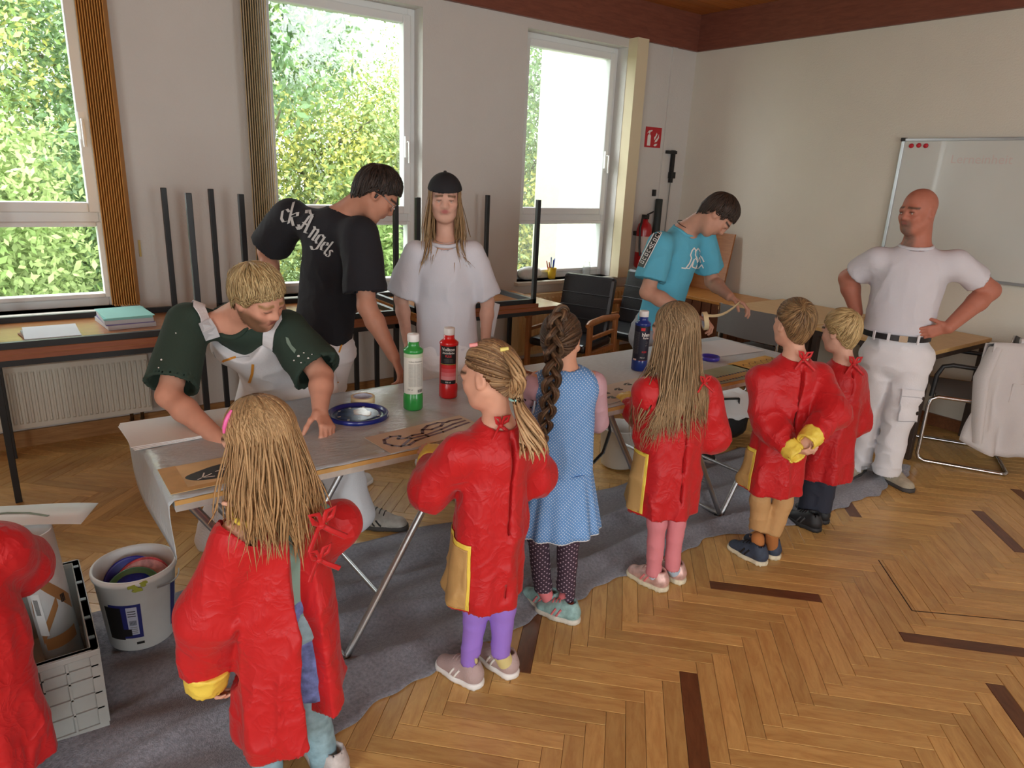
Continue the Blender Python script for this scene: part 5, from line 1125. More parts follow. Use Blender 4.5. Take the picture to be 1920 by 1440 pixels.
# ------------------------------------------------------------------ the children
FLAT = (.25, .2, .25, .3, .3); CURL = (.4, .5, .55, .6, .6); FIST = (.6, .95, 1.0, 1.05, 1.05)
def fl(p, z=0): return onZ(p[0], p[1], z)
M_red = red_mat()
def hl_girl(a): a = abs(a); return np.interp(a, [0, .5, .9, 1.25, 1.6, 2.0, 2.5, 3.15], [.50, .46, .30, .10, .02, -.45, -.80, -.90])
def hl_boy(a): a = abs(a); return np.interp(a, [0, .5, .85, 1.2, 1.5, 1.75, 2.1, 2.6, 3.15], [.40, .36, .28, -.02, -.02, -.12, -.62, -.85, -.95])
def pony_hair(hc, ax, hh, gaz, gel, c0, c1, n=520, seed=0, hairline=hl_girl):
    R = np.random.default_rng(seed); parts = [cap_mesh(hc, ax, hh, hairline, c0, c1, 1.0, seed=seed, rough=.012)]; K_ = 9
    az = R.uniform(-math.pi, math.pi, n); lo = np.array([hairline(a) for a in az]); el = np.where(R.random(n) < .45, lo+.03, lo+(1.4-lo)*R.random(n))
    D0 = np.stack([np.cos(el)*np.sin(az), np.cos(el)*np.cos(az), np.sin(el)], 1); G = np.array([math.cos(gel)*math.sin(gaz), math.cos(gel)*math.cos(gaz), math.sin(gel)])
    om = np.arccos(np.clip(D0@G, -1, 1)); t = np.linspace(0, .97, K_); D = (np.sin((1-t)[None]*om[:, None])[..., None]*D0[:, None]+np.sin(t[None]*om[:, None])[..., None]*G)/np.sin(om+1e-5)[:, None, None]
    bad = om > 2.3; D = D[~bad]; nn = len(D); P = scalp(hc, ax, hh, np.arctan2(D[..., 0], D[..., 1]), np.arcsin(np.clip(D[..., 2], -1, 1)), .028+.02*R.random((nn, 1))+.03*np.sin(t*3.1)[None]*R.random((nn, 1)))
    w = .0075*np.ones((nn, K_))*(.6+.6*R.random((nn, 1)))*(1-.55*t)[None]; V, F = locks_mesh(P, w, .35, hc); parts.append((V, F, lock_cols(nn, K_, c0, c1, R)))
    return parts, scalp(hc, ax, hh, gaz, gel, .10)
def tail_locks(path, r0, n, c0, c1, tip, seed, K_=18, wave=.008, width=.006, prof=None):
    R = np.random.default_rng(seed); path = np.array(path); u = np.linspace(0, len(path)-1, K_); C = np.stack([np.interp(u, np.arange(len(path)), path[:, i]) for i in range(3)], 1)
    for _ in range(3): C[1:-1] = .25*C[:-2]+.5*C[1:-1]+.25*C[2:]
    T = np.gradient(C, axis=0); T /= np.linalg.norm(T, axis=1)[:, None]; X = np.cross(T, [.3, .2, 1]); X /= np.linalg.norm(X, axis=1)[:, None]; Y = np.cross(T, X)
    a = R.random(n)*6.28; q = np.sqrt(R.random(n)); s = np.linspace(0, 1, K_); pr = r0*(prof(s) if prof else np.interp(s, [0, .12, .4, .8, 1], [.35, .75, 1.0, .95, .8]))
    P = C[None]+(np.cos(a)*q)[:, None, None]*X[None]*pr[None, :, None]+(np.sin(a)*q)[:, None, None]*Y[None]*pr[None, :, None]; P = P+(wave*np.sin(s[None]*9+R.random((n, 1))*6)*s[None])[..., None]*X[None]
    L = .75+.25*R.random(n); P2 = np.empty_like(P)
    for i in range(n): P2[i] = np.stack([np.interp(s*L[i], s, P[i, :, k]) for k in range(3)], 1)
    V, F = locks_mesh(P2, width*np.minimum(1, 5*(1-s)+.12)[None]*np.ones((n, 1)), .4, C.mean(0)); return V, F, lock_cols(n, K_, c0, c1, R, tip)

# --- girl with the ponytail, red smock, violet leggings
f = Fig((1.15, 1.66), dict(pel=(912,1000,0), neck=(935,783,0), head=(916,702,0), sL=(862,842,-.07), sR=(986,840,.07), eL=(806,915,-.03), wL=(812,866,.11), eR=(1006,890,.12), wR=(950,880,.22), hL=(893,1010,0), hR=(938,1010,0), kL=(893,1140,0), kR=(943,1140,0), aL=(880,1243,0), aR=(938,1226,0)))
r = person('girl with a light brown ponytail in a red smock and violet leggings', f.b)
hf, hu = f.dirv(-.88, .46, -.16), nrm(Uz+.05*f.vr)
kid_body(f, r, .20, hf, hu, (212, 160, 136), {'L': (f.dirv(-.55, .75, .35), f.dirv(.2, .5, -.8), (.4, .45, .5, .5, .5))})
hc, ax, hh = f.head, frame_of(hf, hu), .20
parts, g = pony_hair(hc, ax, hh, math.pi-.1, -.30, (104, 78, 56), (168, 136, 98), seed=3)
el = f.V(966, 748, -.06); parts.append(tail_locks([g, el, f.V(985, 785, -.10), f.V(1000, 825, -.115), f.V(1000, 860, -.10)], .040, 130, (120, 90, 62), (196, 160, 118), (204, 170, 128), 4, prof=lambda s: np.interp(s, [0, .2, .3, .6, .9, 1], [.7, .45, .3, .75, 1.0, .9])))
parts.append(tail_locks([f.V(946, 656, -.04), f.V(968, 680, -.085), f.V(974, 715, -.10), el], .020, 50, (150, 120, 84), (196, 160, 118), None, 6, prof=lambda s: np.interp(s, [0, .15, .5, 1], [.3, .8, 1, .5])))
V, F, C = merge(parts); ho = npmesh('hair', V, F, hair_mat(), r, C)
MB().tube([el+.017*(math.cos(a)*f.vr+math.sin(a)*f.vd) for a in np.linspace(0, 6.283, 12)], .004, 6).build('hair_tie', mat('mint_elastic', (150, 206, 200), .6), ho)
for p, c in (((946, 656, -.055), (226, 214, 120)), ((888, 648, -.02), (226, 150, 150))): q = f.V(*p); MB().tube([q-f.vr*.012, q+f.vr*.012+Uz*.004], .0065, 8).build('hair_clip', mat('clip%d' % c[2], c, .5), ho)
go, S, info = smock(f, r, f.V(905, 1112)[2], .128, seed=1, sl=.058, sm=.064, slit=.008); pocket(go, info, f.V(884, 1050, -.10), .012, .24); bow(go, f.V(938, 790, -.055), f, M_red, .9)
B((0, 0, 0), (.016, .002, .03)).build('care_label', M_paper, go).location = f.V(928, 1070, -.105)
pants(f, r, mat('violet_jersey', (150, 116, 208), .85, bump=.1), (.050, .041, .031), pel=.068)
mk = mat('rose_mesh', (178, 156, 154), .8, bump=.3, bscale=200)
for h_, t_, a_ in (((899, 1288), (812, 1240), 'aL'), ((964, 1270), (893, 1220), 'aR')): shoe(f, r, fl(h_), fl(t_), .185, mk, M_white, .036, .07, accent=Wp, lace=mk, sock=mat('yellow_sock', (226, 214, 150), .9), ank=f.J[a_]+Uz*.01)

# --- girl with the plait, blue dotted dress
f = Fig((1.60, 1.84), dict(pel=(1050,880,0), neck=(1062,690,0), head=(1052,638,.03), sL=(1004,722,-.03), sR=(1112,716,.05), eL=(985,770,.16), wL=(1000,726,.30), eR=(1120,790,.14), wR=(1095,760,.28), hL=(1028,895,0), hR=(1072,895,0), kL=(1008,1000,0), kR=(1066,1010,0), aL=(1018,1105,0), aR=(1060,1122,0)))
r = person('girl with a long dark plait in a light blue dotted dress', f.b)
hf, hu = f.dirv(.22, .95, -.22), Uz
kid_body(f, r, .20, hf, hu, (208, 156, 130), {})
hc, ax, hh = f.head, frame_of(hf, hu), .20
C0, C1 = (50, 36, 28), (96, 72, 52)
parts, g = pony_hair(hc, ax, hh, math.pi, -.35, C0, C1, seed=5, n=620)
top = scalp(hc, ax, hh, math.pi, 1.40, .02)
path = [top] + [scalp(hc, ax, hh, math.pi, e, .05) for e in (1.1, .75, .4, .05, -.3)] + [f.V(1036, 705, -.085), f.V(1031, 740, -.105), f.V(1026, 775, -.115), f.V(1020, 808, -.12), f.V(1018, 828, -.12)]
path = np.array(path); seg = np.r_[0, np.cumsum(np.linalg.norm(np.diff(path, axis=0), axis=1))]; n_ = 140; s_ = np.linspace(0, seg[-1], n_); Pc = np.stack([np.interp(s_, seg, path[:, i]) for i in range(3)], 1)
for _ in range(6): Pc[1:-1] = .25*Pc[:-2]+.5*Pc[1:-1]+.25*Pc[2:]
T = np.gradient(Pc, axis=0); T /= np.linalg.norm(T, axis=1)[:, None]; O = -np.tile(f.vd, (n_, 1)); O -= T*(O*T).sum(1)[:, None]; O /= np.linalg.norm(O, axis=1)[:, None]; W = np.cross(T, O)
amp = np.interp(s_/seg[-1], [0, .15, .5, .9, 1], [.014, .020, .024, .019, .010])
for k in range(3):
    ph = s_/.026+k*2*math.pi/3; Q = Pc+O*.008+W*(amp*np.sin(ph))[:, None]+O*(amp*.62*np.sin(2*ph))[:, None]
    for j in range(7):
        a = j*.9; q2 = Q+(W*math.cos(a)+O*math.sin(a))*.0065*(amp/.022)[:, None]; V, F = locks_mesh(q2[None], (np.interp(s_/seg[-1], [0, .5, 1], [.0095, .0095, .006]))[None]*.9, .8, Pc.mean(0)); parts.append((V, F, lock_cols(1, n_, C0 if j % 2 else (64, 46, 34), (126, 98, 72), np.random.default_rng(k*9+j))))
parts.append(tail_locks([Pc[-1], f.V(1022, 845, -.12), f.V(1022, 866, -.115)], .012, 26, (96, 72, 52), (170, 132, 96), (176, 138, 100), 8))
V, F, C = merge(parts); ho = npmesh('hair', V, F, hair_mat(), r, C)
MB().tube([Pc[-1]+.010*(math.cos(a)*f.vr+math.sin(a)*f.vd) for a in np.linspace(0, 6.283, 10)], .004, 6).build('hair_tie', mat('pink_elastic', (206, 150, 176), .6), ho)
def dot_mat(name, base, dot, sc, thr=.32, rough=.8):
    if name in MATS: return MATS[name]
    m = mat(name, base, rough); nt = m.node_tree; N, L = nt.nodes, nt.links; tc = N.new('ShaderNodeTexCoord'); mp = N.new('ShaderNodeMapping'); L.new(tc.outputs['Object'], mp.inputs[0])
    mp.inputs['Rotation'].default_value = (0, 0, math.atan2(f.vd[0], f.vd[1])); sp_ = N.new('ShaderNodeSeparateXYZ'); L.new(mp.outputs[0], sp_.inputs[0]); acc = []
    for ax_ in ('X', 'Z'):
        a = N.new('ShaderNodeMath'); a.operation = 'MULTIPLY'; a.inputs[1].default_value = sc; L.new(sp_.outputs[ax_], a.inputs[0]); b = N.new('ShaderNodeMath'); b.operation = 'SINE'; L.new(a.outputs[0], b.inputs[0]); acc.append(b)
    p_ = N.new('ShaderNodeMath'); p_.operation = 'MULTIPLY'; L.new(acc[0].outputs[0], p_.inputs[0]); L.new(acc[1].outputs[0], p_.inputs[1])
    g_ = N.new('ShaderNodeMath'); g_.operation = 'GREATER_THAN'; g_.inputs[1].default_value = thr; L.new(p_.outputs[0], g_.inputs[0]); mx = N.new('ShaderNodeMix'); mx.data_type = 'RGBA'; mx.inputs[6].default_value = (*lin(base), 1); mx.inputs[7].default_value = (*lin(dot), 1)
    L.new(g_.outputs[0], mx.inputs[0]); L.new(mx.outputs[2], nt.nodes['Principled BSDF'].inputs['Base Color']); return m
M_dot = dot_mat('blue_dots', (98, 148, 206), (206, 222, 238), 2*math.pi/.0125, .62)
fh = nrm(f.fwd*np.array([1, 1, 0])); lat = np.cross(Uz, fh); zr = f.V(1050, 882)[2]; zb = f.V(1050, 985)[2]
def dress_sdf(z1, R0, R1, z0=None, ruff=0):
    S = Sdf(); nk = f.neck; S.cap(nk-Uz*.10, np.array([f.pel[0], f.pel[1], zr]), .112, .125, .05, FL(fh, .72)); S.cap(f.sL*.86+f.sR*.14-Uz*.012, f.sR*.86+f.sL*.14-Uz*.012, .046, None, .06)
    S.cap(nk-fh*.0, nk+Uz*.12, .046, .06, .012, sub=True)
    for s, sg in (('L', 1), ('R', -1)): S.cap(f.J['s'+s]+lat*sg*.035-Uz*.06, f.J['s'+s]+lat*sg*.035+Uz*.02, .055, .045, .01, sub=True)
    return S
S = dress_sdf(0, 0, 0); S.post = lambda d, P: np.maximum(d-.006*np.sin(np.arctan2((P-f.pel)@lat, (P-f.pel)@fh)*6+2)*np.clip((.9-P[:, 2])*3, 0, 1)-crease(P, (8, 8, 4), .006, 3), zr-P[:, 2])
V, F = S.mesh(.0065); dress = npmesh('dress', V, F, M_dot, r)
n_, m_ = 120, 14; V = []
for i in range(n_):
    a = 2*math.pi*i/n_
    for j in range(m_):
        t = j/(m_-1); rad = .122+.045*t+(.010*t)*math.sin(a*13+1.3*math.sin(a*3)); V.append(f.pel*np.array([1, 1, 0])+fh*math.cos(a)*rad*(.76+.08*t)+lat*math.sin(a)*rad+Uz*(zr+.012-(zr+.012-zb)*t))
F = [(i*m_+j, ((i+1) % n_)*m_+j, ((i+1) % n_)*m_+j+1, i*m_+j+1) for i in range(n_) for j in range(m_-1)]
ru = MB().add(V, F, True).build('ruffle', M_dot, dress); sd = ru.modifiers.new('s', 'SOLIDIFY'); sd.thickness = .004
hm = MB(); ring = [V[i*m_+m_-1] for i in range(n_)]; hm.tube(ring+[ring[0]], .0045, 6, cap=False).build('hem_trim', mat('white_trim', (216, 224, 232), .8), dress)
S2 = Sdf(); S2.cap(f.sL-Uz*.010, f.eL, .046, .040, .02); S2.cap(f.eL, f.wL, .038, .030, .02); S2.cap(f.sR-Uz*.010, f.eR, .046, .040, .02); S2.cap(f.eR, f.wR, .038, .030, .02); S2.post = lambda d, P: d-crease(P, 14, .006, 2)
V, F = S2.mesh(.0065); sv = npmesh('shirt_sleeves', V, F, mat('dusty_pink', (186, 150, 160), .85, bump=.15), r)
hp = []
for (u_, v_) in ((986, 745), (996, 764), (984, 775), (1000, 742)):
    c = f.V(u_, v_, .0); hp.append(c)
q, g = S2.proj(np.array(hp), -f.vd, .001, .3)
for c, n in zip(q, g):
    a = nrm(np.cross(Uz, n)); b = np.cross(n, a); pts = [c+(a*x+b*y)*.007 for x, y in ((0, -1), (.9, .2), (.8, .8), (.35, .85), (0, .45), (-.35, .85), (-.8, .8), (-.9, .2))]; MB().add(pts, [tuple(range(8))]).build('heart_print', K, sv)
edge_pts = [f.sL-fh*.05+lat*.012-Uz*.02+Uz*.0, f.sL-fh*.055+lat*.006-Uz*.09]
MB().tube([f.V(990, 706, -.01), f.V(1000, 720, -.045), f.V(1004, 745, -.06), f.V(1000, 775, -.05)], .004, 6).build('armhole_trim', mat('white_trim', (216, 224, 232), .8), dress)
pants(f, r, dot_mat('plum_print', (62, 44, 60), (196, 176, 190), 2*math.pi/.020, .72), (.050, .043, .036), pel=.068)
mk = mat('mint_shoe', (142, 178, 176), .6, var=.3, vscale=40); mw = mat('dirty_white', (206, 204, 192), .6, var=.1, vscale=60)
for h_, t_, a_ in (((1046, 1150), (984, 1118), 'aL'), ((1083, 1168), (998, 1140), 'aR')): shoe(f, r, fl(h_), fl(t_), .180, mk, mw, .034, .072, accent=mat('coral', (222, 120, 124), .6), lace=mat('coral', (222, 120, 124), .6), sock=mat('coral_sock', (226, 128, 134), .9), ank=f.J[a_]+Uz*.005)

# --- girl with long straight hair, red smock, pink leggings
f = Fig((2.13, 1.75), dict(pel=(1252,850,0), neck=(1275,690,0), head=(1264,618,0), sL=(1217,730,-.07), sR=(1322,726,.08), eL=(1228,812,-.02), wL=(1178,758,.16), eR=(1335,815,.12), wR=(1290,800,.26), hL=(1234,860,-.03), hR=(1274,860,.03), kL=(1232,980,-.035), kR=(1268,975,.035), aL=(1225,1076,-.02), aR=(1260,1066,.03)))
r = person('girl with long straight fair hair in a red smock and pink leggings', f.b)
hf, hu = f.dirv(-.78, .60, -.12), Uz
kid_body(f, r, .21, hf, hu, (214, 166, 142), {'L': (f.dirv(-.4, .8, .3), f.dirv(.2, .5, -.8), (.4, .5, .5, .5, .5))})
go, S, info = smock(f, r, f.V(1252, 952)[2], .150, seed=2, sl=.064, sm=.074, slit=.008); pocket(go, info, f.V(1214, 880, -.12), .012, .27); bow(go, f.V(1320, 712, -.06), f, M_red, .8)
V, F, C = long_hair(f.head, frame_of(hf, hu), .21, (98, 80, 58), (152, 128, 96), (166, 138, 102), .40, n=1000, K_=17, seed=7, collide=S, width=.007, wave=.005, face=1.05, outw=.02, hairline=hl_girl, lenf=lambda a: 1.0+.12*np.cos(a))
npmesh('hair', V, F, hair_mat(), r, C)
pants(f, r, mat('rose_jersey', (214, 130, 138), .85, bump=.15), (.046, .039, .031), pel=.07)
mk = mat('rose_gold_shoe', (206, 168, 160), .4, .3, var=.25, vscale=40)
for h_, t_, a_ in (((1247, 1108), (1166, 1068), 'aL'), ((1279, 1094), (1205, 1052), 'aR')): shoe(f, r, fl(h_), fl(t_), .190, mk, mat('cream_sole', (214, 206, 180), .6, var=.15, vscale=60), .037, .07, accent=mat('coral', (222, 120, 124), .6), lace=mk, sock=mat('pale_blue_sock', (186, 206, 226), .9), ank=f.J[a_]+Uz*.01)

# --- boy with hands clasped behind his back
f = Fig((2.70, 1.665), dict(pel=(1455,830,0), neck=(1492,662,0), head=(1488,606,0), sL=(1428,706,-.06), sR=(1535,700,.06), eL=(1440,790,-.10), wL=(1484,842,-.20), eR=(1562,775,-.06), wR=(1522,818,-.19), hL=(1430,850,-.02), hR=(1478,850,.02), kL=(1425,940,-.02), kR=(1468,938,.02), aL=(1421,1008,0), aR=(1448,1000,0)))
r = person('brown-haired boy in a red smock with hands clasped behind his back', f.b)
hf, hu = f.dirv(-.62, .78, .02), Uz
kid_body(f, r, .205, hf, hu, (212, 164, 140), {'L': (f.dirv(.75, -.25, .05), f.dirv(-.1, .6, .7), (.5, .55, .6, .6, .6)), 'R': (f.dirv(-.45, -.2, -.75), f.dirv(.3, .9, -.1), (.6, .9, .95, 1, 1))})
V, F, C = short_hair(f.head, frame_of(hf, hu), .205, hl_boy, (92, 70, 48), (150, 120, 82), n=1300, length=.55, lift=.03, width=.011, seed=11, crown=(math.pi-.5, .75), swirl=.5, thick=.035)
npmesh('hair', V, F, hair_mat(), r, C)
go, S, info = smock(f, r, f.V(1455, 917)[2], .128, seed=3, sl=.060, sm=.066, slit=.010, cuff=.046); pocket(go, info, f.V(1415, 870, -.09), .012, .20); bow(go, f.V(1507, 668, -.06), f, M_red, 1.0)
pants(f, r, mat('tan_twill', (190, 148, 98), .85, bump=.2), (.050, .043, .039), 'trousers', amp=.006, pel=.075)
mk = mat('navy_shoe', (52, 62, 80), .7, var=.2, vscale=60)
for h_, t_, a_ in (((1433, 1060), (1346, 1015), 'aL'), ((1457, 1049), (1385, 1008), 'aR')): shoe(f, r, fl(h_), fl(t_), .195, mk, mat('cream_sole', (214, 206, 180), .6), .037, .075, accent=K, lace=K, sock=mat('rust_sock', (176, 112, 60), .9), ank=f.J[a_]-Uz*.0)

# --- small blond boy beside him
f = Fig((3.30, 1.73), dict(pel=(1552,820,0), neck=(1584,672,0), head=(1576,620,0), sL=(1524,712,-.05), sR=(1600,704,.07), eL=(1520,780,.12), wL=(1530,760,.24), eR=(1600,790,.10), wR=(1585,790,.24), hL=(1528,850,0), hR=(1556,846,0), kL=(1522,905,0), kR=(1548,900,0), aL=(1514,962,0), aR=(1540,956,0)))
r = person('small blond boy in a red smock and dark trousers beside the bald man', f.b)
hf, hu = f.dirv(-.84, .52, -.14), Uz
kid_body(f, r, .205, hf, hu, (216, 170, 148), {})
V, F, C = short_hair(f.head, frame_of(hf, hu), .205, hl_boy, (146, 122, 80), (206, 180, 130), n=1200, length=.7, lift=.03, width=.012, seed=12, crown=(math.pi, .85), swirl=.2, thick=.045, fringe=.1)
npmesh('hair', V, F, hair_mat(), r, C)
go, S, info = smock(f, r, f.V(1550, 890)[2], .150, seed=4, sl=.066, sm=.072, slit=.006); bow(go, f.V(1600, 678, -.06), f, M_red, 1.1)
pants(f, r, mat('navy_twill', (40, 44, 58), .85, bump=.2), (.058, .054, .050), 'trousers', amp=.006, pel=.075)
for h_, t_ in (((1534, 997), (1473, 968)), ((1549, 982), (1497, 958))): shoe(f, r, fl(h_), fl(t_), .185, mat('black_shoe', (30, 30, 32), .6), mat('black_sole', (38, 38, 40), .6), .037, .072, accent=mat('dark_grey', (70, 70, 72), .6), lace=K)

# --- girl in the foreground, long fair hair, smock open at the back
f = Fig((.50, 1.62), dict(pel=(535,1130,0), neck=(522,945,0), head=(484,822,0), sL=(445,1000,-.06), sR=(636,972,.08), eL=(392,1150,-.02), wL=(388,1262,-.01), eR=(575,1020,.14), wR=(480,955,-.05), hL=(500,1170,0), hR=(578,1165,0), kL=(498,1340,0), kR=(588,1335,0), aL=(505,1530,-.04), aR=(622,1490,.0)))
r = person('girl with long fair hair and a pink hair slide in an open red smock', f.b)
hf, hu = f.dirv(-.78, .58, -.22), nrm(Uz+.08*f.vr)
kid_body(f, r, .205, hf, hu, (214, 166, 142), {'L': (f.dirv(.1, .1, -1), f.dirv(1, 0, 0), CURL), 'R': (f.dirv(-.35, .1, .9), f.dirv(-.8, .5, .1), FIST)}, h=.0048)
S1 = Sdf(); S1.cap(f.neck-Uz*.09, f.pel-Uz*.02, .080, .088, .05, FL(f.fwd, .75)); S1.cap(f.sL*.8+f.sR*.2, f.sR*.8+f.sL*.2, .045, None, .04); S1.cap(f.neck-Uz*.03, f.neck+Uz*.03, .052, .05, .02); S1.post = lambda d, P: np.maximum(d-crease(P, 9, .006, 1), f.V(600, 1185)[2]-P[:, 2])
V, F = S1.mesh(.007); npmesh('t_shirt', V, F, mat('sea_green_jersey', (128, 166, 156), .85, bump=.15), r)
S2 = Sdf(); zs = f.V(600, 1285)[2]
S2.cap(f.pel, (f.hL+f.hR)/2, .084, .086, .04, FL(f.fwd, .8))
for s in 'LR': S2.cap(f.J['h'+s], f.J['h'+s]*.35+f.J['k'+s]*.65, .058, .066, .03)
S2.post = lambda d, P: np.maximum(d-crease(P, 10, .006, 2), zs-P[:, 2]); V, F = S2.mesh(.007)
npmesh('shorts', V, F, mat('blue_print', (104, 120, 176), .85, var=.45, vscale=45), r)
go, S, info = smock(f, r, f.V(505, 1335)[2], .155, seed=5, sl=.060, sm=.078, cuff=.056, open_=(.048, .0, .0), shell=True, h=.0062, amp=.014, flat=.95, hemtilt=-.42*np.cross(Uz, nrm(f.fwd*np.array([1, 1, 0])))); bow(go, f.V(600, 975, -.09), f, M_red, 1.2); bow(go, f.V(596, 1040, -.10), f, M_red, 1.0)
V, F, C = long_hair(f.head, frame_of(hf, hu), .205, (120, 94, 64), (184, 152, 110), (180, 142, 98), .25, n=1400, K_=17, seed=9, collide=S, width=.0065, wave=.010, face=.95, outw=.035, hairline=hl_girl, spread=.02)
ho = npmesh('hair', V, F, hair_mat(), r, C); q = [scalp(f.head, frame_of(hf, hu), .205, 1.25-.05*k, .75-.16*k, .10) for k in range(5)]; MB().tube(q, [.003, .0055, .006, .0055, .003], 8).build('hair_slide', mat('pink_slide', (222, 96, 160), .4), ho)
pants(f, r, mat('pale_teal_print', (136, 168, 180), .85, var=.22, vscale=40), (.052, .044, .036), pel=.072)
mk = mat('grey_pink_shoe', (186, 180, 178), .6, var=.2, vscale=50); ha = f.b+f.vr*.06
for s_, a_ in ((-.15, 'aL'), (-.06, 'aR')): hpnt = f.J[a_]*np.array([1, 1, 0])+nrm(f.fwd*np.array([1, 1, 0]))*s_; shoe(f, r, hpnt, hpnt+f.fwd*.17, .19, mk, M_white, .036, .07)

# --- child cut off by the left edge of the picture
b7 = np.array([-.30, 1.90])
f = Fig(b7, dict(pel=(-75,1240,0), neck=(-95,985,0), head=(-130,880,0), sL=(-170,1035,.04), sR=(0,1020,.0), eL=(-190,1140,.12), wL=(-150,1120,.26), eR=(36,1062,.10), wR=(-30,1090,.26), hL=(-110,1250,0), hR=(-40,1250,0), kL=(-115,1400,0), kR=(-30,1400,0), aL=(-120,1530,0), aR=(-20,1530,0)))
r = person('child in a red smock cut off by the left edge of the picture', f.b)
hf, hu = f.dirv(-.2, .9, -.2), Uz
kid_body(f, r, .205, hf, hu, (212, 164, 140), {})
V, F, C = short_hair(f.head, frame_of(hf, hu), .205, hl_boy, (92, 70, 48), (150, 120, 82), n=700, length=.6, lift=.03, seed=21, thick=.035); npmesh('hair', V, F, hair_mat(), r, C)
go, S, info = smock(f, r, f.V(0, 1420)[2], .150, seed=6, sl=.062, sm=.072); bow(go, f.V(-80, 985, -.06), f, M_red, 1.0)
pants(f, r, mat('grey_jersey', (92, 92, 96), .85), (.064, .052, .044), 'trousers')
for a_ in ('aL', 'aR'): hpnt = f.J[a_]*np.array([1, 1, 0])-f.fwd*.03; shoe(f, r, hpnt, hpnt+f.fwd*.17, .19, mk, M_white, .036, .07)
# ------------------------------------------------------------------ the adults
def adult_body(fig, root, hh, hf, hu, skin, hands, nose=1.0, h=.0060, arm=(.047, .041, .028), neckr=.056, jaw=1.0, hs=.185, **kw):
    J = fig.J; S = Sdf(); hc = J['head']; P, ax = head_prims(S, hc, hf, hu, hh, nose, jaw=jaw)
    S.cap(J['neck']-fig.up*.04, P(0, -.12, -.18), neckr*1.08, neckr*.95, .03); S.cap(J['neck']-fig.up*.12, J['pel'], .11, .115, .05, FL(fig.fwd, .7)); S.cap(J['sL'], J['sR'], .045, None, .05)
    for s in 'LR':
        m = J['e'+s]+(J['w'+s]-J['e'+s])*.3
        S.cap(J['s'+s], J['e'+s], arm[0]*1.05, arm[1], .03); S.cap(J['e'+s], m, arm[1], arm[1]*1.03, .02); S.cap(m, J['w'+s], arm[1]*1.03, arm[2], .02)
        if s in hands:
            d, n, c = hands[s][:3]; hand_prims(S, J['w'+s], d, n, 1 if s == 'L' else -1, hs, c, k=.005)
        else: S.cap(J['w'+s], J['w'+s]+nrm(J['w'+s]-J['e'+s])*.09, .03, .032, .015)
    V, F = S.mesh(h); bo = npmesh('body', V, F, mk_skin(), root, skin_cols(V, hc, ax, hh, skin, **kw)); return S, ax, P
def tshirt(fig, root, m, rc=.155, rw=.155, hem=None, sleeve=.62, sr=(.072, .080), flat=.68, neckr=.070, sh=.060, seed=0, amp=.012, h=.0088, hemn=None, name='t_shirt', drop=.20, neckoff=0.0, neckfwd=.02, k_sl=.035):
    J = fig.J; S = Sdf(); up = fig.up; nk = J['neck']; hem = J['pel'] if hem is None else hem; ch = nk-up*drop
    S.cap(ch, hem-up*.02, rc, rw, .06, FL(fig.fwd, flat)); S.cap(J['sL']*.94+J['sR']*.06, J['sR']*.94+J['sL']*.06, sh, None, .07); S.cap(nk-up*.05, ch, .07, .11, .06)
    en = {}
    for s in 'LR':
        a, e = J['s'+s], J['e'+s]; d = nrm(e-a); c = a+(e-a)*sleeve; en[s] = (c, d); S.cap(a, c+d*.03, sr[0], sr[1], k_sl, cut=[(c, d)])
        S.cap(c-d*.004, c+d*.06, sr[1]-.020, sr[1]-.016, .004, sub=True, cut=[(c+d*.012, d)])
    S.cap(nk-up*.012+fig.fwd*neckfwd, nk+up*.14+fig.fwd*neckfwd, neckr, neckr*1.1, .012, sub=True)
    hn = -up if hemn is None else nrm(hemn)
    def post(d, P):
        g = np.clip((nk-P)@up*6, .15, 1); d = d-crease(P, (6, 6, 4.5), amp, seed, 3)*g-crease(P, (14, 14, 11), amp*.35, seed+7, 3)*g+amp*.35
        return np.maximum(d, (P-hem)@hn)
    S.post = post; V, F = S.mesh(h); return npmesh(name, V, F, m, root), S
def neckband(fig, S, m, parent, r, fwd=.02, up0=0.0, th=.010):
    nk = fig.neck+fig.fwd*fwd+fig.up*up0; ring = [nk+fig.lat*math.cos(a)*r+fig.fwd*math.sin(a)*r for a in np.linspace(0, 2*math.pi, 40)]
    q, g = S.proj(np.array(ring)-fig.up*.012, None, -.002); return MB().tube(q, th, 8, cap=False).build('neckband', m, parent)
def ray_on(S, px, n=50, t0=None):
    """points of a garment's surface seen at the given pixels"""
    px = np.asarray(px, float); D = np.array([nrm(ray(x, y)) for x, y in px]); lo, hi = S.bounds(); t = np.full(len(px), np.linalg.norm((lo+hi)/2-CC)-.75)
    for _ in range(n): t = np.minimum(t+np.clip(S.ev(CC+D*t[:, None]), -.03, .1)*.85, np.linalg.norm((lo+hi)/2-CC)+.45)
    P = CC+D*t[:, None]; g = S.grad(P); g /= np.linalg.norm(g, axis=1)[:, None]+1e-9; return P, g
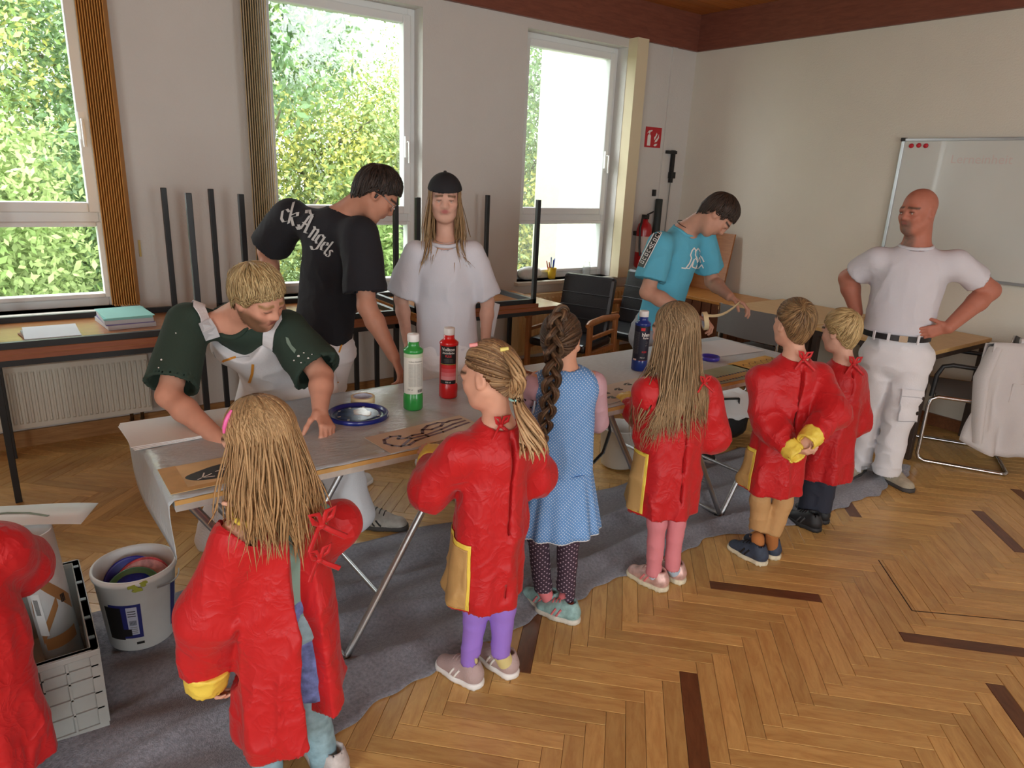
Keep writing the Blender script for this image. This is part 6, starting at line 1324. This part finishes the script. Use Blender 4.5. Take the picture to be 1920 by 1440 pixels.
def px_decal(S, polys, m, parent, name, off=.003, sub=6):
    """print on cloth: polygons given where the photograph shows them, laid on the garment"""
    Vs, Fs, o_ = [], [], 0
    for poly in polys:
        bm = bmesh.new(); f_ = bm.faces.new([bm.verts.new((x, y, 0)) for x, y in poly]); bmesh.ops.triangulate(bm, faces=bm.faces[:])
        for _ in range(5):
            lg = [e for e in bm.edges if e.calc_length() > sub]
            if not lg: break
            bmesh.ops.subdivide_edges(bm, edges=lg, cuts=1); bmesh.ops.triangulate(bm, faces=bm.faces[:])
        bm.verts.index_update(); Vs.append(np.array([v.co[:2] for v in bm.verts])); Fs.append(np.array([[v.index for v in f.verts] for f in bm.faces])+o_); o_ += len(Vs[-1]); bm.free()
    P, g = ray_on(S, np.concatenate(Vs)); Fa = np.concatenate(Fs); bad = (np.abs(S.ev(P)) > .012) | ((g*(CC-P)).sum(1) < 0); Fa = Fa[~bad[Fa].any(1)]; us = np.unique(Fa); mp_ = np.zeros(len(P), int); mp_[us] = np.arange(len(us))
    return npmesh(name, (P+g*off)[us], mp_[Fa], m, parent)
def nib(pts, w, ang=-45):
    """broad-nib pen strokes: quads swept with a fixed nib"""
    a = math.radians(ang); n = np.array([math.cos(a), math.sin(a)])*w/2; out = []
    for p, q in zip(pts, pts[1:]):
        p, q = np.array(p, float), np.array(q, float); poly = [p-n, p+n, q+n, q-n]
        ar = sum(poly[i][0]*poly[(i+1) % 4][1]-poly[(i+1) % 4][0]*poly[i][1] for i in range(4))
        if abs(ar) < 1e-3: continue
        out.append([tuple(v) for v in (poly if ar > 0 else poly[::-1])])
    return out
def line_polys(pts, w, closed=False):
    out = []; P = [np.array(p, float) for p in pts]; P = P+[P[0]] if closed else P
    for a, b in zip(P, P[1:]):
        d = b-a; L_ = np.linalg.norm(d)
        if L_ < 1e-6: continue
        d /= L_; n = np.array([-d[1], d[0]])*w/2; e = d*w*.3; out.append([tuple(a-n-e), tuple(b-n+e), tuple(b+n+e), tuple(a+n-e)])
    return out
def legs_from(pel, lat, spread, aL, aR, kf):
    """hips, knees, ankles below a pelvis; kf = knee push"""
    aL, aR = np.array(aL), np.array(aR); hL, hR = pel+lat*spread-Uz*.04, pel-lat*spread-Uz*.04; return dict(hL=hL, hR=hR, kL=(hL+aL)/2+kf, kR=(hR+aR)/2+kf, aL=aL, aR=aR)
def specks(S, px, m, parent, name, seed):
    R = np.random.default_rng(seed); polys = []
    for (x, y, s) in px: polys.append([(x+s*(.7+.5*R.random())*math.cos(a), y+s*(.6+.5*R.random())*math.sin(a)) for a in np.linspace(0, 6.283, 8)[:-1]])
    return px_decal(S, polys, m, parent, name, .002, 9)
def eyes(root, hc, hf, hu, hh, iris):
    f0, l0, u0 = frame_of(hf, hu); k = hh/.238
    for s in (-1, 1):
        c_ = hc+hh*(s*.135*l0+.335*f0-.020*u0); e_ = MB().lathe(c_, [(0, .0085*k), (.005*k, .0078*k), (.0085*k, .0045*k), (.0105*k, 0)], 14, axis=f0).build('eye', mat('eye_white', (206, 200, 192), .3), root)
        MB().lathe(c_+f0*.0058*k, [(0, .0040*k), (.004*k, .0030*k), (.0048*k, .0010*k)], 12, axis=f0).build('iris', mat('iris_%d' % iris[0], iris, .3), e_)
M_wt = mat('white_jersey', (208, 207, 214), .85, bump=.12, bscale=140); M_wp = mat('white_work_cotton', (226, 226, 230), .85, bump=.2, bscale=120, var=.03, vscale=8)
M_orange = mat('orange_piping', (222, 150, 50), .6)

# --- blond man bending over the table in green t-shirt and white dungarees
f = Fig((1.0, 2.85), dict(pel=('w', (.96, 2.97, .84)), neck=(432,588,-.24), head=(484,557,-.37), sL=(540,622,-.24), sR=(352,606,-.22), eL=(603,705,-.38), wL=(600,772,-.53), eR=(316,742,-.42), wR=(420,832,-.62)))
f.J.update(legs_from(f.pel, nrm(f.lat*np.array([1, 1, 0])), .095, f.V(668, 950, -.03), (.62, 3.02, .10), -.03*f.vd))
r = person('blond bearded man in a green t-shirt and white dungarees bending over the table', f.b)
hf, hu = f.dirv(.66, -.58, -.42), f.dirv(.20, -.42, .88)
def bf(x, y, z, V): return .85*np.clip((-.17-z-.10*np.clip(np.abs(x), 0, .3)/.3*-1)*9, 0, 1)*np.clip((np.abs(x)-.10)*9+np.clip((-.30-z)*12, 0, 1), 0, 1)*(z > -.60)*(y > -.12)*(y < .40)+.75*np.clip(1.3-np.abs(z+.19)/.035, 0, 1)*(np.abs(x) < .10)*(y > .3)*.5
adult_body(f, r, .228, hf, hu, (210, 154, 130), {'L': (f.dirv(.22, -.80, -.30), f.dirv(-.25, -.25, -.9), (.55, .55, .6, .65, .7)), 'R': (f.dirv(.4, -.6, -.5), f.dirv(0, 0, -1), CURL)}, beard=(98, 72, 48), beardf=bf, brow=(150, 116, 76))
def hl_man(a): a = abs(a); return np.interp(a, [0, .5, .85, 1.15, 1.4, 1.7, 2.1, 2.6, 3.15], [.42, .38, .30, .0, -.05, -.10, -.58, -.78, -.85])
V, F, C = short_hair(f.head, frame_of(hf, hu), .228, hl_man, (146, 120, 80), (216, 192, 142), n=2300, length=.85, lift=.13, width=.009, seed=31, crown=(math.pi, 1.0), swirl=.12, thick=.05, fringe=.07, tuft=.04)
npmesh('hair', V, F, hair_mat(), r, C)
M_grn = mat('bottle_green_jersey', (44, 62, 52), .9, bump=.12, bscale=140)
ts, S = tshirt(f, r, M_grn, .145, .150, None, .88, (.082, .098), .70, .072, seed=2, amp=.014, neckfwd=.01); neckband(f, S, M_grn, ts, .074, .01)
specks(S, [(303, 675, 2), (298, 690, 1.6), (313, 730, 1.8), (330, 625, 1.4), (560, 668, 2.4), (570, 662, 1.6), (578, 672, 2), (565, 680, 1.5), (585, 665, 1.3), (552, 676, 1.6)], Wp, ts, 'paint_speck', 1)
px_decal(S, [[(536, 632), (541, 634), (548, 648), (556, 656), (553, 663), (546, 655), (538, 643)]], mat('pale_green_smear', (120, 142, 128), .7), ts, 'paint_smear')
# dungarees: bib, straps, legs
O = Sdf(); O.cap(f.neck-f.up*.17+f.fwd*.012, f.pel, .158, .178, .05, FL(f.fwd, .86)); O.cap(f.hL, f.hR, .095, None, .05)
for s in 'LR': O.cap(f.J['h'+s], f.J['k'+s], .105, .085, .03); O.cap(f.J['k'+s], f.J['a'+s]-Uz*.03, .085, .085, .03)
bt = f.neck-f.up*.115
def opost(d, P):
    d = d-crease(P, (6, 6, 5), .014, 5)+.004; t = (P-bt)@f.up; side = np.abs((P-bt)@f.lat); return np.maximum(np.maximum(d, t-.022*np.cos(np.clip(side/.11, 0, 1)*math.pi)*-1), np.maximum(.035-P[:, 2], np.where(t > -.22, -((P-bt)@f.fwd)-.0+.0*t, -1)))
O.post = opost; V, F = O.mesh(.0085); ov = npmesh('dungarees', V, F, M_wp, r)
U = Sdf(S); U.post = S.post
for px in ([(348, 556), (372, 578), (386, 612), (392, 650)], [(505, 650), (520, 600), (528, 575)]):
    P_, g_ = ray_on(U, px); ribbon(U, P_, .042, M_wp, ov, 'strap', None, .006, .004)
P_, g_ = ray_on(U, [(380, 604), (398, 630)]); ribbon(U, P_, .052, mat('grey_buckle', (186, 188, 192), .4), ov, 'buckle', None, .012, .005, .03)
px_decal(O, line_polys([(410, 687), (420, 676), (441, 670)], 4)+line_polys([(468, 716), (473, 700), (474, 684)], 5)+line_polys([(374, 771), (380, 764)], 4), M_orange, ov, 'piping', .002)
px_decal(O, line_polys([(400, 660), (412, 687)], 1.6)+line_polys([(441, 671), (468, 668)], 1.6)+line_polys([(352, 742), (372, 752), (400, 756)], 1.6), mat('grey_seam', (176, 178, 184), .8), ov, 'seam', .0016)
shoe(f, r, fl((664, 983)), fl((742, 990)), .27, mat('grey_trainer', (176, 172, 164), .6, var=.2, vscale=30), mat('dark_sole', (70, 66, 64), .7), .047, .095, accent=K, lace=K); hp_ = np.array([.60, 3.0, 0]); shoe(f, r, hp_, hp_+np.array([.05, -.25, 0]), .27, MATS['grey_trainer'], MATS['dark_sole'], .047, .095)

# --- man in the black t-shirt with lettering on the back
f = Fig((1.35, 3.15), dict(pel=(602,650,.06), neck=(640,392,-.06), head=(707,364,-.12), sR=(676,440,-.20), sL=(545,405,.10), eR=(688,575,-.28), wR=(738,668,-.33), eL=(500,472,.26), wL=(520,560,.16)))
f.J.update(legs_from(f.pel+np.array([0, 0, .03]), nrm(f.lat*np.array([1, 1, 0])), .09, f.V(640, 925, .1), f.V(570, 930, .05), .02*f.vd))
r = person('dark-haired man in a black t-shirt with lettering on the back', f.b)
hf, hu = f.dirv(.72, .02, -.58), f.dirv(.50, .10, .80)
adult_body(f, r, .232, hf, hu, (184, 130, 106), {'R': (f.dirv(.35, -.1, -.9), f.dirv(-.8, .3, -.2), (.3, .35, .4, .45, .5))}, brow=(40, 30, 26))
V, F, C = short_hair(f.head, frame_of(hf, hu), .232, hl_man, (30, 24, 22), (62, 50, 44), n=1500, length=.6, lift=.07, width=.011, seed=33, crown=(math.pi, .9), swirl=.2, thick=.045, fringe=.05, tuft=.05)
npmesh('hair', V, F, hair_mat(), r, C)
f0, l0, u0 = frame_of(hf, hu); hP = lambda x, y, z: f.head+.232*(x*l0+y*f0+z*u0)
gl = MB()
for s in (-1, 1):
    gl.tube([hP(s*.15+.095*math.cos(a), .40-.04*abs(math.cos(a)), -.02+.075*math.sin(a)) for a in np.linspace(0, 6.283, 16)], .0018, 5); gl.tube([hP(s*.24, .36, .0), hP(s*.35, .0, .02), hP(s*.355, -.08, -.01)], .0018, 5)
gl.tube([hP(-.05, .42, -.01), hP(.05, .42, -.01)], .0018, 5).build('glasses', mat('silver_wire', (196, 196, 200), .3, .8), r)
MB().tube([hP(-.372, -.02, -.04), hP(-.385, -.015, -.12)], [.008, .005], 8).build('earbud', K, r)
M_blk = mat('black_jersey', (26, 26, 32), .9, bump=.12, bscale=140)
ts, S = tshirt(f, r, M_blk, .165, .150, f.V(602, 645, .05), .78, (.085, .092), .68, .068, seed=4, amp=.012, sh=.066); neckband(f, S, M_blk, ts, .07)
# blackletter lettering along a falling arc
gl_ = {'c': ([[(.6, .85), (.35, 1), (.1, .8), (.1, .2), (.3, 0), (.6, .15)]], .62), 'k': ([[(.15, 1.6), (.15, 0)], [(.15, .6), (.5, 1), (.55, .75), (.25, .5), (.6, .0)]], .68),
       'A': ([[(.05, .3), (.3, .15), (.25, .0), (.0, .1)], [(.35, .1), (.55, 1.3), (.75, 1.55)], [(.45, 1.5), (.75, 1.4), (.8, .1), (1.0, .15)], [(.3, .65), (.8, .65)], [(.2, 1.3), (.1, 1.5), (.3, 1.65), (.5, 1.45)]], 1.1),
       'n': ([[(.1, .95), (.25, .85), (.25, .0)], [(.25, .75), (.5, 1), (.62, .85), (.62, .1), (.75, .1)]], .80), 'g': ([[(.55, .9), (.3, 1), (.12, .8), (.12, .25), (.3, .1), (.58, .3)], [(.6, 1), (.6, -.2), (.35, -.5), (.05, -.35)]], .74),
       'e': ([[(.12, .5), (.5, .7), (.4, .95), (.15, .8), (.12, .25), (.3, 0), (.55, .15)]], .62), 'l': ([[(.15, 1.55), (.15, .15), (.3, .0), (.4, .15)]], .42), 's': ([[(.5, .9), (.25, 1), (.12, .75), (.45, .4), (.4, .1), (.1, .0), (.05, .2)]], .58)}
word = 'ackAngels'; arc = np.array([(508, 418), (526, 414), (548, 421), (575, 441), (600, 466), (622, 492), (640, 512), (656, 528)]); sg = np.r_[0, np.cumsum(np.linalg.norm(np.diff(arc, axis=0), axis=1))]
polys, pos = [], 18.0; em = [20, 21, 22, 22, 21, 20, 18, 16, 14]
for ch, e in list(zip(word, em))[1:]:
    strokes, w = gl_[ch]
    for stk in strokes:
        pts = []
        for x, y in stk:
            s_ = pos+x*e*1.05; b_ = np.array([np.interp(s_, sg, arc[:, 0]), np.interp(s_, sg, arc[:, 1])]); t_ = np.array([np.interp(s_+3, sg, arc[:, 0]), np.interp(s_+3, sg, arc[:, 1])])-np.array([np.interp(s_-3, sg, arc[:, 0]), np.interp(s_-3, sg, arc[:, 1])]); t_ /= np.linalg.norm(t_)+1e-6
            up_ = np.array([t_[1], -t_[0]]); up_ = nrm(up_*.75+np.array([.0, -1])*.25); pts.append(b_+up_*y*e*1.15)
        ta = math.degrees(math.atan2(t_[1], t_[0])); polys += nib(pts, e*.24, ta-40)
    pos += w*e*1.02+(5 if ch == 'k' else 0)
px_decal(S, polys, mat('silver_print', (196, 196, 194), .6), ts, 'lettering', .003)
pt, Sp = pants(f, r, M_wp, (.098, .084, .078), 'work_trousers', pel=.125, h=.009, amp=.010, waist=f.pel+np.array([0, 0, .02]))
px_decal(Sp, line_polys([(589, 654), (597, 651)], 3)+line_polys([(636, 660), (641, 645)], 3)+line_polys([(618, 722), (634, 716)], 2), M_orange, pt, 'piping', .003)
for a_ in ('aL', 'aR'): hpnt = f.J[a_]*np.array([1, 1, 0])-f.fwd*.04*np.array([1, 1, 0]); shoe(f, r, hpnt, hpnt+nrm(f.fwd*np.array([1, 1, 0]))*.25, .27, mat('white_trainer', (214, 214, 212), .6), M_white, .046, .09, accent=K, lace=K)

# --- young woman in a white t-shirt
f = Fig((1.80, 3.05), dict(pel=(838,660,0), neck=(836,445,.01), head=(834,372,-.01), sL=(886,474,.0), sR=(778,474,.0), eL=(914,566,.03), wL=(910,645,-.01), eR=(752,560,.03), wR=(764,640,-.01)))
f.J.update(legs_from(f.pel, f.lat, .085, f.V(866, 945, .0), f.V(806, 955, .0), -.02*f.vd))
r = person('young woman in a white t-shirt and black cap with long hair', f.b)
hf, hu = f.dirv(.02, -1, -.06), Uz
adult_body(f, r, .215, hf, hu, (208, 162, 142), {'L': (f.dirv(0, 0, -1), f.dirv(-1, 0, 0), CURL), 'R': (f.dirv(0, 0, -1), f.dirv(1, 0, 0), CURL)}, arm=(.038, .033, .024), neckr=.046, jaw=.9, lips=(172, 98, 94), brow=(110, 84, 62), nose=.9)
eyes(r, f.head, hf, hu, .215, (84, 92, 88))
ts, S = tshirt(f, r, M_wt, .142, .156, f.V(838, 690, 0), .88, (.062, .078), .66, .066, seed=6, amp=.011, neckfwd=.025, sh=.054, k_sl=.03); neckband(f, S, M_wt, ts, .068, .025)
V, F, C = long_hair(f.head, frame_of(hf, hu), .215, (120, 92, 62), (176, 142, 100), (186, 150, 106), .24, n=620, K_=18, seed=13, collide=S, width=.0075, wave=.008, face=1.0, outw=.02, hairline=hl_girl, lenf=lambda a: 1.25-.5*(np.abs(a)-1.0)/2.1)
ho = npmesh('hair', V, F, hair_mat(), r, C)
f0, l0, u0 = frame_of(hf, hu); CP = Sdf(); cc = f.head+.215*(.145*u0-.05*f0); CP.ell(cc, (l0, f0, u0), (.085, .103, .092)); CP.post = lambda d, P: np.maximum(np.maximum(d, -(d+.010)), -((P-cc)@nrm(u0*1.0+f0*.12))+.012)
V, F = CP.mesh(.0055); cp = npmesh('cap', V, F, mat('black_cotton', (30, 30, 34), .85, bump=.15), r); MB().lathe(cc+u0*.091, [(0, .008), (.007, .006), (.009, 0), (0, -.002)], 12, axis=u0).build('cap_button', K, cp)
pv = []
for i in range(13):
    a = (i/12-.5)*2.0
    for k_ in (0, 1): pv.append(cc-f0*((.098+.055*k_*math.cos(a*.9))*math.cos(a*.8))+l0*(.09*math.sin(a))+u0*(.012-.018*k_))
po = MB().add(pv, [(2*i, 2*i+2, 2*i+3, 2*i+1) for i in range(12)], True).build('cap_peak', MATS['black_cotton'], cp); sd = po.modifiers.new('s', 'SOLIDIFY'); sd.thickness = .004
MB().tube([f.neck+f.lat*math.cos(a)*.055+f.fwd*(.035+.055*math.sin(a))-f.up*(.0+.022*math.sin(a)) for a in np.linspace(-.2, math.pi+.2, 16)], .0012, 5).build('necklace', mat('silver_wire', (196, 196, 200), .3, .8), r)
pt, Sp = pants(f, r, M_wp, (.090, .078, .072), 'work_trousers', pel=.118, h=.009, amp=.012, waist=f.pel+Uz*.02)
fb = MB(); n_, m_ = 12, 10; V = []
for i in range(n_):
    u_ = i/(n_-1)
    for j in range(m_):
        v_ = j/(m_-1); V.append(f.V(902+34*u_-10*u_*v_, 556+18*u_+62*v_-8*abs(u_-.5), .17+.02*math.sin(u_*7+v_*3)))
fo_ = fb.add(V, [(i*m_+j, (i+1)*m_+j, (i+1)*m_+j+1, i*m_+j+1) for i in range(n_-1) for j in range(m_-1)], True).build('hanging_bib', M_wp, pt); sd = fo_.modifiers.new('s', 'SOLIDIFY'); sd.thickness = .006
for a_ in ('aL', 'aR'): hpnt = f.J[a_]*np.array([1, 1, 0])-f.fwd*.04*np.array([1, 1, 0]); shoe(f, r, hpnt, hpnt+nrm(f.fwd*np.array([1, 1, 0]))*.24, .25, mat('black_white_trainer', (60, 60, 64), .6), M_white, .044, .088, accent=Wp, lace=Wp)

# --- young man in the turquoise shirt
f = Fig((3.05, 3.0), dict(pel=(1228,612,.05), neck=(1283,424,-.03), head=(1346,404,-.12), sL=(1318,440,.10), sR=(1238,458,-.19), eL=(1335,528,.20), wL=(1368,556,.0), eR=(1214,548,-.26), wR=(1296,590,-.36)))
f.J.update(legs_from(f.pel, nrm(f.lat*np.array([1, 1, 0])), .09, f.V(1285, 830, .1), f.V(1250, 840, -.05), -.02*f.vd))
r = person('dark-haired young man in a turquoise t-shirt unrolling masking tape', f.b)
hf, hu = f.dirv(.56, -.12, -.80), f.dirv(.78, .04, .56)
adult_body(f, r, .228, hf, hu, (188, 140, 118), {'R': (f.dirv(.85, -.25, -.2), f.dirv(.1, -.2, -.9), (.5, .6, .65, .7, .7)), 'L': (f.dirv(.85, -.15, -.35), f.dirv(.1, -.1, -.95), (.45, .5, .45, .4, .4))}, brow=(38, 28, 22))
V, F, C = short_hair(f.head, frame_of(hf, hu), .228, hl_man, (34, 25, 20), (66, 50, 40), n=1500, length=.6, lift=.05, width=.011, seed=35, crown=(math.pi, .9), swirl=.2, thick=.055, fringe=.10)
npmesh('hair', V, F, hair_mat(), r, C)
M_teal = mat('turquoise_jersey', (88, 170, 196), .9, bump=.12, bscale=140)
ts, S = tshirt(f, r, M_teal, .150, .152, f.V(1225, 640, .04), .72, (.074, .086), .68, .066, seed=8, amp=.012, sh=.060); neckband(f, S, M_teal, ts, .068)
tape = [(1229, 440), (1239, 430), (1206, 500), (1197, 498)]
px_decal(S, [[(1232, 429), (1242, 432), (1207, 502), (1196, 499)]], K, ts, 'sleeve_band', .002); px_decal(S, line_polys([(1231, 429), (1195, 499)], 1.6)+line_polys([(1243, 432), (1208, 502)], 1.6), Wp, ts, 'sleeve_band_edge', .003)
lp = []
for k_ in range(9):
    c_ = np.array([1236, 436])+(np.array([1203, 496])-np.array([1236, 436]))*k_/8.6; t_ = nrm(np.array([-33, 60])); n_ = np.array([t_[1], -t_[0]])
    q = lambda a, b: tuple(c_+t_*a+n_*b)
    lp += line_polys([q(-2, -2.6), q(2, -2.6), q(2, 2.6), q(-2, 2.6)], 1.1, k_ % 2 == 0) if k_ != 4 else line_polys([q(-3, -3), q(3, 0), q(-3, 3)], 1.3, True)
px_decal(S, lp, Wp, ts, 'sleeve_band_lettering', .004)
fig1 = [(1278, 502), (1285, 503), (1292, 494), (1296, 484), (1294, 478), (1297, 470), (1301, 465), (1304, 470), (1303, 478), (1306, 484), (1307, 492)]
px_decal(S, line_polys(fig1, 2.2)+line_polys([(1278, 502), (1292, 503), (1297, 494), (1301, 486)], 2.0)+line_polys([(1301, 486), (1297, 500), (1304, 503), (1308, 494)], 2.0)+line_polys([(1303, 472), (1308, 466), (1312, 471), (1311, 478), (1316, 482), (1320, 490)], 2.2)+line_polys([(1308, 494), (1304, 502), (1310, 503), (1316, 496), (1319, 502)], 2.0)+line_polys([(1303, 484), (1308, 490), (1312, 482), (1314, 492)], 1.8), Wp, ts, 'chest_logo', .003)
MB().tube([f.neck+f.lat*math.cos(a)*.062+f.fwd*(.02+.062*math.sin(a))+f.up*(.012-.01*math.sin(a)) for a in np.linspace(0, 6.283, 24)], .0022, 5).build('neck_cord', K, r)
pants(f, r, mat('grey_sweat', (142, 144, 150), .9, bump=.2), (.092, .080, .066), 'trousers', pel=.122, h=.009, amp=.012, waist=f.pel+Uz*.02)
for a_ in ('aL', 'aR'): hpnt = f.J[a_]*np.array([1, 1, 0])-f.fwd*.04*np.array([1, 1, 0]); shoe(f, r, hpnt, hpnt+nrm(f.fwd*np.array([1, 1, 0]))*.25, .27, mat('black_trainer', (34, 34, 36), .6), M_white, .046, .09)
tp = f.V(1318, 602, -.40); tape_roll('masking tape roll held by the young man in turquoise', tp, .05, .036, .024, (math.radians(80), 0, math.radians(50)))
a_ = f.V(1326, 592, -.40); b_ = f.V(1388, 566, -.05); n_ = 14; V = []
for i in range(n_): t_ = i/(n_-1); c_ = a_+(b_-a_)*t_-Uz*.03*math.sin(math.pi*t_); V += [c_-Uz*.008, c_+Uz*.008]
ps = MB().add(V, [(2*i, 2*i+2, 2*i+3, 2*i+1) for i in range(n_-1)], True).build('tape_strip_loose', mat('masking_tape', (226, 208, 164), .7), None, label='loose strip of masking tape stretched between the young man\'s hands', cat='tape'); sd = ps.modifiers.new('s', 'SOLIDIFY'); sd.thickness = .0008

# --- bald man with hands on hips
f = Fig((4.1, 1.87), dict(pel=(1682,640,0), neck=(1720,452,.02), head=(1721,396,-.01), sL=(1796,492,.0), sR=(1642,486,.0), eL=(1856,545,.10), wL=(1778,614,-.07), eR=(1590,522,.10), wR=(1606,586,.02), hL=(1712,670,0), hR=(1648,668,0), kL=(1686,775,-.03), kR=(1632,772,.03), aL=(1660,886,-.02), aR=(1606,876,.06)))
r = person('bald man with a grey goatee in white work clothes, hands on hips', f.b)
hf, hu = f.dirv(-.60, -.78, -.05), nrm(Uz-.04*f.vr)
def gb(x, y, z, V): return .8*np.clip((-.165-z)*14, 0, 1)*np.clip((.17-np.abs(x))*14, 0, 1)*(y > .12)*(1-np.clip(1.2-np.hypot(x/.085, (z+.255)/.035), 0, 1))*(.6+.6*vnoise(V, 160))
adult_body(f, r, .238, hf, hu, (178, 114, 94), {'L': (f.dirv(-.88, -.25, -.35), f.dirv(-.1, .95, .1), (.3, .25, .3, .3, .35)), 'R': (f.dirv(.35, .35, -.8), f.dirv(.7, -.2, .3), CURL)}, beard=(112, 96, 86), beardf=gb, brow=(96, 70, 56), lips=(160, 92, 84), arm=(.056, .050, .034), neckr=.066, jaw=1.12, hs=.195, nose=1.1)
eyes(r, f.head, hf, hu, .238, (70, 52, 40))
ts, S = tshirt(f, r, M_wt, .176, .168, f.V(1680, 622, 0), .60, (.064, .076), .76, .074, seed=10, amp=.011, sh=.052, hemn=-Uz, k_sl=.06); neckband(f, S, M_wt, ts, .076, .025)
pt, Sp = pants(f, r, M_wp, (.104, .080, .074), 'work_trousers', pel=.122, h=.009, amp=.013, waist=f.V(1680, 632, 0), wf=7)
fh = nrm(f.fwd*np.array([1, 1, 0])); bc = f.V(1680, 626, 0)
ring = [bc+f.lat*math.cos(a)*.172+fh*math.sin(a)*.172*.80 for a in np.linspace(0, 2*math.pi, 60)]
U = Sdf(Sp); U.p += S.p; ring_n = [nrm(p-bc) for p in ring]
Pb = [p for p in ring]; V = []
for p, n in zip(Pb, ring_n): V += [p-Uz*.016, p+Uz*.016, p+Uz*.016+n*.006, p-Uz*.016+n*.006]
k_ = len(Pb); Fb = [(i*4+a, i*4+(a+1) % 4, (i+1)*4+(a+1) % 4, (i+1)*4+a) for i in range(k_-1) for a in range(4)]
bl_ = MB().add(V, Fb).build('belt', mat('black_belt', (28, 26, 28), .45), r)
for a in (.9, 1.35, 1.75, 2.2): p = bc+f.lat*math.cos(a)*.178+fh*math.sin(a)*.178*.80; n = nrm(p-bc); MB().obox(p+n*.004, (nrm(np.cross(Uz, n)), n, Uz), (.007 if a != 1.35 else .022, .003, .026 if a != 1.35 else .018)).build('belt_loop' if a != 1.35 else 'buckle', M_wp if a != 1.35 else M_chrome, bl_)
q, g = Sp.proj([f.kL+f.lat*.12+fh*.03+Uz*.06], -f.lat*-1, .0, .2)
for (x0, y0, x1, y1) in ((1692, 728, 1730, 790),):
    px_decal(Sp, [[(x0, y0), (x1, y0+4), (x1-4, y1), (x0-8, y1-2)]], M_wp, pt, 'cargo_pocket', .012)
    px_decal(Sp, line_polys([(x0, y0+2), (x0-8, y1-2), (x1-4, y1)], 1.4)+line_polys([(x0-1, y0+14), (x1, y0+18)], 1.4), MATS['grey_seam'], pt, 'seam', .0135)
mk = mat('beige_suede', (176, 166, 146), .8, var=.15, vscale=40)
shoe(f, r, fl((1645, 888)), fl((1697, 918)), .28, mk, mat('dark_sole', (70, 66, 64), .7), .05, .09, lace=Gp); shoe(f, r, fl((1612, 878)), fl((1578, 902)), .28, mk, MATS['dark_sole'], .05, .09, lace=Gp)
